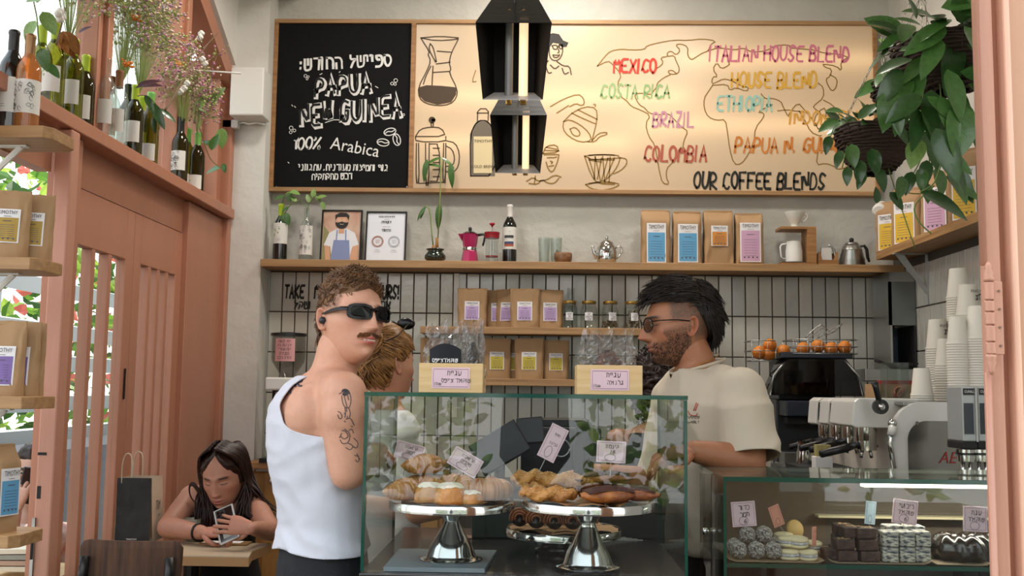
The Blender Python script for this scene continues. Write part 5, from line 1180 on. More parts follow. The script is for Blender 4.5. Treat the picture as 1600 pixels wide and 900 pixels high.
 fr.tube([T @ V(-.008, -.002, .006), T @ V(0, -.004, .008), T @ V(.008, -.002, .006)], .004, 8)
 sg = pmb(fr, 'sunglasses', M('black_acetate', '#070708', .28, spec=.35), par, smooth=True, angle=.7)
 e = HM @ V(-.0785, .004, -.018); ce = MB(); ce.ell(e, .0095, 14); pmb(ce, 'earbud', M('earbud_dark', '#23262c', .35), par, smooth=True)
 # tattoos
 m_tat = M('tattoo_ink', '#35323a', .7); m_tat2 = M('tattoo_faded', '#5c4743', .7)
 k = lambda s, ox=430, oy=540, z=4.09: [[(ox+float(a)/z, oy+float(b_)/z) for a, b_ in zip(*[iter(pl.split())]*2)] for pl in s.split('|')]
 decal(par, body, 'tattoo', k('130 190 125 215 120 240 110 270 98 300|175 260 160 265 145 245 150 215 170 205 180 225 165 240 155 230|100 250 125 235 140 215|105 245 130 250 135 265'), .006, m_tat)
 decal(par, body, 'tattoo', k('98 285 105 300 100 310|130 190 128 205|120 240 135 225'), .010, m_tat)
 decal(par, body, 'tattoo', k('425 300 430 280 460 280 475 300 485 340 480 380 470 400 445 395 430 365 425 320|435 290 450 310 465 295|440 320 450 360 460 395|460 300 468 350|425 300 408 310|445 395 450 430 445 460|470 400 480 430 475 460|455 400 462 470|440 430 500 500|450 470 480 460 505 510|440 480 495 520'), .0022, m_tat2)
 decal(par, body, 'tattoo', k('430 285 455 300 448 320 432 305|432 290 450 295|440 283 465 290 470 310'), .006, m_tat)
 decal(par, body, 'tattoo', k('400 420 420 430 430 460 410 470 400 440|425 540 450 545 470 580 440 600 420 580|440 530 480 560 470 620 430 630 415 600|460 620 500 640 480 670 450 650|500 590 530 620 520 660 490 640|505 700 535 710 530 750 510 730|520 690 540 730|425 560 410 590|470 540 490 530 500 560'), .0022, m_tat2)
 return par
man_tank()
# ---------------- barista in the beige T-shirt ----------------
def barista():
 Y = 3.08; fw = V(-.93, -.36, 0); rt = V(-.36, .93, 0)      # faces left, slightly to the camera; near side is his left
 P = lambda px, py, dy=0: PY(px, py, Y+dy)
 b0 = P(1110, 800); par = thing('person', 'bearded man in beige t-shirt and thin glasses behind the counter, looking left', 'person', (b0.x, b0.y, 0))
 yaw = math.atan2(rt.y, rt.x); m = MB()
 tr_ = [(P(1118, 860), .165, .115, yaw), (P(1118, 800), .165, .115, yaw), (P(1116, 740), .172, .120, yaw), (P(1112, 690), .182, .125, yaw), (P(1108, 645), .188, .125, yaw), (P(1104, 612), .178, .108, yaw), (P(1098, 588), .125, .078, yaw), (P(1088, 572), .07, .06, yaw)]
 loft(m, tr_); hc = P(1062, 506); limb(m, [P(1094, 595), P(1085, 565), P(1072, 535)], [.068, .060, .060])
 lt = -rt; sh = P(1108, 622)+lt*.175; el = PY(1172, 722, sh.y-.06); wr_ = PY(1085, 705, el.y-.06)
 limb(m, [P(1102, 608)+lt*.06, sh, sh.lerp(el, .5), el], [.058, .064, .054, .045]); limb(m, [el, el.lerp(wr_, .35), wr_], [.045, .045, .031])
 shr = P(1104, 622)+rt*.17; elr = shr+V(-.05, .02, -.27); wrr = elr+V(-.22, -.12, .04)
 limb(m, [P(1102, 608)+rt*.06, shr, shr.lerp(elr, .5), elr], [.058, .062, .052, .044]); limb(m, [elr, elr.lerp(wrr, .4), wrr], [.044, .043, .030])
 HM = HMat(hc, (-.985, -.17), .06, -.02, 1.035)
 q = dict(stubble=.78, stubc='#3b2a20', brow='#1d1410', nose=.027, jaw=1.02, lip='#a05a4c', lash=1, w=.97, chin=.010, fade=.9, hairc='#4b3c32')
 h1 = hand(wr_, V(-1, -.1, -.1), V(0, -.2, 1), -1, 1, (.5, .5, .6, .6)); h2 = hand(wrr, V(-1, -.3, -.1), V(0, 0, 1), 1, 1, (.5, .5, .6, .6))
 body = make_body(par, m, HM, q, '#a8704f', hands=(h1, h2))
 # t-shirt with drop shoulders
 t = MB(); loft(t, [(c, rx+.016, ry+.018, w) for c, rx, ry, w in tr_[:-1]]+[(P(1088, 579), .090, .076, yaw)])
 for s_, e_ in ((sh, el), (shr, elr)):
  k = s_.lerp(e_, .86); limb(t, [P(1102, 606)+(s_-P(1108, 622))*.4, s_+V(0, 0, .008), s_.lerp(e_, .35), k], [.066, .078, .080, .084])
  limb(t, [k, s_.lerp(e_, 1.08)], [.084, .086])
 Vn, Nn, Fn = blob(t, .0085, 5); Vn = folds(Vn, Nn, .007, 6.5, (1, 1, 1.3), 11)
 ax = P(1090, 580)
 dl = (el-sh).normalized(); dr = (elr-shr).normalized(); Ls = (el-sh).length; Lr = (elr-shr).length
 def f(X):
  z = X[:, 2]; l = (X[:, 0]-ax.x)*rt.x+(X[:, 1]-ax.y)*rt.y; fo = (X[:, 0]-ax.x)*fw.x+(X[:, 1]-ax.y)*fw.y
  nk = np.where(z > P(1100, 610).z, .082-np.sqrt(l**2+(fo-.0)**2)+(z-ax.z)*-.0, -1)
  ta = (X-np.array(sh))@np.array(dl); da = np.linalg.norm(X-np.array(sh)-ta[:, None]*np.array(dl), axis=1); a1 = np.where((da < .13) & (ta > .1) & ((l/.212)**2+(fo/.155)**2 > 1) & (l < 0), ta-Ls*.93, -1)
  tb = (X-np.array(shr))@np.array(dr); db = np.linalg.norm(X-np.array(shr)-tb[:, None]*np.array(dr), axis=1); a2 = np.where((db < .13) & (tb > .1) & ((l/.212)**2+(fo/.155)**2 > 1) & (l > 0), tb-Lr*.93, -1)
  return np.maximum.reduce([nk, a1, a2, P(1100, 880).z-z])
 vs, fs = clip(Vn, Fn, f); m_tee = M('beige_cotton', '#c6baa6', .85, var=.05, vscale=14, bump=.08, bscale=260)
 pobj('t_shirt', vs, fs, m_tee, par, .004)
 rib = MB(); pts = []
 for k in range(33):
  a = 2*pi*k/32; pts.append(ax+rt*math.cos(a)*.080+fw*math.sin(a)*.078+V(0, 0, .012-.022*math.sin(a)+.006*abs(math.cos(a))))
 rib.tube(pts, .0085, 8, flat=.5); pmb(rib, 'ribbed_collar', m_tee, par, smooth=True)
 # chest print
 bvh = BVHTree.FromPolygons([Vector(v) for v in vs], [tuple(f_) for f_ in fs]); pm = MB()
 def onshirt(polys, w, nm, mat):
  pm = MB()
  for Pl in polys:
   Q = [surf_hit(bvh, a, b_, .003) for a, b_ in Pl]; Q = [q_ for q_ in Q if q_ is not None]
   if len(Q) > 1: pm.tube(Q, w, 5, flat=.5)
  if pm.v: tag(pmb(pm, nm, mat, par, smooth=True, clean=False), kind='stuff')
 k = lambda s: [[(940+float(a)/2.647, 400+float(b_)/2.647) for a, b_ in zip(*[iter(pl.split())]*2)] for pl in s.split('|')]
 onshirt(k('383 640 395 608|390 640 401 612|360 640 366 655 378 660 392 662 398 650'), .0022, 'chest_print_red', M('print_red', '#b5402f', .7))
 onshirt(k('358 662 364 672 370 662|376 660 372 666 378 672 383 664 376 660|388 658 388 672 393 672|402 664 396 662 396 670 404 670 405 660|362 684 358 688 364 692 372 684|374 684 380 682 380 692 374 690 376 686|385 680 385 693|386 688 392 682|388 687 394 693|402 680 402 688|402 692 402 693'), .0011, 'chest_print_black', m_ink)
 # trousers hidden by the counter
 j = MB(); loft(j, [(P(1118, 905), .165, .12, yaw), (P(1118, 850), .160, .112, yaw)]); legs(j, P(1118, 905), fw, rt, 0, .09)
 Vn, Nn, Fn = blob(j, .012, 3); pobj('trousers', Vn, Fn, m_blackm, par)
 for s in (-1, 1): h = P(1118, 905)+rt*s*.085; shoe(par, (h.x, h.y, 0), fw, m_black)
 # hair
 hm = hair_mat('dark_brown_hair', '#241812', '#120c09', .38)
 def keep(p):
  if p.y < -.03: return max(.060+.0*p.y-p.z, -.096-p.y)
  if p.y < .03: return .055-p.z
  return (.045-(p.y-.03)*2.0 if p.y < .075 else -.075)-p.z
 th = lambda p: .012+.014*max(0, min(1, (p.z-.05)/.05))+(.006 if p.y > .05 else 0)
 cap_hair(par, HM, q, keep, th, hm, seed=9)
 tufts(par, HM, q, 1100, lambda p: keep(p) if p.z > .02 else 1, lambda p: (0, -1.0 if p.y < .045 else .9, 0 if p.y < .045 else -.5), lambda p: .040, hm, base=th, r=.0022, seed=12, curl=.002, wig=.12, lift=.12)
 tufts(par, HM, q, 700, lambda p: keep(p) if p.z <= .04 and p.y > .03 else 1, lambda p: (0, .25, -1), lambda p: .038, hm, base=th, r=.0022, seed=13, wig=.12, lift=.05)
 tufts(par, HM, q, 70, lambda p: 1 if not (-.10 < p.y < -.055 and p.z > .06) else -1, lambda p: (.1, -1, -.55), lambda p: .045, hm, name='fringe', base=lambda p: .010, r=.0022, seed=14, wig=.12)
 tufts(par, HM, dict(q), 1100, lambda p: max(p.z+.052-.02*(1 if p.y > -.05 else 0), p.y-.004, -.114-p.z, (.022-abs(p.x) if p.z > -.078 and p.y < -.07 else -1)), lambda p: (0, -.4, -1), lambda p: .0045, hair_mat('beard_hair', '#3b2a1e', '#241812', .6), name='beard', r=.0007, seed=15, segs=2, wig=.3)
 # glasses
 T = HM @ TR(0, -.112, -.002); fr = MB()
 for s in (-1, 1):
  fr.tube([T @ V(s*.034+a, .001+abs(s*.034+a)**2*4.0, b_) for a, b_ in arc(0, 0, .0245, .0205, n=24)], .0017, 6)
  ln = MB(); ln.add([V(s*.034+a, .001+abs(s*.034+a)**2*4.0, b_) for a, b_ in arc(0, 0, .0235, .0195, n=20)[:-1]], [tuple(range(20))], T); pmb(ln, 'lens', GLASS('tinted_lens', (.35, .37, .36), 1.5), par, clean=False)
  fr.tube([T @ V(s*.057, .014, .008), T @ V(s*.0745, .030, .009), T @ V(s*.0765, .08, .009), T @ V(s*.0765, .118, .004)], .0017, 6)
 fr.tube([T @ V(-.010, .001, .008), T @ V(0, -.002, .011), T @ V(.010, .001, .008)], .0015, 6); pmb(fr, 'glasses', M('gunmetal', '#2a2826', .25, .8), par, smooth=True)
 nk = [ax+rt*math.cos(a)*.066+fw*(math.sin(a)*.062)+V(0, 0, .030-.025*math.sin(a)) for a in [2*pi*i/32 for i in range(33)]]
 pmb(MB().tube(nk, .0012, 5), 'necklace', M('fine_gold', '#c9a04a', .3, 1), par, smooth=True)
 return par
barista()
# ---------------- woman with the bun behind the case ----------------
def bun_woman():
 Y = 3.28; P = lambda px, py, dy=0: PY(px, py, Y+dy); fw = V(.85, .45, 0); rt = V(.45, -.85, 0); yaw = math.atan2(rt.y, rt.x)
 b0 = P(600, 800); par = thing('person', 'woman with a honey-blonde bun and gold hoop earring behind the glass case', 'person', (b0.x, b0.y, 0)); m = MB()
 tr_ = [(P(600, 880), .15, .11, yaw), (P(600, 800), .125, .095, yaw), (P(598, 720), .145, .105, yaw), (P(598, 680), .150, .095, yaw), (P(600, 650), .12, .075, yaw), (P(602, 632), .06, .055, yaw)]
 loft(m, tr_); hc = P(603, 568); limb(m, [P(603, 650), P(605, 625), P(606, 595)], [.055, .047, .048])
 for s in (-1, 1):
  sh = P(600, 668)+rt*s*.15; el = sh+V(.03, .05, -.26); wr_ = el+V(.20, .08, .03)
  limb(m, [P(600, 655)+rt*s*.05, sh, sh.lerp(el, .5), el], [.045, .048, .042, .036]); limb(m, [el, el.lerp(wr_, .4), wr_], [.036, .034, .024])
 HM = HMat(hc, (.66, .75), .12, .1, 1.0); q = dict(stubble=0, w=.96, nose=.017, lip='#b5615a', chin=.005, brow='#6b4a30')
 hs = hand(wr_, V(1, .3, 0), V(0, 0, 1), 1, .88)
 make_body(par, m, HM, q, '#c58f72', voxel=.008, hands=(hs,))
 t = MB(); loft(t, [(c, rx+.012, ry+.012, w) for c, rx, ry, w in tr_[:-1]]); 
 for s in (-1, 1): sh = P(600, 668)+rt*s*.15; limb(t, [P(600, 655)+rt*s*.05, sh, sh+V(.015, .025, -.13)], [.052, .058, .056])
 Vn, Nn, Fn = blob(t, .009, 5); Vn = folds(Vn, Nn, .005, 7, seed=21); zt = P(600, 640).z
 vs, fs = clip(Vn, Fn, lambda X: np.maximum(X[:, 2]-zt, P(600, 870).z-X[:, 2])); pobj('top', vs, fs, M('white_cotton', '#d8d5cf', .85), par, .003)
 j = MB(); loft(j, [(P(600, 905), .155, .12, yaw), (P(600, 860), .145, .105, yaw)]); legs(j, P(600, 905), fw, rt, 0, .085); Vn, Nn, Fn = blob(j, .012, 3); pobj('trousers', Vn, Fn, m_blackm, par)
 hm = hair_mat('honey_hair', '#9c7040', '#6b4726', .4)
 keep = lambda p: (max(.045-p.z-.9*max(0, p.y+.06), -.080-p.y) if p.y < -.01 else (-.002-p.z if p.y < .025 else -.085-p.z))
 cap_hair(par, HM, q, keep, lambda p: .012+.006*(p.z > .05), hm, seed=31, rough=.008)
 bc = HM @ V(-.035, .108, .040)
 tufts(par, HM, q, 900, keep, lambda p: (-p.x*9, 1.0 if p.y < .06 else .2, (.05-p.z)*14), lambda p: .055, hm, base=lambda p: .013, r=.0028, seed=32, wig=.12, curl=.002)
 rg = random.Random(33); cs = []
 for k in range(230):      # coiled bun and loose loops
  c = bc+V(rg.uniform(-.012, .012), rg.uniform(-.01, .01), rg.uniform(-.01, .01)); r = rg.uniform(.018, .046); a0 = rg.uniform(0, 6.28); ax = V(rg.uniform(-.6, .6), -1, rg.uniform(-.5, .5)).normalized(); u = ax.orthogonal().normalized(); w = ax.cross(u)
  cs.append([c+(u*math.cos(a0+t*.55)+w*math.sin(a0+t*.55)*.85)*r*(1-.03*t)+ax*(.010*math.sin(t)) for t in range(10)])
 for k in range(30):
  a = HM @ V(rg.uniform(-.05, .05), .10, rg.uniform(-.03, .05)); cs.append([a+V(rg.uniform(-.02, .02), -.01, -.02*t)+V(-.012*t, 0, 0)*rg.uniform(-.3, 1)+V(.006*math.sin(t*1.2), 0, 0) for t in range(6)])
 strands(par, cs, hm, 'bun', .0028)
 pmb(MB().ell(bc, .042, 16), 'bun_core', hm, par, smooth=True)
 sg = MB(); T = HM @ TR(0, -.035, .128) @ RX(-.5)     # sunglasses pushed up on the head
 for s in (-1, 1):
  sg.ell(T @ V(s*.036, -.012, .0), (.030, .014, .020), 16); sg.tube([T @ V(s*.062, 0, 0), HM @ V(s*.082, .03, .075), HM @ V(s*.084, .075, .05)], [.005, .004, .003], 8, flat=.5)
 sg.tube([T @ V(-.01, -.014, .004), T @ V(.01, -.014, .004)], .004, 8); pmb(sg, 'sunglasses', MATS['black_acetate'], par, smooth=True)
 c = HM @ V(.082, .004, -.062); pmb(MB().tube([c+Vector((math.cos(a)*.018, .0, math.sin(a)*.018)) for a in [2*pi*i/20 for i in range(21)]], .0016, 6), 'hoop_earring', m_gold, par, smooth=True)
bun_woman()
def curly_person():
 Y = 3.72; P = lambda px, py: PY(px, py, Y); b0 = P(1025, 800); par = thing('person', 'person with dark curly hair mostly hidden behind the bearded man and cake box', 'person', (b0.x, b0.y, 0)); m = MB(); yaw = .3
 tr_ = [(P(1030, 880), .15, .11, yaw), (P(1030, 760), .14, .10, yaw), (P(1030, 705), .16, .10, yaw), (P(1030, 675), .12, .075, yaw), (P(1030, 660), .06, .055, yaw)]
 loft(m, tr_); hc = P(1028, 600); limb(m, [P(1030, 675), P(1030, 650), P(1028, 620)], [.052, .046, .046])
 for s in (-1, 1): sh = P(1030, 690)+V(s*.15, s*.04, 0); el = sh+V(0, .08, -.26); limb(m, [P(1030, 680), sh, el, el+V(.02, .17, .03)], [.05, .05, .037, .026])
 HM = HMat(hc, (-.35, .94), .0, 0, .95); q = dict(stubble=0, w=1)
 make_body(par, m, HM, q, '#a8765a', voxel=.010); t = MB(); loft(t, [(c, rx+.012, ry+.012, w) for c, rx, ry, w in tr_[:-1]]); Vn, Nn, Fn = blob(t, .012, 3); pobj('shirt', Vn, Fn, m_blackm, par)
 j = MB(); legs(j, P(1030, 890), V(0, 1, 0), V(1, 0, 0), 0, .085); Vn, Nn, Fn = blob(j, .014, 2); pobj('trousers', Vn, Fn, m_blackm, par)
 hm = hair_mat('curly_dark_hair', '#2e1c14', '#160d09', .4); keep = lambda p: (.03-p.z if p.y < -.05 else -.10-p.z); cap_hair(par, HM, q, keep, lambda p: .03, hm, rough=.02, seed=41)
 rg = random.Random(42); cs = []
 for k in range(420):
  d = Vector((rg.gauss(0, 1), rg.gauss(.3, 1), rg.gauss(.2, 1))).normalized(); p = headpt(tuple(d), q)
  if keep(p) > 0: continue
  c = HM @ (p*1.32); r = rg.uniform(.006, .011); cs.append([c+Vector((math.cos(t*1.1+k)*r, math.sin(t*1.1+k)*r, -.005*t+.01)) for t in range(9)])
 strands(par, cs, hm, 'curls', .0028, 4)
curly_person()
# ---------------- seated woman with the phone ----------------
def seated():
 Y = 4.0; P = lambda px, py, dy=0: PY(px, py, Y+dy); fw = V(.10, -.99, 0); rt = V(-.99, -.10, 0)
 b0 = P(345, 900); par = thing('person', 'long-haired woman in a black top seated at the table, looking down at a phone', 'person', (b0.x, b0.y+.12, 0)); m = MB(); yaw = .05
 tr_ = [(P(350, 925, .22), .155, .12, yaw), (P(348, 880, .18), .135, .11, yaw), (P(346, 845, .12), .125, .10, yaw), (P(344, 815, .06), .142, .10, yaw), (P(343, 785, .02), .150, .090, yaw), (P(343, 768, .0), .10, .065, yaw), (P(343, 758, -.02), .055, .05, yaw)]
 loft(m, tr_); hc = PY(350, 742, Y-.06); limb(m, [P(343, 778, 0), P(344, 765, -.02), P(345, 745, -.04)], [.052, .045, .046])
 TZ_ = .78
 # right arm (screen left): shoulder high, elbow out on the table, forearm across
 shr = P(300, 778, .0); elr = PY(262, 824, Y-.15); wr1 = PY(316, 832, Y-.24)
 limb(m, [P(325, 775), shr, shr.lerp(elr, .5), elr], [.048, .052, .046, .041]); limb(m, [elr, elr.lerp(wr1, .4), wr1], [.041, .037, .026])
 shl = P(390, 775, .02); ell_ = PY(424, 830, Y-.15); wl = PY(393, 825, Y-.35)
 limb(m, [P(362, 773), shl, shl.lerp(ell_, .5), ell_], [.048, .050, .042, .037]); limb(m, [ell_, ell_.lerp(wl, .4), wl], [.037, .034, .024])
 m.ell(P(322, 822, -.03), (.055, .05, .05), 14); m.ell(P(362, 822, -.03), (.055, .05, .05), 14)
 HM = HMat(hc, (-.06, -1), .30, -.08, 1.02); q = dict(stubble=0, brow='#3a241a', nose=.019, w=.94, lip='#ad6358', chin=.006, lid=1.6, jaw=1.0)
 # left hand holds the phone; right hand rests behind it
 hl = hand(wl, V(-.97, .02, .12), V(.02, -1, .25), -1, .86, (.10, .16, .20, .25), .3, .10); hr = hand(wr1, V(.95, -.1, .05), V(0, -.3, 1), 1, .9, (.6, .7, .7, .7), .5)
 make_body(par, m, HM, q, '#b5806a', voxel=.0065, hands=(hl, hr))
 t = MB(); loft(t, [(c, rx+.007, ry+.007, w) for c, rx, ry, w in tr_[:5]]); t.ell(P(322, 822, -.03), (.062, .057, .056), 14); t.ell(P(362, 822, -.03), (.062, .057, .056), 14)
 Vn, Nn, Fn = blob(t, .008, 5); zt = P(340, 806).z
 vs, fs = clip(Vn, Fn, lambda X: X[:, 2]-zt-.03*np.abs(np.sin((X[:, 0]-P(343, 800).x)*13))); pobj('black_top', vs, fs, M('black_jersey', '#121014', .8), par, .003)
 for s, px in ((-1, 316), (1, 372)):
  a = P(px, 803, -.085); pmb(MB().tube([a, P(px+s*2, 788, -.06), P(px+s*4, 768, -.02), P(px+s*4, 765, .04)], .004, 6, flat=2), 'strap', m_blackm, par)
 # lap and legs under the table
 j = MB(); hp = P(350, 930, .22)
 for s in (-1, 1):
  h = hp+V(s*.09, 0, 0); k = V(h.x+s*.03, h.y-.40, .50); a = V(k.x, k.y+.02, .08); limb(j, [h, h.lerp(k, .5), k], [.085, .075, .060]); limb(j, [k, k.lerp(a, .4), a], [.058, .055, .038])
 loft(j, [(hp+V(0, 0, -.08), .16, .13, 0), (hp+V(0, 0, .05), .15, .12, 0)]); Vn, Nn, Fn = blob(j, .010, 4); pobj('trousers', Vn, Fn, M('charcoal_trousers', '#2b2a2e', .85), par)
 for s in (-1, 1): shoe(par, (hp.x+s*.12, hp.y-.40, 0), V(0, -1, 0), m_black)
 hm = hair_mat('long_brown_hair', '#331c15', '#1b0f0b', .33)
 def keep(p):
  w = abs(p.x)
  if p.y < -.03: return max(.052+.055*max(0, 1-(w/.045))**1.0-.012-p.z-(.0 if w < .05 else .2*(w-.05)*9), -.085-p.y if w < .06 else -1)
  return (-.03 if p.y < .03 else -.10)-p.z
 cap_hair(par, HM, q, keep, lambda p: .010, hm, seed=51, rough=.003)
 rg = random.Random(52); cs = []
 for k in range(330):
  s = -1 if k % 2 else 1; t0 = rg.uniform(-.07, .08); sx = s*rg.uniform(.004, .02)
  a = HM @ V(sx, t0, .118+.010*(t0 < .04)-max(0, t0-.02)*.5); bq = HM @ V(s*(.070+rg.uniform(0, .014)), t0*.6+.012, .055+rg.uniform(-.01, .01)); c = HM @ V(s*(.083+rg.uniform(-.004, .010)), .015+t0*.45, -.02); 
  mid = HM @ V(s*.050, t0*.9+.0, .103)
  e = (P(322, 800, -.10) if s < 0 else P(383, 800, -.08))+V(rg.uniform(-.035, .03), rg.uniform(-.03, .04), 0)
  if s > 0 and rg.random() < .5: e = P(400+rg.uniform(-12, 22), 790+rg.uniform(-5, 10), -.03+rg.uniform(-.03, .03))
  f_ = e+V(rg.uniform(-.03, .03), rg.uniform(-.01, .02), -.07-rg.uniform(0, .09)) if not (s > 0 and e.x > P(392, 790).x) else e+V(.03, .0, -.02)
  pts = [a, mid, bq, c, c.lerp(e, .5)+V(rg.uniform(-.012, .012), -.005, 0), e, f_]
  cs.append(catmull(pts, 3))
 # stray curl on the screen-left shoulder
 for k in range(6):
  a = P(316, 790, -.06); cs.append(catmull([a, P(314-k*.3, 772+k*.5, -.08), P(302, 754+k, -.09), P(296, 762, -.09), P(299, 778, -.08), P(312, 792, -.07)], 4))
 strands(par, cs, hm, 'long_hair', .0042, 5)
 nk = [P(343, 765, -.02)+V(math.cos(a)*.062, -math.sin(a)*.055-.015, -.012-.034*max(0, math.sin(a))) for a in [2*pi*i/44 for i in range(44)]]
 be = MB()
 for p in nk: be.ell(p, .0038, 6)
 tag(pmb(be, 'pearl_necklace', M('pearl', '#d9d0c6', .25), par, smooth=True), kind='stuff')
 w0 = wr1.lerp(elr, .12); d = (elr-wr1).normalized(); u = d.orthogonal().normalized(); w_ = d.cross(u)
 pmb(MB().tube([w0+(u*math.cos(a)+w_*math.sin(a))*.030 for a in [2*pi*i/20 for i in range(21)]], .0045, 6), 'hair_tie', m_black, par, smooth=True)
 c = hl_ring = wl+V(-.10, -.03, .02)
 # phone in a clear bumper case
 pc = PY(354, 820, Y-.33); ph = thing('phone', 'black phone in a clear bumper case held by the seated woman', 'phone', pc); ph.rotation_euler = (-.60, -.42, .06); ph.scale = (.88, .88, .88)
 MB().bb(-.036, .036, -.004, .004, -.072, .078).build('phone_body', M('phone_glass', '#0e0f12', .08, coat=.6), ph, bevel=.004); MB().tube([(x, 0, z) for x, z in ((-.038, -.074), (.038, -.074), (.038, .080), (-.038, .080), (-.038, -.074))], .0048, 8, cap=False).build('bumper', GLASS('bumper', (.8, .8, .78), 1.5, milk=.5), ph, smooth=True)
 MB().bb(-.032, .006, -.0065, -.004, .038, .074).build('camera_bump', m_black, ph, bevel=.004)
 for x, z in ((-.022, .064), (-.022, .048), (-.006, .056)): MB().lathe([(.007, -.001), (.006, .002)], 14, T=TR(x, -.0075, z) @ RX(pi/2)).build('lens', MATS['lens'], ph)
 MB().bb(-.020, .022, -.0055, -.004, -.06, -.015).build('card', M('grey_card', '#9a9a96', .6), ph)
seated()
def phone_woman():
 Y = 4.3; P = lambda px, py, dy=0: PY(px, py, Y+dy); s_ = Y/1600
 b0 = P(45, 900); par = thing('person', 'woman with round glasses outside the door holding a phone to the ear', 'person', (b0.x, b0.y, -.1)); m = MB(); yaw = .4
 tr_ = [(P(48, 980), .15, .12, yaw), (P(48, 900), .13, .10, yaw), (P(47, 860), .15, .105, yaw), (P(46, 832), .16, .095, yaw), (P(46, 815), .11, .07, yaw), (P(46, 803), .055, .05, yaw)]
 loft(m, tr_); hc = P(50, 735); limb(m, [P(47, 820), P(47, 800), P(48, 770)], [.052, .046, .046])
 sh = P(-5, 840); el = P(8, 885, -.2); wr_ = P(25, 795, -.15); limb(m, [P(30, 828), sh, el], [.05, .05, .04]); limb(m, [el, wr_], [.038, .026])
 sh2 = P(98, 838, .1); el2 = sh2+V(.03, .0, -.26); limb(m, [P(62, 828), sh2, el2, el2+V(-.1, -.2, 0)], [.05, .05, .038, .026])
 HM = HMat(hc, (.35, -.94), .05, 0, .97); q = dict(stubble=0, brow='#201512', nose=.018, w=.96, lip='#9c5a50', chin=.006)
 hh = hand(wr_, V(.15, .1, 1), V(-.1, -1, .1), -1, .95, (.35, .4, .45, .5), .5)
 make_body(par, m, HM, q, '#c39b86', voxel=.009, hands=(hh,))
 t = MB(); loft(t, [(c, rx+.010, ry+.010, w) for c, rx, ry, w in tr_[:-1]]); limb(t, [P(30, 828), sh, sh.lerp(el, .5)], [.056, .062, .06]); limb(t, [P(62, 828), sh2, sh2.lerp(el2, .5)], [.056, .062, .06]); Vn, Nn, Fn = blob(t, .012, 4); pobj('shirt', Vn, Fn, M('patterned_blouse', '#d9d3cf', .8, col2='#b5605a', vscale=14), par)
 j = MB(); legs(j, P(48, 985), V(0, -1, 0), V(1, 0, 0), -.1, .085); Vn, Nn, Fn = blob(j, .014, 2); pobj('trousers', Vn, Fn, m_blackm, par)
 hm = MATS['long_brown_hair']; keep = lambda p: (.055-p.z if p.y < -.03 else (-.02 if p.y < .03 else -.09)-p.z); cap_hair(par, HM, q, keep, lambda p: .008, hm, seed=61)
 T = HM @ TR(0, -.112, -.004); fr = MB()
 for s in (-1, 1):
  fr.tube([T @ V(s*.034+a, abs(s*.034+a)**2*4, b_) for a, b_ in arc(0, 0, .027, .024, n=24)], .0022, 6); fr.tube([T @ V(s*.060, .016, .004), T @ V(s*.0755, .04, .006), T @ V(s*.0765, .11, .004)], .002, 6)
  ey = fpt(s*.031, .000, q); pmb(MB().ell(HM @ (ey+V(0, .004, 0)), (.012, .009, .007), 12), 'eye', M('eye_white', '#d8d2cc', .2), par, smooth=True); pmb(MB().ell(HM @ (ey+V(0, -.0045, 0)), .0045, 10), 'iris', m_ink, par, smooth=True)
 fr.tube([T @ V(-.008, 0, .006), T @ V(.008, 0, .006)], .002, 6); pmb(fr, 'glasses', m_black, par, smooth=True)
 pc = wr_+V(.035, .03, .09); ph = thing('phone', 'dark phone pressed to the ear of the woman outside', 'phone', pc); ph.rotation_euler = (.1, .15, .5); MB().bb(-.036, .036, -.005, .005, -.075, .075).build('phone_body', MATS['phone_glass'], ph, bevel=.004)
phone_woman()
# ---------------- ledge bottles ----------------
GLb = 'wine bottles on the salmon window ledge'
def ledge(px, kind, cap, style, label, dx=0., s=1., lz=(.055, .145)):
 p = PX(px, 200, LX-.03+dx); return bottle((p.x, p.y, 2.256), kind, label, cap, style, s, lz, rz=-.9, group=GLb)
lb_ = [(58, m_olive, m_lime, 'plain', 'first ledge bottle from the left, half hidden by the amber bottle'), (79, m_olive, m_lime, 'green', 'second ledge bottle, lime foil, green-leaf label'), (97, m_olive, m_lime, 'green', 'third ledge bottle, lime foil, below the brown dried leaf'),
 (110, m_olive, m_lime, 'green', 'fourth ledge bottle, lime foil, white label'), (129, m_olive2, m_lime, 'plain', 'dark bottle with lime foil just left of the first window post')]
lb_ += [(163, m_clearb, None, 'plain', 'clear bottle partly behind the first window post'), (171, m_clearb, m_cork, 'art', 'clear bottle with yellow drawn label, right of the first window post'), (183, m_clearb, m_cork, 'art', 'clear corked bottle with grey drawn label'), (198, m_wine, m_black, 'plain', 'dark bottle with black foil mid-ledge'),
 (209, m_olive2, m_lime, 'plain', 'dark bottle with lime foil mid-ledge'), (220, m_olive, m_lime, 'green', 'olive bottle with lime foil mid-ledge'), (234, m_olive, m_mint, 'green', 'olive bottle with mint foil and low label left of the second window post')]
lb_ += [(272, m_wine, m_black, 'plain', 'dark bottle right of the second window post'), (283, m_olive2, m_black, 'art', 'dark bottle with drawn label near the end of the ledge'), (294, m_olive, m_mint, 'green', 'olive bottle with mint foil near the end of the ledge'), (310, m_olive2, m_mint, 'green', 'last bottle at the far end of the ledge')]
for i, (px, g_, c_, st, lab) in enumerate(lb_): ledge(px, g_, c_, st, lab, .05*((i % 2)-.5), .98+.03*((i*7) % 3-1), (.015, .085) if 'low label' in lab or i > 13 else (.055, .145))
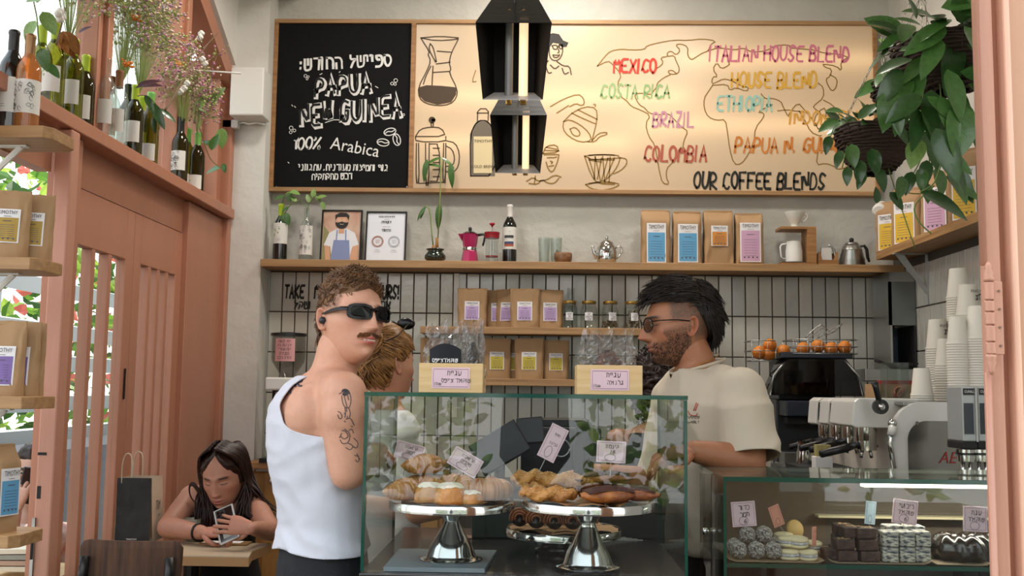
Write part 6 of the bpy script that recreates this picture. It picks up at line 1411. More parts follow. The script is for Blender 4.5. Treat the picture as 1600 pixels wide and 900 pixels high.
# ---------------- oak corner shelves ----------------
def corner_shelf(z, px1, label, Y0=2.85, Y1=3.04, x0=-1.85):
 xa = PY(px1, 600, Y1-.1).x
 return tag(MB().prism([(x0, Y0), (xa-.02, Y0), (xa, Y0+.03), (xa, Y1-.03), (xa-.03, Y1), (x0, Y1)], z-.035, z, axis='z').build('wall_shelf', m_oakx, bevel=.002), label, 'shelf')
zt1 = PY(40, 175, 2.9).z-.0
zS = [PY(10, 156, 2.85).z, PY(60, 402, 2.85).z, PY(60, 620, 2.85).z, PY(40, 838, 2.85).z]
zS[0] = PY(78, 196, 2.85).z
corner_shelf(zS[0], 78, 'top oak corner shelf carrying a black and an amber bottle'); corner_shelf(zS[1], 70, 'second oak corner shelf under the mustard-labelled pouches'); corner_shelf(zS[2], 70, 'third oak corner shelf under the purple-labelled pouches'); corner_shelf(zS[3], 62, 'lowest oak corner shelf at the left picture edge')
def wb_(px, kind, cap, st, lab, s): p = PY(px, 160, 2.92); return bottle((p.x, 2.92, zS[0]), kind, lab, cap, st, s, (.05, .155), rz=-.1)
wb_(16, m_wine, m_black, 'plain', 'black wine bottle with white label, leftmost on the top corner shelf', 1.0); wb_(42, m_amber, m_bronze, 'art', 'amber bottle with bronze cap and drawn label on the top corner shelf', .96)
for z in zS[:3]:
 p = PY(22, 300, 2.95); t = thing('shelf_bracket', 'white steel bracket under the corner shelf at height %.1f m' % z if 0 else ['white steel bracket under the top corner shelf', 'white steel bracket under the second corner shelf', 'white steel bracket under the third corner shelf'][zS.index(z)], 'bracket', (PY(8, 300, 2.95).x, 2.95, z-.036))
 MB().bb(-.09, .06, -.012, .012, -.005, 0).build('arm', m_white, t); MB().bb(-.09, -.082, -.012, .012, -.16, 0).build('leg', m_white, t); MB().tube([(.04, 0, -.004), (-.085, 0, -.13)], .009, 6).build('brace', m_white, t)
GK = 'mustard-labelled pouches on the second corner shelf'; GP = 'purple-labelled pouches on the third corner shelf'
for px, dy, lab in ((12, -.03, 'mustard-labelled pouch at the left picture edge'), (50, .03, 'mustard-labelled pouch nearest the salmon post')): coffee_bag((PY(px, 390, 2.93+dy).x, 2.93+dy, zS[1]), .115, .20, .06, 'pouch', 'mustard', lab, .25, GK, .58, (.22, .72), 5)
for px, dy, lab in ((10, -.03, 'purple-labelled pouch in front at the left picture edge'), (33, .02, 'purple-labelled pouch behind the front one'), (36+6, .07, 'purple-labelled pouch furthest back, nearest the post')): coffee_bag((PY(px-6, 610, 2.93+dy).x, 2.93+dy, zS[2]), .115, .215, .06, 'pouch', 'purple', lab, .15, GP, .62, (.14, .66), 5)
coffee_bag((PY(-2, 830, 2.93).x, 2.92, zS[3]), .09, .24, .07, 'gusset', 'blue', 'tall kraft bag with a blue label on the lowest corner shelf, turned sideways', 1.3, None, .8, (.2, .75), 1)
# books outside near the post
bk = ['#c9c1ad', '#a98d7a', '#8d8d84', '#d8d0bd']
for k in range(4):
 p = PY(35, 885-k*9, 3.7); tag(MB().box((p.x, p.y, p.z), (.17, .12, .017), rz=.05*k).build('book', M('book'+str(k), bk[k], .7), bevel=.001), ['book at the bottom of the stack outside the door', 'second book from the bottom of the stack outside', 'third book from the bottom of the stack outside', 'top book of the stack outside the door'][k], 'book', 'books stacked outside the door')
p = PY(35, 893, 3.7); tag(MB().bb(p.x-.3, p.x+.15, 3.55, 3.95, -.02, p.z-.01).build('side_stand', m_pine), 'pale stand outside the door carrying a stack of books', 'stand')
# ---------------- dried flowers, cotton branch ----------------
def bouquet(px, py, X, label, cols, n, seed, spread=.16, hgt=.42, zb=2.52):
 p = PX(px, 200, X); t = thing('dried_flowers', label, 'dried flowers', (p.x, p.y, zb), 0, 'dried flower bunches above the ledge'); rg = random.Random(seed); st = MB(); bl = [MB() for _ in cols]
 for k in range(n):
  a = rg.uniform(0, 2*pi); r = spread*math.sqrt(rg.random()); e = V(math.cos(a)*r*.7+.02, math.sin(a)*r*1.5, hgt*rg.uniform(.45, 1.05)-.6*r*rg.random())
  m1 = e*.5+V(rg.uniform(-.02, .02), rg.uniform(-.02, .02), .05); st.tube([V(0, 0, 0), m1, e], .0009, 3, cap=False)
  for q in range(13):
   o = e+V(rg.gauss(0, .022), rg.gauss(0, .030), rg.gauss(0, .025)); st.tube([e-V(0, 0, .02), o], .0005, 3, cap=False); b = bl[rg.randrange(len(cols))]; s = rg.uniform(.004, .0085)
   b.add([o+V(s, 0, 0), o+V(-s, 0, 0), o+V(0, s, 0), o+V(0, -s, 0), o+V(0, 0, s), o+V(0, 0, -s)], [(0, 2, 4), (2, 1, 4), (1, 3, 4), (3, 0, 4), (2, 0, 5), (1, 2, 5), (3, 1, 5), (0, 3, 5)])
 tag(st.build('stems', M('dry_stem', '#8a9a56', .8), t, clean=False), kind='stuff')
 for c, b in zip(cols, bl): tag(b.build('blossom', M('bloom'+c[1:], c, .8), t, clean=False), kind='stuff')
 return t
C1 = ['#c9a0a8', '#d8c9a8', '#9fae6a', '#b58aa8']; C2 = ['#c98a9a', '#d9b8b0', '#a9b070', '#a46a86']
bouquet(100, 60, LX-.02, 'dried pink and green bunch above the nearest ledge bottles', C1, 60, 71, .15, .50); bouquet(186, 60, LX-.02, 'tall airy pink-green dried bunch between the two window posts', ['#b8c080', '#d2a8a0', '#c9b8c8', '#9fb070'], 90, 72, .17, .62); bouquet(215, 60, LX+.0, 'dense beige-pink dried bunch before the second window post', C1, 80, 73, .16, .48)
bouquet(285, 60, LX-.0, 'purple-pink dried bunch in the far window bay', C2, 60, 74, .16, .36); bouquet(308, 60, LX+.02, 'small purple dried sprigs above the last ledge bottle', C2, 30, 75, .10, .24)
for k, (px, py, c_) in enumerate(((213, 28, '#d9822b'), (200, 100, '#d9822b'), (282, 100, '#d99a4b'))):
 p = PX(px, py, LX+.04); t = thing('orange_flower', ['orange dried flower head high in the middle window bay', 'orange dried flower head low in the middle window bay', 'pale orange dried flower head by the second window post'][k], 'flower', p)
 fb = MB()
 for i in range(26): a = i*2.4; r = .003+.0008*i; fb.ell((math.cos(a)*r, math.sin(a)*r*.6, math.sin(a*1.7)*r*.7), (.006, .004, .005), 6)
 fb.build('flower_head', M('orange_petals'+str(k), c_, .7), t, smooth=True); MB().tube([(0, 0, 0), (0, .01, -.1), (0, .02, -.22)], .0012, 4).build('stem', m_stem, t)
def pxl(L, X): return [PX(a, b, X) for a, b in L]
t = thing('cotton_branch', 'bare cotton branch with white bolls reaching across the pillar', 'branch', PX(262, 165, LX+.04)); loc = t.location.copy()
def br(L, r, X=LX+.12): pts = [q-loc for q in pxl(L, X)]; MB().tube(catmull(pts, 4), [r*(1-.6*i/(len(catmull(pts, 4))-1)) for i in range(len(catmull(pts, 4)))], 6).build('twig', m_brownst, t, smooth=True)
br([(258, 172), (272, 150), (290, 118), (308, 92), (322, 72), (340, 52)], .0055); br([(318, 78), (312, 62), (306, 48)], .003)
for a, b in ((287, 138), (281, 143), (292, 130), (316, 92), (320, 99), (312, 58), (314, 52)):
 q = PX(a, b, LX+.12)-loc; m = MB()
 for k in range(4): m.ell(q+V(.006*math.cos(k*1.57), .004, .006*math.sin(k*1.57)), .0095, 8)
 m.build('cotton_boll', M('cotton', '#dcd8cf', .9, bump=.4), t, smooth=True)
t = thing('cotton_branch', 'cotton sprig with one boll over the nearest ledge bottles', 'branch', PX(96, 60, LX+.05)); loc = t.location.copy(); br([(88, 70), (96, 40), (104, 8)], .004, LX+.05)
q = PX(94, 24, LX+.05)-loc; m = MB(); [m.ell(q+V(0, .004*math.cos(k*1.57)*3, .012*math.sin(k*1.57)), .014, 8) for k in range(4)]; m.build('cotton_boll', MATS['cotton'], t, smooth=True)
# broad leaves among the bottles
t = thing('pothos_vine', 'green heart-leaved vine trailing over the nearest ledge bottles', 'plant', PX(65, 60, LX+.06)); loc = t.location.copy()
MB().tube(catmull([q-loc for q in pxl([(52, 0), (58, 30), (60, 60), (66, 90), (72, 105)], LX+.06)], 4), .0022, 5).build('stem', m_stem, t)
for a, b, d, L, k in ((58, 5, (.2, -.2, 1), .075, 2), (56, 32, (-.4, -.2, -1), .075, 2), (66, 18, (.6, .2, -1), .08, 2), (64, 75, (.3, 0, -1), .075, 0), (72, 100, (.7, 0, -.6), .06, 0), (40, 3, (1, 0, .3), .08, 2)): put_leaf(k, t, PX(a, b, LX+.06)-loc, d, L)
m_dry = M('dry_brown_leaf', '#9a6428', .7, var=.3); m_purp = M('purple_leaf', '#53303c', .4, var=.3)
LF += [leaf_mesh('leaf', 1, .5, .2, .4, m_dry), leaf_mesh('leaf', 1, .4, .15, .2, m_purp)]
t = thing('dry_leaf_sprig', 'curled brown dried leaves hanging before the lime-capped bottles', 'dried leaves', PX(104, 50, LX+.05)); loc = t.location.copy()
for k in range(7): put_leaf(5, t, PX(104+k*1.5-5, 48+k, LX+.05)-loc, (math.sin(k*2.1)*.8, .2, -1), .075)
t = thing('purple_leaf_sprig', 'purple and dark green leaf sprig in the middle window bay', 'plant', PX(226, 145, LX+.05)); loc = t.location.copy()
for a, b, d, L, k in ((212, 138, (1, 0, .5), .10, 6), (222, 136, (.9, 0, .2), .08, 6), (226, 148, (.5, 0, -.8), .08, 4), (236, 160, (.6, 0, -1), .12, 4), (246, 170, (.9, .1, -.5), .09, 4), (240, 182, (.1, 0, -1), .07, 4), (123, 52, (.5, 0, .4), .05, 6)): put_leaf(k, t, PX(a, b, LX+.05)-loc, d, L)
MB().tube(catmull([q-loc for q in pxl([(215, 150), (230, 150), (245, 165), (255, 180), (246, 210)], LX+.05)], 4), .002, 5).build('stem', m_brownst, t)
t = thing('pothos_vine', 'light green pothos vine trailing by the far end of the ledge', 'plant', PX(320, 190, LX+.06)); loc = t.location.copy()
for L_ in ([(308, 225), (312, 190), (330, 184), (348, 184)], [(312, 200), (322, 232), (330, 250), (344, 262)], [(300, 210), (306, 160), (325, 150)]): MB().tube(catmull([q-loc for q in pxl(L_, LX+.06)], 4), .0018, 5).build('stem', m_stem, t)
for a, b, d, L, k in ((347, 200, (0, 0, -1), .10, 2), (330, 235, (.3, 0, 1), .09, 0), (335, 228, (-.6, 0, .3), .07, 0), (345, 262, (-.8, 0, -.2), .08, 0), (348, 255, (.3, 0, -1), .05, 0), (325, 165, (.7, 0, 1), .12, 2), (320, 175, (-.4, 0, 1), .08, 2)): put_leaf(k, t, PX(a, b, LX+.06)-loc, d, L)
# ---------------- table, chair, bag ----------------
TZ0 = .78
a, b_, c_, d_ = PZ(286, 868, TZ0), PZ(392, 868, TZ0), PZ(434, 838, TZ0), PZ(130, 838, TZ0)
m_ply = M('table_laminate', '#b8a68c', .45, var=.05); m_plye = M('birch_ply_edge', '#a97f52', .6, bump=.2, bscale=60, stretch=(1, 1, 20))
t = thing('cafe_table', 'pale laminate cafe table with exposed plywood edge, beside the salmon door', 'table', (-1.25, 3.8, 0)); TI = TR(1.25, -3.8, 0)
pl = [(-1.54, a.y), (b_.x, a.y), (c_.x, a.y+.12), (c_.x+.02, 3.84), (-1.54, 3.84)]
MB().prism(pl, TZ0-.004, TZ0, TI, axis='z').build('tabletop', m_ply, t); MB().prism(pl, TZ0-.034, TZ0-.004, TI, axis='z').build('plywood_core', m_plye, t)
MB().tube([(0, 0, .02), (0, 0, .74)], .03, 12).build('pedestal', m_black, t); MB().lathe([(.22, 0), (.22, .012), (.04, .03)], 24).build('foot', m_black, t)
# paper carrier bag
p0, p1 = PZ(178, 846, TZ0), PZ(234, 846, TZ0); w = p1.x-p0.x; h = .232
t = thing('paper_carrier_bag', 'paper carrier bag with black front and cream side standing on the table', 'bag', ((p0.x+p1.x)/2, p0.y+.06, TZ0)); t.rotation_euler = (0, 0, 0)
m_bb = M('black_bag_paper', '#26272a', .6, var=.25, vscale=14, bump=.5, bscale=9); m_cb = M('cream_bag_paper', '#c9b6a0', .7, var=.08)
MB().grid(lambda u, v: (-w/2+w*u, -.055+.004*noise.noise(Vector((u*4, v*5, 0))), h*v), 14, 16).build('front_panel', m_bb, t, clean=False).modifiers.new('s', 'SOLIDIFY').thickness = .001
MB().grid(lambda u, v: (-w/2+w*u, .055, h*v), 4, 4).build('back_panel', m_cb, t, clean=False); MB().bb(-w/2, w/2, -.053, .053, 0, .001).build('bottom', m_cb, t)
for s in (-1, 1): MB().grid(lambda u, v: (s*w/2+s*(.012*(1-v)-.0)*(1 if s > 0 else .2)-s*.02*v*math.sin(pi*u)*.6*(1 if s < 0 else .0), -.055+.11*u, h*v), 8, 8).build('side_panel', m_cb, t, clean=False)
TEXT('TIM', .05, m_txt, t, TR(w/2+.009, 0, h*.55) @ RZ(pi/2), name='print', sx=.55); TEXT('cafe', .016, m_txt, t, TR(w/2+.012, 0, h*.40) @ RZ(pi/2), name='print'); TEXT('TIMOTHY', .009, m_lab, t, TR(0, -.060, h*.035), name='print')
for y in (-.053, .053): MB().tube(catmull([V(-w*.38, y, h-.02), V(-w*.38, y, h+.05), V(-w*.30, y, h+.085), V(-w*.16, y, h+.085), V(-w*.10, y, h+.05), V(-w*.10, y, h-.02)], 5), .0025, 6).build('twisted_handle', m_cb, t, smooth=True)
# dark bentwood chair back in front of the table
t = thing('dining_chair', 'dark-stained plywood chair with black back posts, its back to the camera', 'chair', (PY(206, 880, 3.1).x, 3.1, 0)); m_wal = M('dark_walnut_ply', '#573825', .75, col2='#321f14', vscale=7, stretch=(9, 1, .7), bump=.1, bscale=40)
wch = (PY(286, 870, 3.1).x-PY(127, 870, 3.1).x)/2; zt = PY(206, 843, 3.1).z
def backp(u, v): x = -wch+2*wch*u; e = abs(2*u-1); return (x*(1-.03*(1-v)), -.03*(1-(2*u-1)**2)+.05*(1-v)*0, zt-.17+.17*v-(.022*max(0, (e-.86)/.14)**2 if v > .5 else 0)+(.012*max(0, (e-.9)/.1)**2 if v < .5 else 0))
o = MB().grid(backp, 26, 8).build('backrest', m_wal, t, smooth=True, clean=False); s = o.modifiers.new('s', 'SOLIDIFY'); s.thickness = .012; s.offset = 0
for s in (-1, 1):
 MB().tube([(s*wch*.82, -.035, zt-.045), (s*wch*.84, -.04, zt-.10), (s*wch*.86, -.03, zt-.25), (s*wch*.88, .02, .46), (s*wch*.98, -.03, 0)], [.014, .016, .014, .014, .012], 12, flat=.7).build('leg', m_black, t, smooth=True)
 MB().tube([(s*wch*.85, .38, .44), (s*wch*.95, .42, 0)], [.014, .012], 12).build('leg', m_black, t, smooth=True)
MB().grid(lambda u, v: ((-1+2*u)*.19, .0+.42*v, .455+.012*math.cos(pi*(2*u-1))*-1), 10, 6).build('seat', m_wal, t, smooth=True, clean=False).modifiers.new('s', 'SOLIDIFY').thickness = .012
# things on the table
m_ice = GLASS('frosted_glass', (.85, .86, .82), 1.5, milk=.35, mcol=(.75, .72, .62), rough=.1)
p = PZ(298, 845, TZ0); t = thing('drinking_glass', 'half-empty glass of iced coffee on the cafe table', 'glass', (p.x, p.y, TZ0)); MB().lathe([(.026, 0), (.027, .004), (.036, .082), (.034, .082), (.025, .008), (0, .008)], 24).build('glass', m_ice, t, smooth=True, angle=.5)
ic = MB(); rg = random.Random(3)
for k in range(9): ic.box((rg.uniform(-.014, .014), rg.uniform(-.014, .014), .015+.004*k), (.014, .014, .012), rot=Euler((rg.random(), rg.random(), rg.random())))
tag(ic.build('ice', M('milky_ice', '#c9b892', .3), t), kind='stuff')
p = PZ(352, 850, TZ0); t = thing('receipt_tray', 'thin wooden receipt tray on the cafe table', 'tray', (p.x, p.y, TZ0)); MB().bb(-.09, .09, -.04, .04, 0, .006).build('board', M('dark_oak_tray', '#8a6a42', .5), t, bevel=.002); MB().bb(-.08, .06, -.02, .03, .0062, .007).build('receipt', m_paper, t)
# ---------------- back left: cabinet, grinder ----------------
Yc = 4.95; xa, xb = PY(392, 800, Yc).x, PY(560, 800, Yc).x; zc = PY(430, 722, Yc).z
t = thing('wooden_cabinet', 'plywood cabinet with an oak top and round lock under the coffee grinder', 'cabinet', (xa, Yc, 0)); wd = xb-xa+.4; m_plyf = M('plywood_front', '#a97c42', .5, col2='#8f6532', vscale=3, stretch=(6, 1, 1))
MB().bb(0, wd, .02, .36, 0, zc-.045).build('carcass', m_plyf, t); MB().bb(-.03, wd, -.04, .36, zc-.03, zc).build('worktop', m_oak, t, bevel=.003); MB().bb(.02, wd, -.01, .02, zc-.045, zc-.03).build('steel_strip', m_steel, t)
MB().bb(.06, .40, -.002, .02, .1, zc-.05).build('door', m_plyf, t, bevel=.002); MB().bb(.42, wd-.02, -.002, .02, .1, zc-.05).build('door', m_plyf, t, bevel=.002)
pl_ = PY(425, 752, Yc); MB().lathe([(.014, -.004), (.016, 0), (.012, .004)], 18, T=TR(pl_.x-xa, -.005, pl_.z) @ RX(pi/2)).build('lock', m_chrome, t, smooth=True)
Yg = 5.02; g0 = PY(445, 722, Yg); t = thing('coffee_grinder', 'tall black coffee grinder with clear conical hopper and pink note, by the pillar', 'coffee grinder', (g0.x, Yg, zc)); Zg = lambda py: PY(445, py, Yg).z-zc
MB().bb(-.095, .10, -.12, .14, 0, .02).build('base', m_black, t); MB().bb(-.075, .085, .0, .12, .02, Zg(598)).build('body', m_black, t, bevel=.006); MB().bb(-.085, .09, -.10, .10, Zg(610), Zg(590)).build('white_head', m_white, t, bevel=.008); MB().bb(-.03, .03, -.11, .0, Zg(640), Zg(612)).build('spout', m_chrome, t, bevel=.004)
MB().lathe([(.03, Zg(590)), (.045, Zg(582)), (.078, Zg(566)), (.082, Zg(560)), (.083, Zg(524))], 28, cap=False).build('hopper', GLASS('smoky_hopper', (.62, .62, .60), 1.5), t, smooth=True, angle=.7); MB().lathe([(.088, Zg(525)), (.088, Zg(521)), (.02, Zg(519))], 28).build('hopper_lid', m_black, t, smooth=True, angle=.5)
nt_ = MB().grid(lambda u, v: (math.sin(-.6+1.2*u)*.0845, -math.cos(-.6+1.2*u)*.0845, Zg(565)+(Zg(530)-Zg(565))*v), 8, 2).build('pink_note', M('pink_note', '#dba0a0', .7), t, clean=False)
for k in range(5): TEXT(heb(['לא לגעת', 'לנקות כל', 'יום אחרי', 'הסגירה', 'תודה רבה'][k]), .020, m_ink, nt_, TR(0, -.086, Zg(534+6.4*k)), name='handwriting')
c = PY(461, 675, Yg-.12); tag(MB().lathe([(.021, -.002), (.021, .002)], 20, T=Matrix.Translation(c) @ RX(pi/2)).build('round_sticker', M('red_white_sticker', '#c9a59a', .5)), 'round red and white sticker hanging by the grinder', 'sticker')
# ---------------- service counter and the tall glass case ----------------
CY = 2.30; cz0 = PY(820, 893, CY).z; cz1 = PY(820, 616, CY).z; cx0 = PY(568, 700, CY).x; cx1 = PY(1074, 700, CY).x
m_ctop = M('dark_counter_top', '#2a2624', .25, var=.2, vscale=3, coat=.3)
t = thing('service_counter', 'dark-topped service counter under the tall glass case', 'counter', ((cx0+cx1)/2, 2.7, 0)); w = (cx1-cx0)/2
MB().bb(-w, w, -.42, .33, cz0-.04, cz0-.006).build('worktop', m_ctop, t, bevel=.003); MB().bb(-w+.02, w-.02, -.39, .31, 0, cz0-.04).build('carcass', M('counter_front', '#5d4c40', .6, var=.15), t)
t = thing('glass_display_case', 'tall frameless glass case with green edges displaying pastries on cake stands', 'display case', ((cx0+cx1)/2, CY, cz0-.006)); w = (cx1-cx0)/2; H = cz1-cz0+.006; dp = .50; g = .007
m_cg = GLASS('case_glass', (.955, .98, .97), 1.58)
MB().bb(-w+g, w-g, 0, g, .001, H-g-.001).build('front_pane', m_cg, t)
for s in (-1, 1): MB().bb(s*w-(g if s > 0 else 0), s*w+(g if s < 0 else 0), 0, dp, .001, H-g-.001).build('side_pane', m_cg, t)
MB().bb(-w, w, -.002, dp, H-g, H).build('top_pane', m_cg, t)
MB().bb(-w-.001, w+.001, -.0045, -.001, H-g-.001, H+.001).build('green_edge', m_glass_edge, t)
for s in (-1, 1): MB().bb(s*(w-.004)-.0035, s*(w-.004)+.0035, -.0045, -.0005, .001, H-g-.002).build('green_edge', m_glass_edge, t); MB().bb(s*(w-.0035)-.0035, s*(w-.0035)+.0035, dp-.001, dp+.002, .001, H-.01).build('green_edge', m_glass_edge, t)
MB().bb(-w, w, dp-.001, dp+.002, H-g, H).build('green_edge', m_glass_edge, t)
CF = cz0
# slate under the left stand
a_, b_ = PZ(598, 890, CF), PZ(776, 862, CF)
tag(MB().prism([(a_.x, a_.y+.01), (PZ(758, 888, CF).x, a_.y+.01), (b_.x, b_.y), (PZ(622, 862, CF).x, b_.y)], CF-.005, CF+.004, axis='z').build('slate_tray', M('grey_slate', '#7f8b92', .35, var=.12), ), 'flat grey slate tray under the left cake stand', 'tray')
def stand(px, py_base, py_plate, rp, label, base_z=CF, lip=.018):
 b0 = PZ(px, py_base, base_z); zp = PY(px, py_plate, b0.y).z-base_z; t = thing('cake_stand', label, 'cake stand', (b0.x, b0.y, base_z), 0, 'polished cake stands in the tall glass case'); h = zp
 MB().lathe([(.072, 0), (.073, .003), (.060, .006), (.056, .012), (.050, .030), (.036, .052), (.020, h*.60), (.017, h*.66), (.022, h*.72), (.030, h*.80), (.040, h*.90), (.042, h-.004)], 36).build('pedestal', m_chrome, t, smooth=True, angle=.9)
 MB().lathe([(.0, h-.002), (rp*.6, h-.002), (rp*.97, h-.001), (rp, h-.012), (rp+.001, h-.016), (rp+.002, h+.0), (rp, h+.003), (rp-.004, h+.002), (0, h+.002)], 56, cap=False).build('plate', m_chrome, t, smooth=True, angle=.7)
 return t, h, b0
s1, h1_, b1 = stand(705, 874, 783, .145, 'left polished cake stand carrying croissants and sugared buns', CF+.004); s2, h2_, b2 = stand(918, 886, 783, .150, 'front right polished cake stand carrying seeded twists and pecan pastries'); s3, h3_, b3 = stand(880, 858, 826, .145, 'low rear cake stand carrying chocolate rolls')
def papr(st, h, r, label, seed):
 rg = random.Random(seed); p = [(math.cos(a)*r*(1+.08*math.sin(a*5+seed)), math.sin(a)*r*(1+.08*math.cos(a*4))) for a in [2*pi*i/40 for i in range(40)]]
 m = MB(); m.add([(0, 0, .004)]+[(x, y, .004+.004*math.sin(i*1.3)) for i, (x, y) in enumerate(p)], [(0, i+1, (i+1) % 40+1) for i in range(40)]); o = m.build('baking_paper', M('baking_paper', '#b08558', .7), None, smooth=True, clean=False); o.location = st.location+V(0, 0, h); return tag(o, label, 'baking paper')
papr(s1, h1_, .125, 'brown baking paper under the croissants', 1); papr(s2, h2_, .13, 'brown baking paper under the seeded twists', 2); papr(s3, h3_, .13, 'brown baking paper under the chocolate rolls', 3)
# ---- pastries ----
def bake_mat(name, c, c2, sc=22, bump=.5, bs=60, st=None): return M(name, c, .42, col2=c2, vscale=sc, bump=bump, bscale=bs, coat=.25, stretch=st)
m_cro = M('croissant_crust', '#ffffff', .38, attr='col', var=.25, vscale=40, bump=.3, bscale=90, coat=.25); m_bun = bake_mat('bun_crust', '#c98f4d', '#a8672c', 26)
def croissant(loc, L, r, rz, label, mat=None, tilt=0.):
 """laminated crescent: ridged rolls tapering to both tips"""
 m = MB(); nu, nv = 170, 24; o = []
 for i in range(nu):
  u = i/(nu-1); s = u*2-1; env = (1-abs(s)**2.2)**.75 if abs(s) < 1 else 0; ridge = .80+.20*abs(math.sin(u*pi*4.5))**.5 ; fine = 1+.022*math.sin(u*150+math.sin(u*31)*2)
  rr = max(.002, r*env*ridge*fine*(1-.10*abs(s))); a = s*.95; c = V(math.sin(a)*L*.52, (1-math.cos(a))*L*.42, r*.62)
  t_ = V(math.cos(a), math.sin(a), 0); n_ = V(-math.sin(a), math.cos(a), 0)
  for k in range(nv): b = 2*pi*k/nv; q = c+n_*math.cos(b)*rr+V(0, 0, 1)*math.sin(b)*rr*.86; q.z = max(q.z, .0006); o.append(q)
 m.add(o, [(i*nv+k, i*nv+(k+1) % nv, (i+1)*nv+(k+1) % nv, (i+1)*nv+k) for i in range(nu-1) for k in range(nv)]); ob = m.build('croissant', mat or m_cro, None, smooth=True); ca = ob.data.color_attributes.new('col', 'FLOAT_COLOR', 'POINT'); cc_ = []
 for i in range(nu):
  u = i/(nu-1); q_ = abs(math.sin(u*pi*4.5)); ln = .5+.5*math.sin(u*150+math.sin(u*31)*2); c1 = mixc(lin('#d9a062'), lin('#95501f'), .25+.6*q_*(.4+.6*ln)); cc_ += [c1]*nv
 if len(cc_) == len(ob.data.vertices): ca.data.foreach_set('color', np.asarray(cc_, dtype=np.float32).ravel())
 ob.location = loc; ob.rotation_euler = (tilt, 0, rz); return tag(ob, label, 'croissant', 'croissants on the left cake stand')
def on(st, h, px, py, dz=.005, Y=None):
 p = PY(px, py, Y or st.location.y); return V(p.x, p.y, st.location.z+h+dz)
L1 = lambda px, dy, dz=.006: V(PY(px, 780, s1.location.y+dy).x, s1.location.y+dy, s1.location.z+h1_+dz)
croissant(L1(762, -.03), .155, .037, .35, 'large glossy croissant at the right of the left cake stand'); croissant(L1(712, .07, .008), .15, .034, 2.6, 'croissant behind the price card on the left cake stand')
croissant(L1(660, .05), .15, .034, -.5, 'croissant at the back left of the left cake stand'); croissant(L1(664, .06, .058), .14, .032, .9, 'croissant stacked on top at the back of the left cake stand'); croissant(L1(634, -.03), .14, .033, 1.1, 'leftmost croissant on the left cake stand')
m_sug = M('icing_sugar', '#e6dccb', .8)
def bun(loc, r, h, label, group, rz=0., sugar=True, lobes=6):
 t = thing('sugared_bun', label, 'bun', loc, rz, group); m = MB()
 def fn(u, v):
  a = 2*pi*u; th = v*pi/2; R_ = r*(1+.07*math.cos(a*lobes))*(math.cos(th)**.45 if v < 1 else 0); return (math.cos(a)*R_, math.sin(a)*R_, h*math.sin(th)**.8*(1+.05*math.sin(a*3)))
 m.grid(fn, 40, 14, closeu=True); m.f.append(tuple(range(40))[::-1]); m.m.append(0); m.build('bun_body', m_bun, t, smooth=True)
 if sugar:
  g = MB(); g.grid(lambda u, v: tuple(V(*fn(u, .55+.45*v))+V(0, 0, .0015+.001*math.sin(u*60))), 40, 8, closeu=True); g.build('icing_sugar', m_sug, t, smooth=True, clean=False)
 return t
GBu = 'sugared buns on the left cake stand'
bun(L1(672, -.075), .034, .040, 'sugared bun at the left front of the left cake stand', GBu); bun(L1(704, -.095), .036, .042, 'front sugared bun holding the price card pick', GBu, .4); bun(L1(736, -.095), .027, .026, 'small sugared bun beside the large croissant', GBu, .8)
L2 = lambda px, dy, dz=.006: V(PY(px, 778, s2.location.y+dy).x, s2.location.y+dy, s2.location.z+h2_+dz)
m_twist = bake_mat('seeded_crust', '#c98e45', '#9a5f24', 30, .8, 120)
def twist(loc, L, r, rz, label, tilt=0.):
 t = thing('seeded_twist', label, 'pastry', loc, rz, 'seeded twists on the right cake stand'); t.rotation_euler = (0, tilt, rz); m = MB(); nu, nv = 60, 18; o = []
 for i in range(nu):
  u = i/(nu-1); s = 2*u-1; env = (1-abs(s)**3.5)**.5 if abs(s) < 1 else 0
  for k in range(nv):
   b = 2*pi*k/nv; rr = max(.001, r*env*(.84+.20*math.cos(2*b+u*16))); o.append((s*L/2, math.cos(b)*rr, max(0, r*.8+math.sin(b)*rr*.9)))
 m.add(o, [(i*nv+k, i*nv+(k+1) % nv, (i+1)*nv+(k+1) % nv, (i+1)*nv+k) for i in range(nu-1) for k in range(nv)]); m.build('twist_body', m_twist, t, smooth=True)
 sd = MB(); rg = random.Random(label)
 for k in range(150):
  i = rg.randrange(4, nu-4)*nv+rg.randrange(1, 9); p = V(*o[i]); c = V(p.x, 0, r*.8); n_ = (p-c).normalized(); sd.ell(p+n_*.0006, (.0017, .0011, .0008), 5)
 tag(sd.build('sesame_seeds', M('sesame', '#e2c58c', .6), t, clean=False), kind='stuff')
twist(L2(862, -.085), .115, .021, .05, 'front seeded twist on the right cake stand'); twist(L2(832, -.03), .10, .022, 1.1, 'seeded twist end pointing at the front left'); twist(L2(880, .0, .028), .14, .022, -.12, 'seeded twist lying on top of the others'); twist(L2(830, .01, .030), .10, .023, .3, 'short seeded twist on top at the left'); twist(L2(906, .06), .12, .02, .2, 'rear seeded twist on the right cake stand')
m_pec = bake_mat('flaky_dark_crust', '#5f2a1c', '#35150f', 30, .9, 90, (1, 7, 1)); 
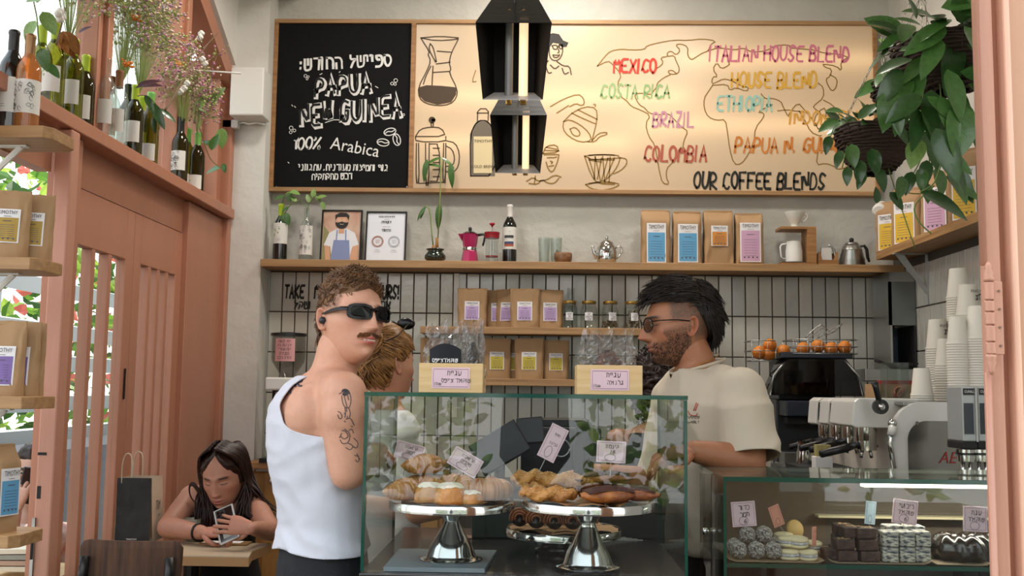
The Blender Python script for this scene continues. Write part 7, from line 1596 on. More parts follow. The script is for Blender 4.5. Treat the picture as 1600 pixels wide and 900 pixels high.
def pecan(loc, L, r, rz, label, tilt=0.):
 t = thing('pecan_pastry', label, 'pastry', loc, rz, 'pecan pastries on the right cake stand'); t.rotation_euler = (0, tilt, rz)
 m = MB(); m.grid(lambda u, v: ((v*2-1)*L/2, math.cos(2*pi*u)*r*math.sin(pi*min(.97, max(.03, v)))**.6, max(0, r*.45+math.sin(2*pi*u)*r*.5*math.sin(pi*min(.97, max(.03, v)))**.6)), 22, 24, closeu=True); m.build('pastry_body', M('brown_crust', '#b9763c', .45, col2='#6b3520', vscale=25, bump=.5, bscale=60), t, smooth=True)
 s = MB(); rg = random.Random(label)
 for k in range(26):
  y = rg.uniform(-.8, .8)*r; pts = [V(x*L/2, y+x*.012+rg.uniform(-.001, .001), r*.45+math.sqrt(max(0, 1-(y/r)**2))*r*.5*math.sin(pi*(x+1)/2*.94+.09)**.6+.001) for x in (-.85, -.4, 0, .4, .85)]; s.tube(pts, rg.uniform(.0016, .0034), 5, flat=.6)
 s.build('dark_ribbons', m_pec, t, smooth=True)
pecan(L2(950, -.085), .13, .037, .25, 'front pecan pastry with red-brown ribbons'); pecan(L2(926, .02, .028), .13, .028, .5, 'upper pecan pastry leaning over the twists'); pecan(L2(990, -.045), .12, .035, -.3, 'rightmost pecan pastry on the stand'); pecan(L2(968, .05), .12, .028, .1, 'rear pecan pastry behind the front one'); pecan(L2(948, .0, .042), .12, .026, -.1, 'topmost pecan pastry with dark ribbons')
m_choc = M('chocolate_dough', '#2a1712', .35, var=.3, vscale=20, coat=.4); m_cinn = bake_mat('caramel_edge', '#a85f2c', '#6b3418')
def roll(loc, r, rz, label):
 t = thing('chocolate_roll', label, 'roll', loc, rz, 'chocolate rolls on the low rear stand'); MB().lathe([(r*.9, 0), (r, r*.3), (r*.9, r*1.1), (0, r*1.3)], 20, T=TR(0, 0, r) @ RX(pi/2) @ TR(0, 0, -r*.5)).build('roll_body', m_choc, t, smooth=True)
 for j in range(3):
  rr = r*(1.02-.27*j); MB().tube([(math.cos(a)*rr, -r*(.50+.17*j), r+math.sin(a)*rr) for a in [-.4+3.9*i/16 for i in range(17)]], [.0032]*17, 6).build('swirl', m_cinn, t, smooth=True)
for i, (px, dy, dz) in enumerate(((812, -.04, 0), (838, -.07, 0), (866, -.08, 0), (895, -.08, 0), (918, -.05, 0), (826, .03, .0), (858, .0, .035), (884, .01, .035), (850, .05, 0), (880, .06, 0))):
 p = V(PY(px, 820, s3.location.y+dy).x, s3.location.y+dy, s3.location.z+h3_+.008+dz); roll(p, .023, 0, ['chocolate roll at the far left of the low rear stand', 'second front chocolate roll from the left', 'third front chocolate roll, mid-stand', 'fourth front chocolate roll from the left', 'rightmost chocolate roll partly behind the stand stem', 'chocolate roll in the back row, left', 'chocolate roll stacked on top, left', 'chocolate roll stacked on top, right', 'chocolate roll in the back row, middle', 'chocolate roll in the back row, right'][i])
# ---- price cards ----
m_card = M('pink_card', '#dcbfc9', .6); m_card2 = M('salmon_card', '#c98a78', .6); m_cardb = M('pale_blue_card', '#b9cfdc', .6); m_cpick = GLASS('clear_pick', (.8, .8, .8), 1.5, milk=.4)
def card(c, w, h, lines, label, tilt=0., yaw=0., pick=None, mat=None, group='pink price cards', circ=True, sc=1., price=True):
 t = thing('price_card', label, 'price card', c, 0, group); t.rotation_euler = (0, tilt, yaw)
 MB().bb(-w/2, w/2, -.0006, .0006, -h/2, h/2).build('card', mat or m_card, t)
 b = MB(); f = .004; b.strokes([[(-w/2+f, -h/2+f), (w/2-f, -h/2+f), (w/2-f, h/2-f), (-w/2+f, h/2-f), (-w/2+f, -h/2+f)]], .0006, TR(0, -.001, 0)); b.build('border', M('card_border', '#7d4a66', .7), t, clean=False)
 n = len(lines); r = .0008
 for i, s in enumerate(lines): TEXT(s, h*.27*sc, m_ink, t, TR(.002, -.0014, h*(.25-.27*i)) , name='handwriting', shear=.15, bold=.0)
 if circ: e = MB(); e.strokes([arc(-w*.03, -h*.27, w*.19, h*.16, n=18)], .0008, TR(0, -.0013, 0)); e.build('price_ring', m_ink, t, clean=False)
 if pick: MB().tube([(0, .001, -h/2+.004), (pick[0], .001, -h/2-pick[1])], .0009, 5).build('pick', m_cpick, t)
 return t
card(PY(727, 722, b1.y-.09), .072, .044, [heb('קרואסון'), heb('שקדים')], 'pink price card on the front sugared bun of the left stand', .52, .1, (.0, .05), circ=True)
card(PY(640, 706, b1.y+.09), .070, .042, [heb('קרואסון'), heb('חמאה')], 'pink price card at the back left of the left stand', .25, .1, (0, .05))
card(PY(864, 692, b2.y+.0), .042, .082, [heb('מקל'), heb('גבינה')], 'upright tilted pink price card above the seeded twists', .45, -.1, (0, .05), sc=.42)
card(PY(955, 706, b2.y-.03), .066, .048, [heb('קינמון'), '18'], 'square pink price card above the pecan pastries', .04, .0, (0, .03))
# ---- things behind the stands ----
def P3(px, py, Y): return PY(px, py, Y)
z0 = cz0-.006; Yb = 2.90
t = thing('payment_terminal', 'black tilted payment screen on its stand, seen from behind through the case', 'screen', (P3(780, 740, Yb).x, Yb, z0)); zz = lambda py: P3(800, py, Yb).z-z0
MB().box((0, 0, zz(700)), (.15, .014, .10), rot=Euler((-.35, -.55, 0))).build('screen', m_black, t, bevel=.003); MB().tube([(0, .02, .0), (0, .02, zz(705))], .016, 12).build('stand_post', m_black, t, smooth=True); MB().lathe([(.07, 0), (.07, .008), (.02, .012)], 24, c=(0, .02, 0)).build('stand_foot', m_black, t)
t = thing('payment_terminal', 'black boxy till display behind the seeded twists', 'screen', (P3(812, 690, Yb+.02).x+.03, Yb+.05, z0)); MB().box((0, 0, zz(675)), (.075, .05, .075), rot=Euler((-.2, -.1, 0))).build('display', m_black, t, bevel=.004); MB().bb(-.025, .025, -.02, .02, 0, zz(690)).build('stand_post', m_blackm, t)
t = thing('black_bottle', 'matte black cylindrical flask behind the price card', 'flask', (P3(912, 700, 2.86).x, 2.86, z0)); MB().lathe([(.028, 0), (.028, zz(690)), (.022, zz(675)), (.022, zz(660)), (.018, zz(657))], 24).build('flask_body', m_blackm, t, smooth=True, angle=.6)
t = thing('countertop_machine', 'low black machine with a steel top edge behind the case', 'machine', (P3(875, 700, 3.75).x, 3.75, 0)); zq = lambda py: P3(885, py, 3.6).z
MB().bb(-.14, .14, -.15, .15, 0, .92).build('plinth', m_dark, t); MB().bb(-.14, .14, -.15, .15, .92, zq(668)).build('body', m_blackm, t, bevel=.008); MB().bb(-.10, .10, -.10, .10, zq(668), zq(656)).build('top', m_black, t, bevel=.004); MB().tube([(math.cos(a)*.03, -.155, zq(700)+math.sin(a)*.03) for a in [2*pi*i/20 for i in range(21)]], .004, 6).build('dial', m_steel, t, smooth=True)
t = thing('cash_drawer', 'dark green-grey till box between the cake stands', 'box', (P3(795, 815, 2.88).x, 2.92, z0)); MB().bb(-.10, .10, -.08, .12, 0, .085).build('box_body', M('dark_green_box', '#26302c', .5), t, bevel=.003)
t = thing('black_box', 'black box behind the right cake stand', 'box', (P3(985, 800, 2.9).x, 2.93, z0)); MB().bb(-.085, .085, -.06, .12, 0, .11).build('box_body', m_blackm, t, bevel=.003)
cur = MB(); pts = [P3(x, y, 2.84) for x, y in ((930, 834), (960, 842), (1000, 848), (1036, 855), (1066, 850))]; o = thing('ribbed_hose', 'grey ribbed hose lying behind the right cake stand', 'hose', pts[2]); cc = catmull([p-pts[2] for p in pts], 14); MB().tube(cc, [.0095 if i % 3 else .0078 for i in range(len(cc))], 10).build('hose_body', M('grey_hose', '#8d8c86', .6), o, smooth=True)
t = thing('acrylic_stand', 'small clear acrylic holder beside the till box', 'holder', (P3(742, 828, 2.86).x, 2.84, z0)); [MB().bb(a, a+.003, -.03, .03, 0, .075).build('side', m_clear, t) for a in (-.03, .03)]; MB().bb(-.03, .033, -.03, .03, .0, .003).build('base', m_clear, t)
t = thing('stacked_cups', 'small clear tumblers behind the seeded twists', 'cups', (P3(868, 730, 2.83).x, 2.82, z0)); [MB().lathe([(.018, 0), (.024, .07)], 16, cap=False, c=(k*.03, 0, 0)).build('tumbler', m_glassw, t, smooth=True) for k in (-1, 0, 1)]
# ---- pine boxes with wrapped cakes on top of the case ----
m_film = GLASS('cellophane', (.93, .93, .93), 1.7, rough=.06, milk=.06)
def pine_box(pxa, pxb, pya, pyb, label, lines, Y=2.36):
 a, b = PY(pxa, pya, Y), PY(pxb, pyb, Y); w, h = b.x-a.x, a.z-(cz1+.001); t = thing('pine_box', label, 'box', ((a.x+b.x)/2, Y, cz1+.001), 0, 'pine cake boxes on top of the tall case'); th_ = .010; d = .15
 MB().bb(-w/2, w/2, 0, th_, 0, h).build('front_board', m_pine, t, bevel=.001); MB().bb(-w/2, w/2, d-th_, d, 0, h).build('back_board', m_pine, t); [MB().bb(s*w/2-(th_ if s > 0 else 0), s*w/2+(th_ if s < 0 else 0), th_, d-th_, 0, h).build('side_board', m_pine, t) for s in (-1, 1)]; MB().bb(-w/2+th_, w/2-th_, th_, d-th_, 0, .006).build('bottom_board', m_pine, t)
 cw, ch = .088, .048; c = MB().bb(-cw/2, cw/2, -.0012, -.0002, h*.5-ch/2, h*.5+ch/2).build('price_label', m_card, t); bd = MB(); f = .004; z1, z2_ = h*.5-ch/2+f, h*.5+ch/2-f; bd.strokes([[(-cw/2+f, z1), (cw/2-f, z1), (cw/2-f, z2_), (-cw/2+f, z2_), (-cw/2+f, z1)]], .0007, TR(0, -.0018, 0)); bd.build('label_border', MATS['card_border'], c, clean=False)
 TEXT(lines[0], .016, m_ink, c, TR(.008, -.002, h*.5+.011), name='handwriting', shear=.1); TEXT(lines[1], .014, m_ink, c, TR(.012, -.002, h*.5-.006), name='handwriting', shear=.1); TEXT('15'+'₪', .010, m_ink, c, TR(-.03, -.002, h*.5-.014), name='handwriting')
 return t, w, h, d
def wrapped(t_, w, px, label, n, col, seed, hgt, flat=False):
 """cake loaf in crinkled cellophane standing in the box"""
 loc = t_.location+V(px, .075, .008); t = thing('wrapped_cake', label, 'cake', loc, 0); rg = random.Random(seed); mc = M('cake_'+col[1:], col, .5, col2='#1c100b', vscale=50, bump=.6, bscale=90)
 def fc(u, v): a = 2*pi*u; s = math.sin(pi*min(.98, max(.0, v)*.5+.5))**.5; return (math.cos(a)*w*.40*(s if v > .5 else 1), math.sin(a)*.045*(s if v > .5 else 1), hgt*.72*v)
 MB().grid(fc, 24, 12, closeu=True).build('cake', mc, t, smooth=True)
 o_ = Vector((seed*5., 0, 0))
 def ff(u, v):
  a = 2*pi*u; r = 1-.85*max(0, (v-.72)/.28)**1.2; f1 = noise.noise(Vector((math.cos(a)*4, math.sin(a)*4, v*6))+o_); f2 = abs(noise.noise(Vector((math.cos(a)*9, math.sin(a)*7, v*11))+o_))
  return (math.cos(a)*w*.50*(1 if v < .75 else 1.0-.1*v)+f1*.012, math.sin(a)*.055*r+f2*.022-.006, hgt*v+f1*.012*v+(.012*math.sin(a*9+seed) if v > .9 else 0))
 MB().grid(ff, 64, 26, closeu=True).build('cellophane', m_film, t, smooth=False, clean=False)
 return t
t, w, h, d = pine_box(655, 754, 567, 612, 'left pine box with a chocolate-chip cake label', (heb('עוגיית'), heb('שוקולד צ׳יפס'))); wt = wrapped(t, w*.72, -w*.10, 'chocolate cookies in crinkled cellophane standing in the left pine box', 0, '#1d1512', 4, .150); wrapped(t, w*.35, w*.31, 'second cellophane bag at the right end of the left pine box', 0, '#241812', 6, .155)
st_ = MB().grid(lambda u, v: ((u-.5)*w*.5, -.060-.004*math.sin(pi*u), .055+.05*v-.014*(2*u-1)**2), 12, 4).build('dark_sticker', M('navy_sticker', '#10131c', .4, spec=.3), wt, clean=False); TEXT(heb('שוקולדצ׳יפס'), .013, m_lab, st_, TR(0, -.068, .066), name='print', bold=.02)
t, w, h, d = pine_box(902, 1004, 570, 615, 'right pine box with a granola cake label', (heb('עוגיית'), heb('גרנולה'))); wrapped(t, w*.86, .0, 'seeded brown granola cookies in cellophane standing in the right pine box', 0, '#6b4534', 9, .135)
# ---------------- lower glass case on the right ----------------
RY_ = 2.45; rx0 = PY(1130, 748, RY_).x; rx1 = rx0+.95; rz1 = PY(1130, 745, RY_).z; RYb = 2.80; rzs = PY(1300, 884, RY_).z; zb_ = rzs-.24
t = thing('low_display_case', 'lower glass display case on the right with truffles, brownies and cakes', 'display case', (rx0, RY_, 0)); wd = rx1-rx0; g = .007; dp = RYb-RY_
MB().bb(0, wd, -.002, dp, rz1-g, rz1).build('top_pane', GLASS('top_glass', (.78, .84, .78), 1.6, milk=.10, mcol=(.6, .62, .5)), t); MB().bb(g, wd, 0, g, zb_, rz1-g).build('front_pane', m_cg, t); MB().bb(0, g, 0, dp, zb_, rz1-g).build('side_pane', m_cg, t)
MB().bb(-.001, wd, -.006, -.002, rz1-.010, rz1+.001).build('green_edge', m_glass_edge, t); MB().bb(-.001, .006, -.005, -.001, zb_, rz1-.01).build('green_edge', m_glass_edge, t); MB().bb(g, wd, g+.002, dp-.01, rzs-.008, rzs).build('glass_shelf', m_cg, t); MB().bb(g, wd, g+.001, g+.002, rzs-.009, rzs+.001).build('green_edge', m_glass_edge, t)
MB().bb(0, wd, dp-.004, dp, rz1-.012, rz1-.003).build('rear_steel_rail', m_steel, t); MB().bb(0, wd, .01, dp, zb_-.02, zb_).build('case_floor', m_steel, t); MB().bb(0, wd, .02, dp-.01, 0, zb_-.02).build('plinth', M('plinth_beige', '#a79f90', .6), t)
MB().bb(.36, wd, .10, .13, rz1-.028, rz1-.012).build('led_strip', M('led_white', '#fff3dc', .5, emit=5), t); l = bpy.data.lights.new('led', 'AREA'); l.shape = 'RECTANGLE'; l.size = .5; l.size_y = .03; l.energy = 1.6; l.color = (1, .93, .8); o = bpy.data.objects.new('led_light', l); COL.objects.link(o); o.parent = t; o.location = (.62, .115, rz1-.030)
for z in (rzs+.075,): MB().bb(.30, wd, dp-.06, dp-.02, z, z+.006).build('rear_ledge', M('cream_ledge', '#cfc3a0', .5), t)
MB().bb(.0, wd, dp-.012, dp-.006, rzs, rz1-.02).build('back_panel', GLASS('smoked_back', (.30, .27, .23), 1.5, milk=.8, mcol=(.16, .13, .10)), t)
MB().lathe([(.006, 0), (.009, .004), (.009, .012), (.007, .016)], 16, T=TR(-.001, .20, PX(1118, 838, rx0).z) @ RY(-pi/2)).build('door_knob', m_chrome, t, smooth=True)
MB().bb(0, g, dp*.45, dp*.45+.008, zb_, rz1-g).build('steel_joint', m_steel, t)
CS = rzs+.001
def C3(px, dy, dz=0.): return V(PY(px, 880, RY_+dy).x, RY_+dy, CS+.004+dz)
trays = [(1138, 1286, 'paper-lined tray under truffles and cream cookies'), (1296, 1452, 'paper-lined tray under brownies and marbled squares'), (1456, 1545, 'paper-lined tray under the chocolate bundt')]
for a, b, lab in trays:
 xa, xb = PY(a, 880, RY_+.03).x, PY(b, 880, RY_+.03).x; tag(MB().grid(lambda u, v: (xa+(xb-xa)*u, RY_+.02+.26*v, CS+.0035+.010*(max(0, abs(2*u-1)-.9)*10)*.5), 16, 4).build('tray_paper', M('tray_paper', '#8d7a62', .6), None, clean=False), lab, 'paper').modifiers.new('s', 'SOLIDIFY').thickness = .002
m_tru = M('coconut_truffle', '#3c332c', .8, col2='#c9c6c0', vscale=230, bump=.9, bscale=200)
def truffle(p, r, lab): m = MB(); m.ell((0, 0, r*.95), r, 20); m.v = [tuple(V(*v)*(1+.05*noise.noise(V(*v)*90))) for v in m.v]; o = m.build('truffle', m_tru, None, smooth=True); o.location = p; tag(o, lab, 'truffle', 'coconut truffles in the low case')
for i, (px, dy, dz, lab) in enumerate(((1154, .05, 0, 'front left coconut truffle'), (1182, .05, 0, 'front middle coconut truffle'), (1208, .05, 0, 'front right coconut truffle beside the cream cookies'), (1148, .10, .0, 'leftmost coconut truffle in the second row'), (1168, .085, .030, 'coconut truffle stacked above, under the date-ball card'), (1194, .085, .032, 'right coconut truffle stacked on top'), (1176, .13, .0, 'middle coconut truffle in the second row'), (1212, .12, .0, 'rear right coconut truffle'))): truffle(C3(px, dy, dz), .0215, lab)
m_ck = M('cream_cookie', '#d9cba6', .65, var=.1); m_dl = M('blue_grey_filling', '#8d8fa0', .7, col2='#d8d4c9', vscale=150)
def sandwich(p, r, lab, tilt=0., rz=0.):
 t = thing('sandwich_cookie', lab, 'cookie', p, rz, 'cream sandwich cookies in the low case'); t.rotation_euler = (tilt, 0, rz)
 for z in (0, .014): MB().lathe([(r*.9, z), (r, z+.003), (r*.97, z+.007), (r*.7, z+.0095), (0, z+.010)] if z else [(r*.85, 0), (r, .003), (r*.97, .008)], 26).build('biscuit', m_ck, t, smooth=True)
 MB().lathe([(r*.98, .008), (r*1.01, .011), (r*.98, .0145)], 26).build('filling', m_dl, t, smooth=True)
for px, dy, dz, ti, lab in ((1234, .05, 0, 0, 'front left cream sandwich cookie'), (1262, .05, 0, .05, 'front right cream sandwich cookie'), (1232, .075, .026, -.06, 'cream sandwich cookie stacked on the left'), (1248, .065, .028, .12, 'topmost cream sandwich cookie'), (1222, .14, 0, 0, 'rear left cream sandwich cookie'), (1225, .15, .026, 0, 'pale cookie stacked behind the truffles'), (1270, .11, .012, .1, 'rear right cream sandwich cookie')): sandwich(C3(px, dy, dz), .0235, lab, ti)
o = MB().lathe([(.02, -.005), (.024, 0), (.02, .005)], 24).build('round_biscuit', M('golden_biscuit', '#c9a566', .6, var=.2), None, smooth=True); o.location = C3(1243, .17, .055); o.rotation_euler = (1.3, 0, .3); tag(o, 'round golden biscuit standing upright behind the cream cookies', 'biscuit')
m_brow = M('brownie', '#2e1a14', .6, col2='#4a2b20', vscale=40, bump=.7, bscale=70); m_mar = M('marbled_cake', '#232c42', .6, col2='#cfc8b6', vscale=95, bump=.4, bscale=60, stretch=(1, 1, 2.2))
def square(p, d, mat, nm, lab, grp, cat, nuts=False):
 m = MB(); m.box((0, 0, d[2]/2), d); o = m.build(nm, mat, None, bevel=.003); o.location = p; o.rotation_euler = (0, 0, random.Random(lab).uniform(-.08, .08)); tag(o, lab, cat, grp)
 if nuts: n_ = MB(); rg = random.Random(lab); [n_.ell((rg.uniform(-.3, .3)*d[0], rg.uniform(-.4, .3)*d[1], d[2]), (.004, .003, .002), 6) for _ in range(12)]; tag(n_.build('nut_topping', M('walnut_bits', '#a8835a', .7), o, smooth=True), kind='stuff')
gb = 'brownies in the low case'; bl = .031
for i, (px, dy, k, lab) in enumerate(((1322, .05, 0, 'front left brownie, bottom of its pile'), (1356, .05, 0, 'front brownie next to the marbled squares, bottom'), (1318, .055, 1, 'brownie on the second layer, left, with nuts'), (1354, .05, 1, 'brownie on the second layer, right'), (1330, .07, 2, 'top left brownie with nuts'), (1352, .06, 2, 'top brownie beside the marbled squares'), (1312, .12, 0, 'rear left brownie, bottom'), (1318, .12, 2, 'brownie on top of the rear pile'), (1316, .12, 1, 'rear brownie, second layer'), (1300, .07, 0, 'leftmost brownie by the paper corner'))): square(C3(px, dy, k*.026), (.045, .045, .025), m_brow, 'brownie', lab, gb, 'brownie', 'nuts' in lab or k == 2)
gm = 'blue-and-white marbled squares in the low case'
for c in range(3):
 for k in range(2 if c < 3 else 3):
  square(C3(1388+c*25, .05+.006*c, k*.036), (.0365, .05, .035), m_mar, 'marbled_square', ['left', 'middle', 'right'][c]+' marbled square in the '+['bottom', 'top'][k]+' layer', gm, 'cake square')
for c in range(2): square(C3(1396+c*32, .12, .036), (.045, .05, .040), m_mar, 'marbled_square', ['left', 'right'][c]+' marbled square in the rear row', gm, 'cake square')
def bundt(p, label, n=10, R_=.062):
 m = MB(); m.grid(lambda u, v: ((lambda a, b: (math.cos(a)*(R_+.0*b)*.0+math.cos(a)*(.042+.030*math.cos(b)*(1+.10*math.cos(a*n+b*1.2))), math.sin(a)*(.042+.030*math.cos(b)*(1+.10*math.cos(a*n+b*1.2))), max(0, .026+.032*math.sin(b)*(1+.10*math.cos(a*n+b*1.2)))))(2*pi*u, 2*pi*v)), 100, 24, closeu=True); o = m.build('bundt_cake', M('chocolate_glaze', '#1d100c', .22, coat=.5, var=.3, vscale=30), None, smooth=True); o.location = p; tag(o, label, 'cake')
bundt(C3(1502, .10), 'glossy fluted chocolate bundt cake at the right of the low case'); bundt(C3(1490+66, .14), 'second chocolate bundt cake partly behind the salmon jamb')
GC = 'price cards in the low case'
card(PY(1162, 803, RY_+.09), .058, .060, [heb('כדור'), heb('תמר'), '6'], 'square pink card reading date ball over the truffles', -.08, 0, (0, .03), group=GC)
card(PY(1213, 806, RY_+.12), .030, .052, [], 'narrow salmon card leaning over the cream cookies', -.35, .3, (.015, .05), m_card2, GC); card(PY(1272, 838, RY_+.06), .030, .045, [heb('חדש')], 'diamond-tilted salmon card between cookies and brownies', .05, 1.0, (0, .025), m_card2, GC, False, sc=.7)
card(PY(1360, 801, RY_+.10), .030, .055, [], 'pale blue narrow card over the brownies', .12, .35, (0, .04), m_cardb, GC); card(PY(1414, 800, RY_+.10), .060, .058, [heb('ריבועי'), heb('שוקולד'), '6'], 'square pink card reading chocolate squares over the marbled squares', .12, .0, (0, .03), group=GC); card(PY(1524, 811, RY_+.10), .058, .060, [heb('עוגת'), heb('שוקולד')], 'pink card over the chocolate bundt, cut by the jamb', .03, 0, (0, .03), group=GC)
# ---------------- right wall: shelf, bags, bracket ----------------
zr = PX(1530, 330, 1.70).z; xs0 = 1.695
o = tag(MB().bb(xs0, WX-.003, 3.3, D-.21, zr-.04, zr).build('wall_shelf', m_oaky, bevel=.002), 'oak shelf on the right wall carrying coffee bags under the hanging baskets', 'shelf')
p = PX(1500, 400, 1.83); t = thing('shelf_bracket', 'grey steel bracket under the right wall shelf', 'bracket', (WX-.012, PX(1445, 480, 1.83).y, zr-.041)); m_gs = M('grey_steel_paint', '#a9acac', .4, .3)
MB().bb(-.16, 0, -.012, .012, -.005, 0).build('arm', m_gs, t); MB().bb(-.006, 0, -.012, .012, -.24, 0).build('leg', m_gs, t); MB().prism([(-.15, -.006), (-.11, -.006), (-.002, -.17), (-.002, -.20)], -.004, .004).build('brace', m_gs, t)
GR = 'kraft coffee bags on the right wall shelf'
for i, (px, py, h, col, lab) in enumerate(((1392, 375, .25, 'gold', 'far thin kraft bag with yellow label on the right wall shelf'), (1418, 368, .27, 'gold', 'kraft bag with wide yellow label on the right wall shelf'), (1466, 345, .27, 'pink', 'kraft bag with pink label on the right wall shelf'), (1512, 330, .30, 'gold', 'nearest large kraft bag on the right wall shelf, cut by the jamb'))):
 b = PX(px, py, 1.77); coffee_bag((1.775, b.y, zr), .145, h, .075, 'gusset', col, lab, -pi/2+.75, GR, .7, (.03, .75), i+1)
# ---------------- hanging baskets ----------------
m_wick = M('dark_wicker', '#3a2a20', .8, var=.3); m_chain = M('chain_metal', '#8d8a80', .4, .8)
def hbasket(px, py, Y, R_, H_, label, leaves, hook, seed, kinds, L0):
 c = PY(px, py, Y); t = thing('hanging_basket', label, 'hanging plant', c); rg = random.Random(seed)
 MB().lathe([(R_*.35, -H_), (R_*.75, -H_*.72), (R_*.97, -H_*.25), (R_*.96, 0), (R_*.90, 0), (R_*.6, -H_*.6), (0, -H_*.7)], 30, cap=False).build('basket_lining', m_wick, t, smooth=True)
 w = MB(); n = 15
 for k in range(n):
  v = k/(n-1); r = R_*(.35+.65*math.sin(v*pi/2)**.8)+.004; w.tube([(math.cos(a)*(r+.004*math.sin(a*14+k*pi)), math.sin(a)*(r+.004*math.sin(a*14+k*pi)), -H_+H_*v+.003*math.sin(a*5+k)) for a in [2*pi*i/56 for i in range(57)]], .0045, 5, cap=False)
 for k in range(22):
  a = 2*pi*k/22; w.tube([(math.cos(a)*R_*(.35+.65*math.sin(v*pi/2)**.8)*1.02, math.sin(a)*R_*(.35+.65*math.sin(v*pi/2)**.8)*1.02, -H_+H_*v) for v in (0, .2, .45, .7, 1.0)], .0035, 4)
 tag(w.build('wicker_weave', m_wick, t, smooth=True), kind='stuff'); MB().lathe([(R_*.9, -.02), (R_*.3, -.012), (0, -.01)], 20, cap=False).build('soil', MATS['soil'], t)
 hk = hook-c
 for k in range(3):
  a = 2*pi*k/3+.5; e = V(math.cos(a)*R_*.95, math.sin(a)*R_*.95, 0); ch = MB(); L_ = (hk-e).length; nn = int(L_/.021)
  for i in range(nn):
   q = e.lerp(hk, (i+.5)/nn); d = (hk-e).normalized(); u = d.orthogonal().normalized(); w_ = d.cross(u); u2, = (u if i % 2 else w_,); ch.tube([q+d*math.cos(b)*.0125+u2*math.sin(b)*.0045 for b in [2*pi*j/8 for j in range(9)]], .0014, 4, cap=False)
  tag(ch.build('chain', m_chain, t, smooth=True, clean=False), kind='stuff')
 MB().tube([hk, hk+V(0, 0, .03), hk+V(.02, 0, .04), hk+V(.02, 0, .02)], .003, 6).build('hook', m_chain, t, smooth=True)
 for (a, b, dy, d, L, k) in leaves: put_leaf(k, t, PY(a, b, Y+dy)-c, d, L, rg.uniform(-.4, .4))
 for k in range(kinds[0]):        # foliage in the bowl
  a = rg.uniform(0, 2*pi); q = V(math.cos(a)*R_*rg.uniform(.3, 1.05), math.sin(a)*R_*rg.uniform(.3, 1.05), rg.uniform(0, .05)); put_leaf(rg.choice(kinds[1]), t, q, (math.cos(a)+rg.uniform(-.5, .5), math.sin(a)-.3, rg.uniform(-.8, .9)), L0*rg.uniform(.7, 1.2), rg.uniform(-.6, .6))
 return t, c
def vines(t, c, Y, L_):
 for l_ in L_: MB().tube(catmull([PY(a, b, Y-.05)-c for a, b in l_], 4), .0022, 5).build('vine', m_stem, t, smooth=True)
LF += [leaf_mesh('leaf', 1, .40, .10, .18, m_leaf), leaf_mesh('leaf', 1, .42, .10, .22, m_leafd)]   # 7, 8 long blades
Y1 = 3.75
lv = []; rg_ = random.Random(91)
for (a, b, dx, dz, L) in ((1312, 190, -1, -.4, .09), (1340, 186, .5, .5, .09), (1318, 175, -1, .1, .07), (1296, 212, -.3, -1, .07), (1315, 235, -.5, -1, .07), (1330, 225, 0, -1, .09), (1345, 250, -.2, -1, .09), (1362, 232, .1, -1, .10), (1370, 262, .3, -1, .09), (1350, 268, -.4, -.8, .07), (1325, 260, -.2, -1, .07), (1388, 190, -.6, .4, .08), (1400, 196, .3, -.6, .08), (1415, 186, .7, .2, .09), (1430, 200, .8, -.3, .09)): lv.append((a, b, -.19, (dx, -.35, dz), L, rg_.choice((0, 1, 1))))
for (a, b, dx, dz, L) in ((1440, 205, .5, -1, .10), (1452, 225, .3, -1, .10), (1448, 250, -.2, -1, .10), (1462, 262, .2, -1, .11), (1440, 262, -.1, -1, .09), (1425, 268, -.4, -1, .09), (1410, 275, -.2, -1, .09), (1445, 285, .1, -1, .08), (1470, 240, .6, -.8, .09), (1390, 300, .7, -.9, .08), (1370, 318, .0, 1, .06)): lv.append((a, b, -.08, (dx, -.3, dz), L, rg_.choice((0, 1, 1))))
t, c = hbasket(1366, 203, Y1, .138, .165, 'lower left hanging wicker basket with a small-leaved trailing plant', lv, PY(1378, 70, Y1), 92, (46, (0, 1, 1)), .075); hk1 = PY(1378, 70, Y1)
vines(t, c, Y1, [[(1330, 200), (1316, 185), (1305, 195), (1297, 215)], [(1345, 200), (1350, 240), (1368, 265)], [(1330, 205), (1322, 235), (1316, 262)], [(1430, 200), (1448, 225), (1452, 260), (1445, 300), (1410, 300)], [(1440, 210), (1440, 245), (1425, 275)], [(1370, 205), (1400, 300), (1430, 388)]])
Y2 = 3.15; lv = []
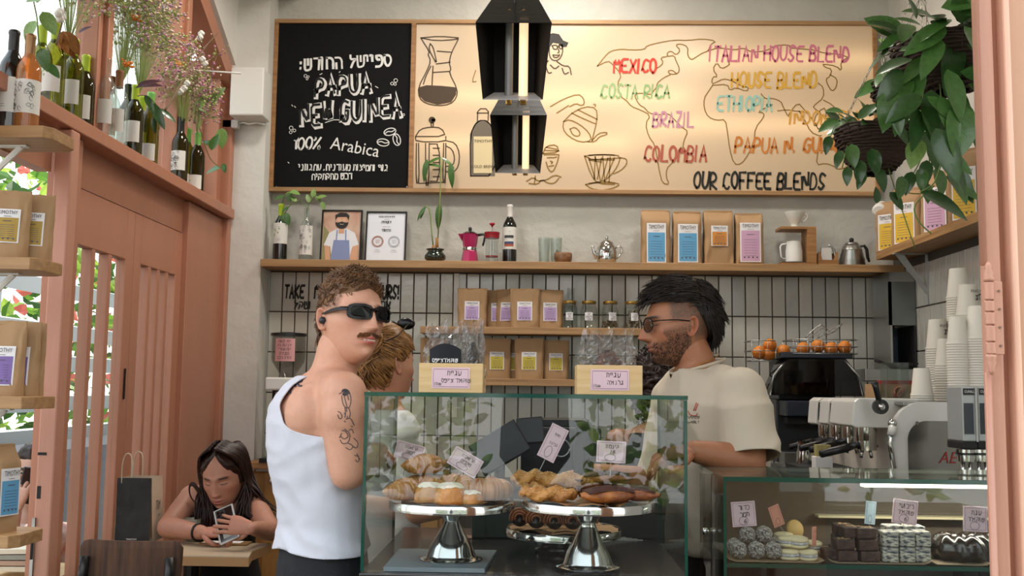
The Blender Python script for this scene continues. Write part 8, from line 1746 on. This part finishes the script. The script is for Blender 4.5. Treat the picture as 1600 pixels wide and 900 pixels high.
BIG = ((1440, 110, -.5, -1, .17), (1455, 140, -.1, -1, .17), (1468, 150, .3, -1, .17), (1420, 118, -.6, -.8, .15), (1408, 108, -.7, -1, .15), (1480, 108, .2, -1, .18), (1492, 60, -.2, -1, .20), (1478, 40, -.9, -.6, .18), (1506, 40, .5, -1, .19), (1500, 90, .7, -.8, .19), (1470, 60, -.6, -1, .16),
 (1438, 148, -.8, -.6, .15), (1418, 150, -.4, -.9, .15), (1395, 140, -.3, -1, .15), (1400, 165, .0, -1, .10), (1450, 88, -.9, -.8, .14), (1425, 92, -1, -.3, .14), (1440, 40, -1, .3, .10), (1460, 28, -.8, .2, .12), (1432, 30, -.3, 1, .08), (1470, 12, .7, .1, .16), (1505, 10, .2, -1, .14), (1490, 150, .6, -1, .16), (1502, 162, -.15, -1, .19), (1505, 166, .35, -1, .17),
 (1512, 132, 1, -.4, .14), (1500, 112, 1, -.3, .15), (1456, 175, .4, -1, .14), (1442, 170, .4, -1, .13), (1462, 200, .3, -1, .19), (1458, 170, 1, -.3, .12), (1478, 240, .5, -1, .15), (1470, 235, 1, -.8, .12), (1480, 265, .5, -.9, .13), (1432, 168, -.1, -1, .15), (1448, 150, .8, -.8, .13), (1413, 75, 1, -.1, .10), (1405, 80, 1, .3, .08), (1510, 70, .9, -.7, .16), (1475, 130, .6, -.9, .15), (1486, 30, -.7, -.4, .15), (1500, 20, .9, .1, .14))
for i, (a, b, dx, dz, L) in enumerate(BIG): lv.append((a, b, -.13-.05*(i % 3), (dx, -.30, dz), L*.92, (7, 8, 7, 0, 8)[i % 5]))
lv += [(1438, 300, -.1, (.95, -.2, -.45), .16, 8), (1486, 258, -.1, (.5, -.3, -1), .13, 8), (1478, 275, -.1, (.8, -.3, -.6), .12, 7), (1436, 216, -.1, (-.35, -.2, -1), .10, 2)]
t, c = hbasket(1482, 70, Y2, .165, .15, 'upper right hanging wicker basket with a large-leaved trailing plant', lv, PY(1462, -60, Y2), 93, (40, (7, 8, 0)), .13)
vines(t, c, Y2, [[(1450, 90), (1468, 130), (1470, 165)], [(1455, 95), (1445, 130), (1440, 170), (1436, 215)], [(1480, 100), (1498, 130), (1502, 165)], [(1440, 170), (1460, 210), (1475, 245), (1480, 270)], [(1475, 240), (1460, 285), (1438, 300)], [(1460, 290), (1430, 320), (1435, 345), (1455, 365)], [(1450, 170), (1465, 200), (1480, 215)]])
b2 = PY(1420, 150, 3.9); t, c = hbasket(1422, 130, 4.05, .15, .14, 'rear hanging wicker basket behind the large-leaved plant', [(1395, 145, -.15, (-.3, -.3, -1), .13, 7), (1415, 150, -.15, (0, -.3, -1), .14, 8), (1402, 80, 0, (-.6, 0, .5), .09, 2)], PY(1440, -40, 4.05), 94, (22, (7, 8)), .12)
# ---------------- back right: steel hood, shelf, cable ----------------
Ys = 5.0; a, b = PY(1383, 440, Ys), PY(1436, 600, Ys)
t = thing('steel_cabinet', 'open stainless wall unit in the back right corner', 'cabinet', (a.x+.02, Ys, 0)); X1 = WX-.02-a.x-.02; zz = lambda py: PY(1400, py, Ys).z
MB().bb(0, X1, 0, .25, zz(440), zz(425)).build('top_rail', m_steel, t); MB().bb(0, X1, 0, .02, zz(508), zz(440)).build('upper_door', M('dull_steel', '#777a79', .35, .9), t); MB().bb(0, .010, 0, .25, zz(600), zz(440)).build('side_panel', m_steel, t); MB().bb(X1-.008, X1, 0, .25, zz(600), zz(508)).build('side_panel', m_blackm, t); MB().bb(.01, X1-.008, .23, .25, zz(600), zz(508)).build('back_panel', M('blue_steel', '#6c7b8a', .3, .6), t)
p = PY(1390, 580, 4.75); t = thing('steel_shelf', 'small dark steel shelf holding a black tray below the wall unit', 'shelf', (PY(1352, 585, 4.72).x, 4.72, PY(1390, 585, 4.72).z)); Xw = WX-.01-t.location.x; MB().bb(0, Xw, 0, .45, -.03, .025).build('shelf_board', m_steel, t, bevel=.002)
q = t.location; t2 = thing('black_pan', 'black pan lying on the small steel shelf', 'pan', (q.x+.22, q.y+.15, q.z+.026)); MB().lathe([(.05, 0), (.075, .03), (.07, .03), (.045, .006)], 20).build('pan_body', m_blackm, t2, smooth=True); MB().tube([(-.07, 0, .025), (-.13, -.02, .04)], .008, 8).build('handle', m_black, t2, smooth=True)
pts = [PY(a_, b_, D-.03) for a_, b_ in ((1376, 440), (1370, 465), (1378, 495), (1376, 530), (1370, 570))]; o = thing('wall_cable', 'thin dark cable hanging down the tiles near the corner', 'cable', pts[0]); MB().tube(catmull([p_-pts[0] for p_ in pts], 5), .004, 6).build('cable', m_blackm, o, smooth=True)
pb_ = PY(1403, 592, 4.35); t = thing('cardboard_tray', 'red and tan tray with ribbons on the machine top, behind the cups', 'tray', (PY(1392, 622, 4.0).x, 4.0, PY(1450, 628, 3.3).z+.001)); MB().bb(-.06, .10, 0, .12, 0, .06).build('tray_body', m_kraft, t); MB().bb(-.02, .11, .03, .10, .06, .075).build('red_lid', M('dark_red', '#8d2f2c', .6), t)
for k in range(4): MB().tube([(.03+.02*math.cos(a+k), -.004-.003*k, .03+.02*math.sin(a*1.3+k)) for a in [i*.5 for i in range(13)]], .003, 5).build('ribbon', M('coral_ribbon', '#b5604f', .6), t, smooth=True)
t = thing('acrylic_box', 'clear acrylic box beside the cup stacks', 'box', (PY(1412, 624, 3.8).x, 3.85, PY(1450, 628, 3.3).z+.001)); 
for s in ((-.04, .04, 0, .003), (-.04, .04, .08, .083)): MB().bb(s[0], s[1], s[2], s[3], 0, .14).build('side', m_clear, t)
for s in (-.04, .037): MB().bb(s, s+.003, .003, .08, 0, .14).build('side', m_clear, t)
# ---------------- juicer with orange baskets ----------------
Yj = 4.75; t = thing('orange_juicer', 'large dark orange-juice machine with smoked curved cover behind the barista', 'juicer', (PY(1268, 640, Yj).x, Yj, 0)); X = lambda px: PY(px, 640, Yj).x-t.location.x; Z = lambda py: PY(1268, py, Yj).z
m_smoke = GLASS('smoked_cover', (.13, .13, .14), 1.5, rough=.03); m_dk = M('dark_machine', '#26282c', .35); m_navy = M('navy_machine', '#1d2230', .35)
MB().bb(X(1215), X(1330), .02, .30, PY(1400, 745, 3.3).z-.058, Z(625)).build('lower_body', m_dk, t, bevel=.006); MB().bb(X(1222), X(1312), .06, .26, Z(625), Z(562)).build('upper_body', M('machine_grey', '#3a3c3f', .4), t, bevel=.004)
MB().prism([(X(1196), Z(618)), (X(1200), Z(600)), (X(1214), Z(570)), (X(1224), Z(561)), (X(1310), Z(560)), (X(1325), Z(575)), (X(1338), Z(612)), (X(1338), Z(618))], -.10, .05).build('smoked_cover', m_smoke, t, bevel=.004)
for s in ((1196, 1224), (1338, 1310)): MB().tube([(X(s[0]), -.10, Z(618)), (X((s[0]*.8+s[1]*.2)), -.10, Z(588)), (X(s[1]), -.10, Z(561))], .006, 8).build('cover_rim', m_steel, t, smooth=True)
MB().bb(X(1212), X(1322), -.12, .28, Z(561), Z(552)).build('top_tray', m_navy, t, bevel=.004); MB().bb(X(1218), X(1310), -.13, .04, Z(650), Z(626)).build('juice_tray', m_navy, t, bevel=.006); MB().bb(X(1225), X(1300), -.06, .02, Z(662), Z(652)).build('drip_grille', m_blackm, t); MB().bb(X(1217), X(1245), -.08, .02, Z(728), Z(705)).build('peel_bin', m_steel, t, bevel=.004)
for a_, b_ in ((1236, 597), (1290, 597), (1258, 608), (1278, 610)): MB().ell((X(a_), .02, Z(b_)), .028, 14).build('press_cup', m_blackm, t, smooth=True)
MB().tube([(X(1283), -.06, Z(612)), (X(1286), -.08, Z(600)), (X(1288), -.05, Z(590))], .006, 8).build('tap', m_steel, t, smooth=True)
m_or = M('orange_peel', '#d9851f', .42, col2='#b8641a', vscale=9, bump=.35, bscale=160); m_wire = M('wire_rack', '#9a9a96', .3, .9)
def basket(pxa, pxb, pyt, pyb, Y, d, label):
 a_, b_ = PY(pxa, pyb, Y), PY(pxb, pyb, Y); w = b_.x-a_.x; h = PY(pxa, pyt, Y).z-a_.z; tt = thing('wire_basket', label, 'basket', (a_.x, Y, a_.z), 0, 'wire orange baskets on the juicer'); m = MB()
 for z in (0, h*.5, h): m.tube([(0, 0, z), (w, 0, z), (w, d, z), (0, d, z), (0, 0, z)], .0022, 5)
 n = int(w/.03)
 for k in range(n+1): x = w*k/n; m.tube([(x, 0, h if k % 2 == 0 else h*.5), (x, 0, 0), (x, d, 0), (x, d, h if k % 2 == 0 else h*.5)], .0016, 4)
 tag(m.build('wire_frame', m_wire, tt, smooth=True), kind='stuff'); return a_
basket(1175, 1212, 532, 563, 4.60, .16, 'left wire basket with two oranges on the juicer'); basket(1240, 1340, 530, 552, 4.62, .20, 'right wire basket with a row of oranges on the juicer')
GO = 'oranges in the wire baskets'
for a_, b_, lab in ((1186, 551, 'lower left orange in the left wire basket'), (1201, 553, 'lower right orange in the left wire basket'), (1203, 540, 'upper orange in the left wire basket'), (1224, 549, 'orange lying between the two wire baskets'), (1255, 545, 'leftmost orange in the right wire basket'), (1278, 541, 'largest orange in the middle of the right wire basket'), (1299, 545, 'third orange in the right wire basket'), (1320, 543, 'rightmost orange in the right wire basket')):
 p = PY(a_, b_, 4.69); r = .031; m = MB(); m.ell((0, 0, 0), r, 20); m.ell((0, 0, r*.97), .003, 6); m.v = [tuple(V(*v)*(1+.01*noise.noise(V(*v)*60))) for v in m.v]; o = m.build('orange', m_or, None, smooth=True); o.location = p; tag(o, lab, 'orange', GO)
t = thing('wire_whisk_rack', 'tangled steel wire tray leaning above the oranges', 'rack', PY(1290, 528, 4.75)); 
for L_ in ([(1258, 528), (1282, 508), (1300, 520), (1315, 505)], [(1262, 530), (1286, 512), (1290, 524), (1316, 507)], [(1276, 530), (1296, 516), (1312, 510)], [(1282, 506), (1278, 530)]): MB().tube(catmull([PY(a_, b_, 4.75)-t.location for a_, b_ in L_], 4), .0025, 5).build('wire', m_wire, t, smooth=True)
# ---------------- espresso machine ----------------
Xf = PY(1372, 650, 3.45).x; Yn, Yfar = 3.30, 4.15; m_ew = M('machine_white', '#d8d6d0', .3, coat=.3); m_ewf = M('machine_cream', '#cfc6b8', .35)
zt_ = PY(1450, 628, 3.3).z; xN = PY(1396, 700, 3.3).x; zbot = PY(1400, 745, 3.3).z
t = thing('back_counter', 'steel-topped back counter under the espresso machine and juicer', 'counter', (1.0, 4.0, 0)); cz_ = zbot-.06; MB().bb(.0, WX-1.0-.02, -.9, .72, cz_-.04, cz_).build('worktop', m_steel, t, bevel=.003); MB().bb(.04, WX-1.0-.02, -.85, .70, 0, cz_-.04).build('carcass', M('counter_grey', '#5a5a58', .5), t); MB().bb(-.38, .0, .50, .95, cz_-.04, cz_).build('worktop', m_steel, t); MB().bb(-.36, .0, .52, .95, 0, cz_-.04).build('carcass', MATS['counter_grey'], t)
t = thing('espresso_machine', 'white espresso machine with stainless side panel, four group heads and black levers', 'espresso machine', (xN, Yn, cz_))
W2 = WX-.03-xN; hz = zt_-cz_
def rrect(x0, x1, z0, z1, r, n=8):
 return [(x0+r-r*math.sin(a), z1-r+r*math.cos(a)) for a in [pi/2*(1-i/n) for i in range(n+1)]]+[(x1, z1), (x1, z0), (x0, z0)]
outer = rrect(0, W2, 0, hz, .10); inner = rrect(.045, W2, 0, hz-.06, .06)
MB().prism(outer, 0, .03).build('side_frame', m_ew, t, smooth=True, angle=.5); MB().prism(inner, -.004, 0).build('side_panel', M('satin_steel_panel', '#8f8d88', .22, 1., var=.15, vscale=2, stretch=(6, 1, .6)), t)
m = MB(); inn = inner[:-1]; out_ = outer[:-1]
MB().prism([(.03, 0), (.03, hz-.08), (.10, hz-.01), (W2, hz-.01), (W2, 0)], .03, Yfar-Yn-.03).build('body', m_ewf, t); MB().prism(outer, Yfar-Yn-.03, Yfar-Yn).build('side_frame', m_ew, t, smooth=True, angle=.5)
MB().bb(.04, W2, .02, Yfar-Yn-.02, hz-.012, hz).build('cup_tray', m_steel, t, bevel=.003)
c = PY(1378, 655, Yn-.006); MB().lathe([(.0, -.001), (.006, -.001), (.006, .002)], 12, T=TR(PY(1432, 661, Yn).x-xN, -.006, PY(1432, 661, Yn).z-cz_) @ RX(pi/2)).build('panel_screw', m_chrome, t)
TEXT('AE', .052, M('red_letters', '#9c2f2b', .5), t, TR(PY(1479, 715, Yn).x-xN, -.006, PY(1480, 716, Yn).z-cz_), name='red_lettering', sx=.9, shear=.3)
lx = lambda px, Y: PY(px, 650, Y).x-xN; lz = lambda py, Y: PY(1350, py, Y).z-cz_
# group modules marching back
for k, (px0, px1, Y) in enumerate(((1328, 1396, 3.42), (1308, 1340, 3.72), (1290, 1316, 3.92), (1272, 1298, 4.10))):
 x0, x1 = lx(px0, Y), lx(px1, Y); z1, z0 = lz(622, Y), lz(665 if k else 668, Y); y = Y-Yn
 MB().prism([(x0, z0+.006), (x0+.008, z1-.012), (x0+.025, z1), (max(x1, .12), z1), (max(x1, .12), z0), (x0+.012, z0)], y-.02, y+.10 if k else y+.16).build('group_cover', m_ew, t, bevel=.004)
 if k: MB().prism([(x0-.001+.010, z0+.02), (x0+.012, z1-.02), (x0+.03, z1-.012), (x0+.028, z0+.018)], y-.024, y-.019).build('control_pad', m_black, t, bevel=.002); [MB().lathe([(.0045, -.001), (.0045, .001)], 10, T=TR(x0+.020, y-.0255, z0+.03+.017*j) @ RX(pi/2)).build('button', m_ewf, t) for j in range(4)]
 MB().lathe([(.033, -.05), (.036, -.03), (.036, 0)], 20, c=(x0+.06, y+.03, z0-.0)).build('group_head', m_chrome, t, smooth=True, angle=.6)
 gx, gy, gz = x0+.045, y+.03, z0-.055
 MB().lathe([(.034, -.02), (.034, .012)], 20, c=(gx+.015, gy, gz)).build('portafilter', m_chrome, t, smooth=True, angle=.6); MB().tube([(gx-.01, gy-.005, gz), (gx-.06, gy-.03, gz-.012), (gx-.15, gy-.06, gz-.032)], [.010, .014, .012], 12).build('portafilter_handle', m_black, t, smooth=True)
 for d_ in (-.012, .012): MB().tube([(gx+.015+d_, gy, gz-.02), (gx+.015+d_*1.5, gy, gz-.045)], .006, 8).build('spout', m_chrome, t, smooth=True)
Yl = 3.36; kx, kz = lx(1371, Yl), lz(635, Yl); T_ = TR(kx, Yl-Yn-.02, kz) @ RX(pi/2)
MB().lathe([(.022, -.004), (.024, .0), (.024, .02)], 20, T=T_).build('lever_hub', m_black, t, smooth=True, angle=.6); MB().lathe([(.010, .018), (.012, .02), (.010, .028)], 16, T=T_).build('lever_cap', m_chrome, t, smooth=True); MB().tube([(kx, Yl-Yn-.03, kz), (kx-.014, Yl-Yn-.035, kz+.06), (kx-.018, Yl-Yn-.035, kz+.078)], [.009, .010, .012], 10).build('lever', m_black, t, smooth=True)
MB().tube([(lx(1385, Yl), .0, lz(660, Yl)), (lx(1378, Yl), -.01, lz(690, Yl)), (lx(1384, Yl), -.01, lz(735, Yl))], .008, 10).build('steam_wand', m_chrome, t, smooth=True); MB().tube([(lx(1383, Yl), -.012, lz(664, Yl)), (lx(1379, Yl), -.014, lz(678, Yl))], .013, 12).build('wand_grip', m_ew, t, smooth=True); MB().ell((lx(1384, Yl), 0, lz(660, Yl)), .015, 12).build('wand_joint', m_chrome, t, smooth=True)
MB().tube([(lx(1345, 3.6), .25, lz(692, 3.6)), (lx(1385, 3.6), .22, lz(700, 3.6))], .004, 8).build('water_pipe', m_steel, t, smooth=True)
MB().bb(-.16, .10, .10, .75, .02, .05).build('drip_tray', m_blackm, t, bevel=.004)
# small things under the group heads
t = thing('steel_pitcher', 'steel milk pitcher under the group heads', 'pitcher', (PY(1263, 712, 3.95).x, 3.98, cz_+.001)); MB().lathe([(.035, 0), (.038, .004), (.036, .09), (.030, .12), (.034, .135), (.031, .135), (.03, .01)], 24).build('pitcher_body', m_chrome, t, smooth=True, angle=.8)
o = MB().tube(catmull([V(-.06, 0, .012), V(-.02, -.03, .03), V(.02, .01, .02), V(.05, -.02, .035), V(.07, 0, .012)], 5), [.016]*21, 8).build('blue_cloth', M('blue_cloth', '#23509c', .8), None, smooth=True); o.location = PY(1312, 742, 3.45); o.location.z = cz_+.005; tag(o, 'crumpled bright blue cloth below the group heads', 'cloth')
t = thing('cup_sleeve_stack', 'pale carton of sticks standing left of the blue cloth', 'carton', (PY(1288, 735, 3.6).x, 3.62, cz_+.001)); MB().bb(-.03, .03, -.02, .03, 0, .10).build('carton_body', m_paper, t, bevel=.002); tag(MB().box((.0, 0, .11), (.05, .03, .06)).build('sticks', M('bamboo_sticks', '#b5a86b', .7, var=.3, vscale=40, stretch=(8, 1, .5)), t), kind='stuff')
# ---------------- paper cups ----------------
m_cup = M('cup_paper', '#d6d1c6', .6)
cz1_ = cz_+hz
def cup_mesh(s):
 m = MB(); m.lathe([(.043*s, 0), (.0445*s, .002), (.0435*s, .005), (.0405*s, .012), (.030*s, .108*s), (.029*s, .110*s), (0, .108*s)], 28, cap=False); o = m.build('cup', m_cup, None, smooth=True, angle=.6); me = o.data; bpy.data.objects.remove(o); return me
CUPM = {1.0: cup_mesh(1.0), .85: cup_mesh(.85), .72: cup_mesh(.72)}
def cup_stack(pxc, pyb, pyt, Y, s, label, logo=False):
 p = PY(pxc, pyb, Y); zb = cz1_+.001 if pyb > 600 else p.z; zt = PY(pxc, pyt, Y).z; step = .0085; n = max(1, int((zt-zb-.108*s)/step)); 
 for k in range(n+1):
  o = bpy.data.objects.new('paper_cup', CUPM[s]); COL.objects.link(o); o.location = (p.x, Y, zb+k*step); o.rotation_euler = (0, 0, k*.7)
  tag(o, ('topmost cup of '+label) if k == n else ('paper cup nested in '+label), 'cup', 'nested cups of '+label if k != n else None)
 if logo:
  e = TEXT('ANATA', .016, m_ink, None, TR(p.x+.010, Y-.038*s, zb+n*step+.085*s), name='cup_lettering', sx=.8); tp = o; e.parent = tp; e.matrix_local = RZ(-n*.7) @ TR(.012, -.036*s, .085*s) @ RZ(.3) @ RX(-.12); e2 = TEXT(heb('חג'), .026, m_ink, tp, RZ(-n*.7) @ TR(.016, -.0385*s, .062*s) @ RZ(.4) @ RX(-.12), name='cup_lettering', bold=.03)
for a_ in ((1503, 628, 418, 3.78, 1.0, 'the tallest rear cup stack', False), (1518, 628, 446, 3.62, 1.0, 'the printed cup stack in the middle', True), (1468, 628, 500, 3.80, 1.0, 'the printed left cup stack', True), (1480, 628, 528, 3.55, .85, 'the short-topped second cup stack', False), (1500, 628, 494, 3.42, .85, 'the front middle cup stack', False), (1441, 628, 574, 3.50, .85, 'the small front left cup stack', False), (1533, 628, 476, 3.40, 1.0, 'the right cup stack beside the jamb', False)): cup_stack(*a_)
# ---------------- grinders by the jamb ----------------
Yg = 2.98; GG = 'silver coffee grinders by the salmon jamb'
for k, (px, lab) in enumerate(((1516, 'silver coffee grinder left of its twin, beside the jamb'), (1541, 'right silver coffee grinder, mostly hidden by the jamb'))):
 t = thing('dosing_grinder', lab, 'coffee grinder', (PY(px, 700, Yg).x, Yg, 0), 0, GG); Z = lambda py: PY(px, py, Yg).z; w = .020
 MB().bb(-w, w, 0, .11, Z(690), Z(604)).build('body', m_gs, t, bevel=.004); MB().bb(-w*.75, w*.55, -.004, .0, Z(678), Z(630)).build('display', M('dark_display', '#2c3238', .15), t); MB().bb(-w*.8, w*.7, -.004, .0, Z(617), Z(607)).build('badge_plate', m_black, t); TEXT('CUNILL', .010, m_lab, t, TR(0, -.005, Z(612)), name='badge_lettering', sx=.8)
 MB().bb(w*.8, w*1.1, -.006, .02, Z(690), Z(604)).build('edge_trim', m_chrome, t); MB().bb(-w*1.1, w*1.1, .0, .11, Z(702), Z(690)).build('lower_housing', m_blackm, t, bevel=.003)
 MB().lathe([(.024, Z(722)), (.024, Z(712)), (.027, Z(711)), (.027, Z(703))], 22, c=(0, .03, 0)).build('tamper', m_chrome, t, smooth=True, angle=.6); MB().lathe([(.0275, Z(711)), (.0275, Z(708))], 22, c=(0, .03, 0)).build('black_band', m_black, t)
 for s in (-1, 1): MB().tube([(s*.010, .03, Z(722)), (s*.010, .03, Z(760))], .006, 8).build('leg', m_chrome, t, smooth=True)
 MB().bb(-w, w, .02, .10, 0, Z(760)).build('pedestal', m_blackm, t)
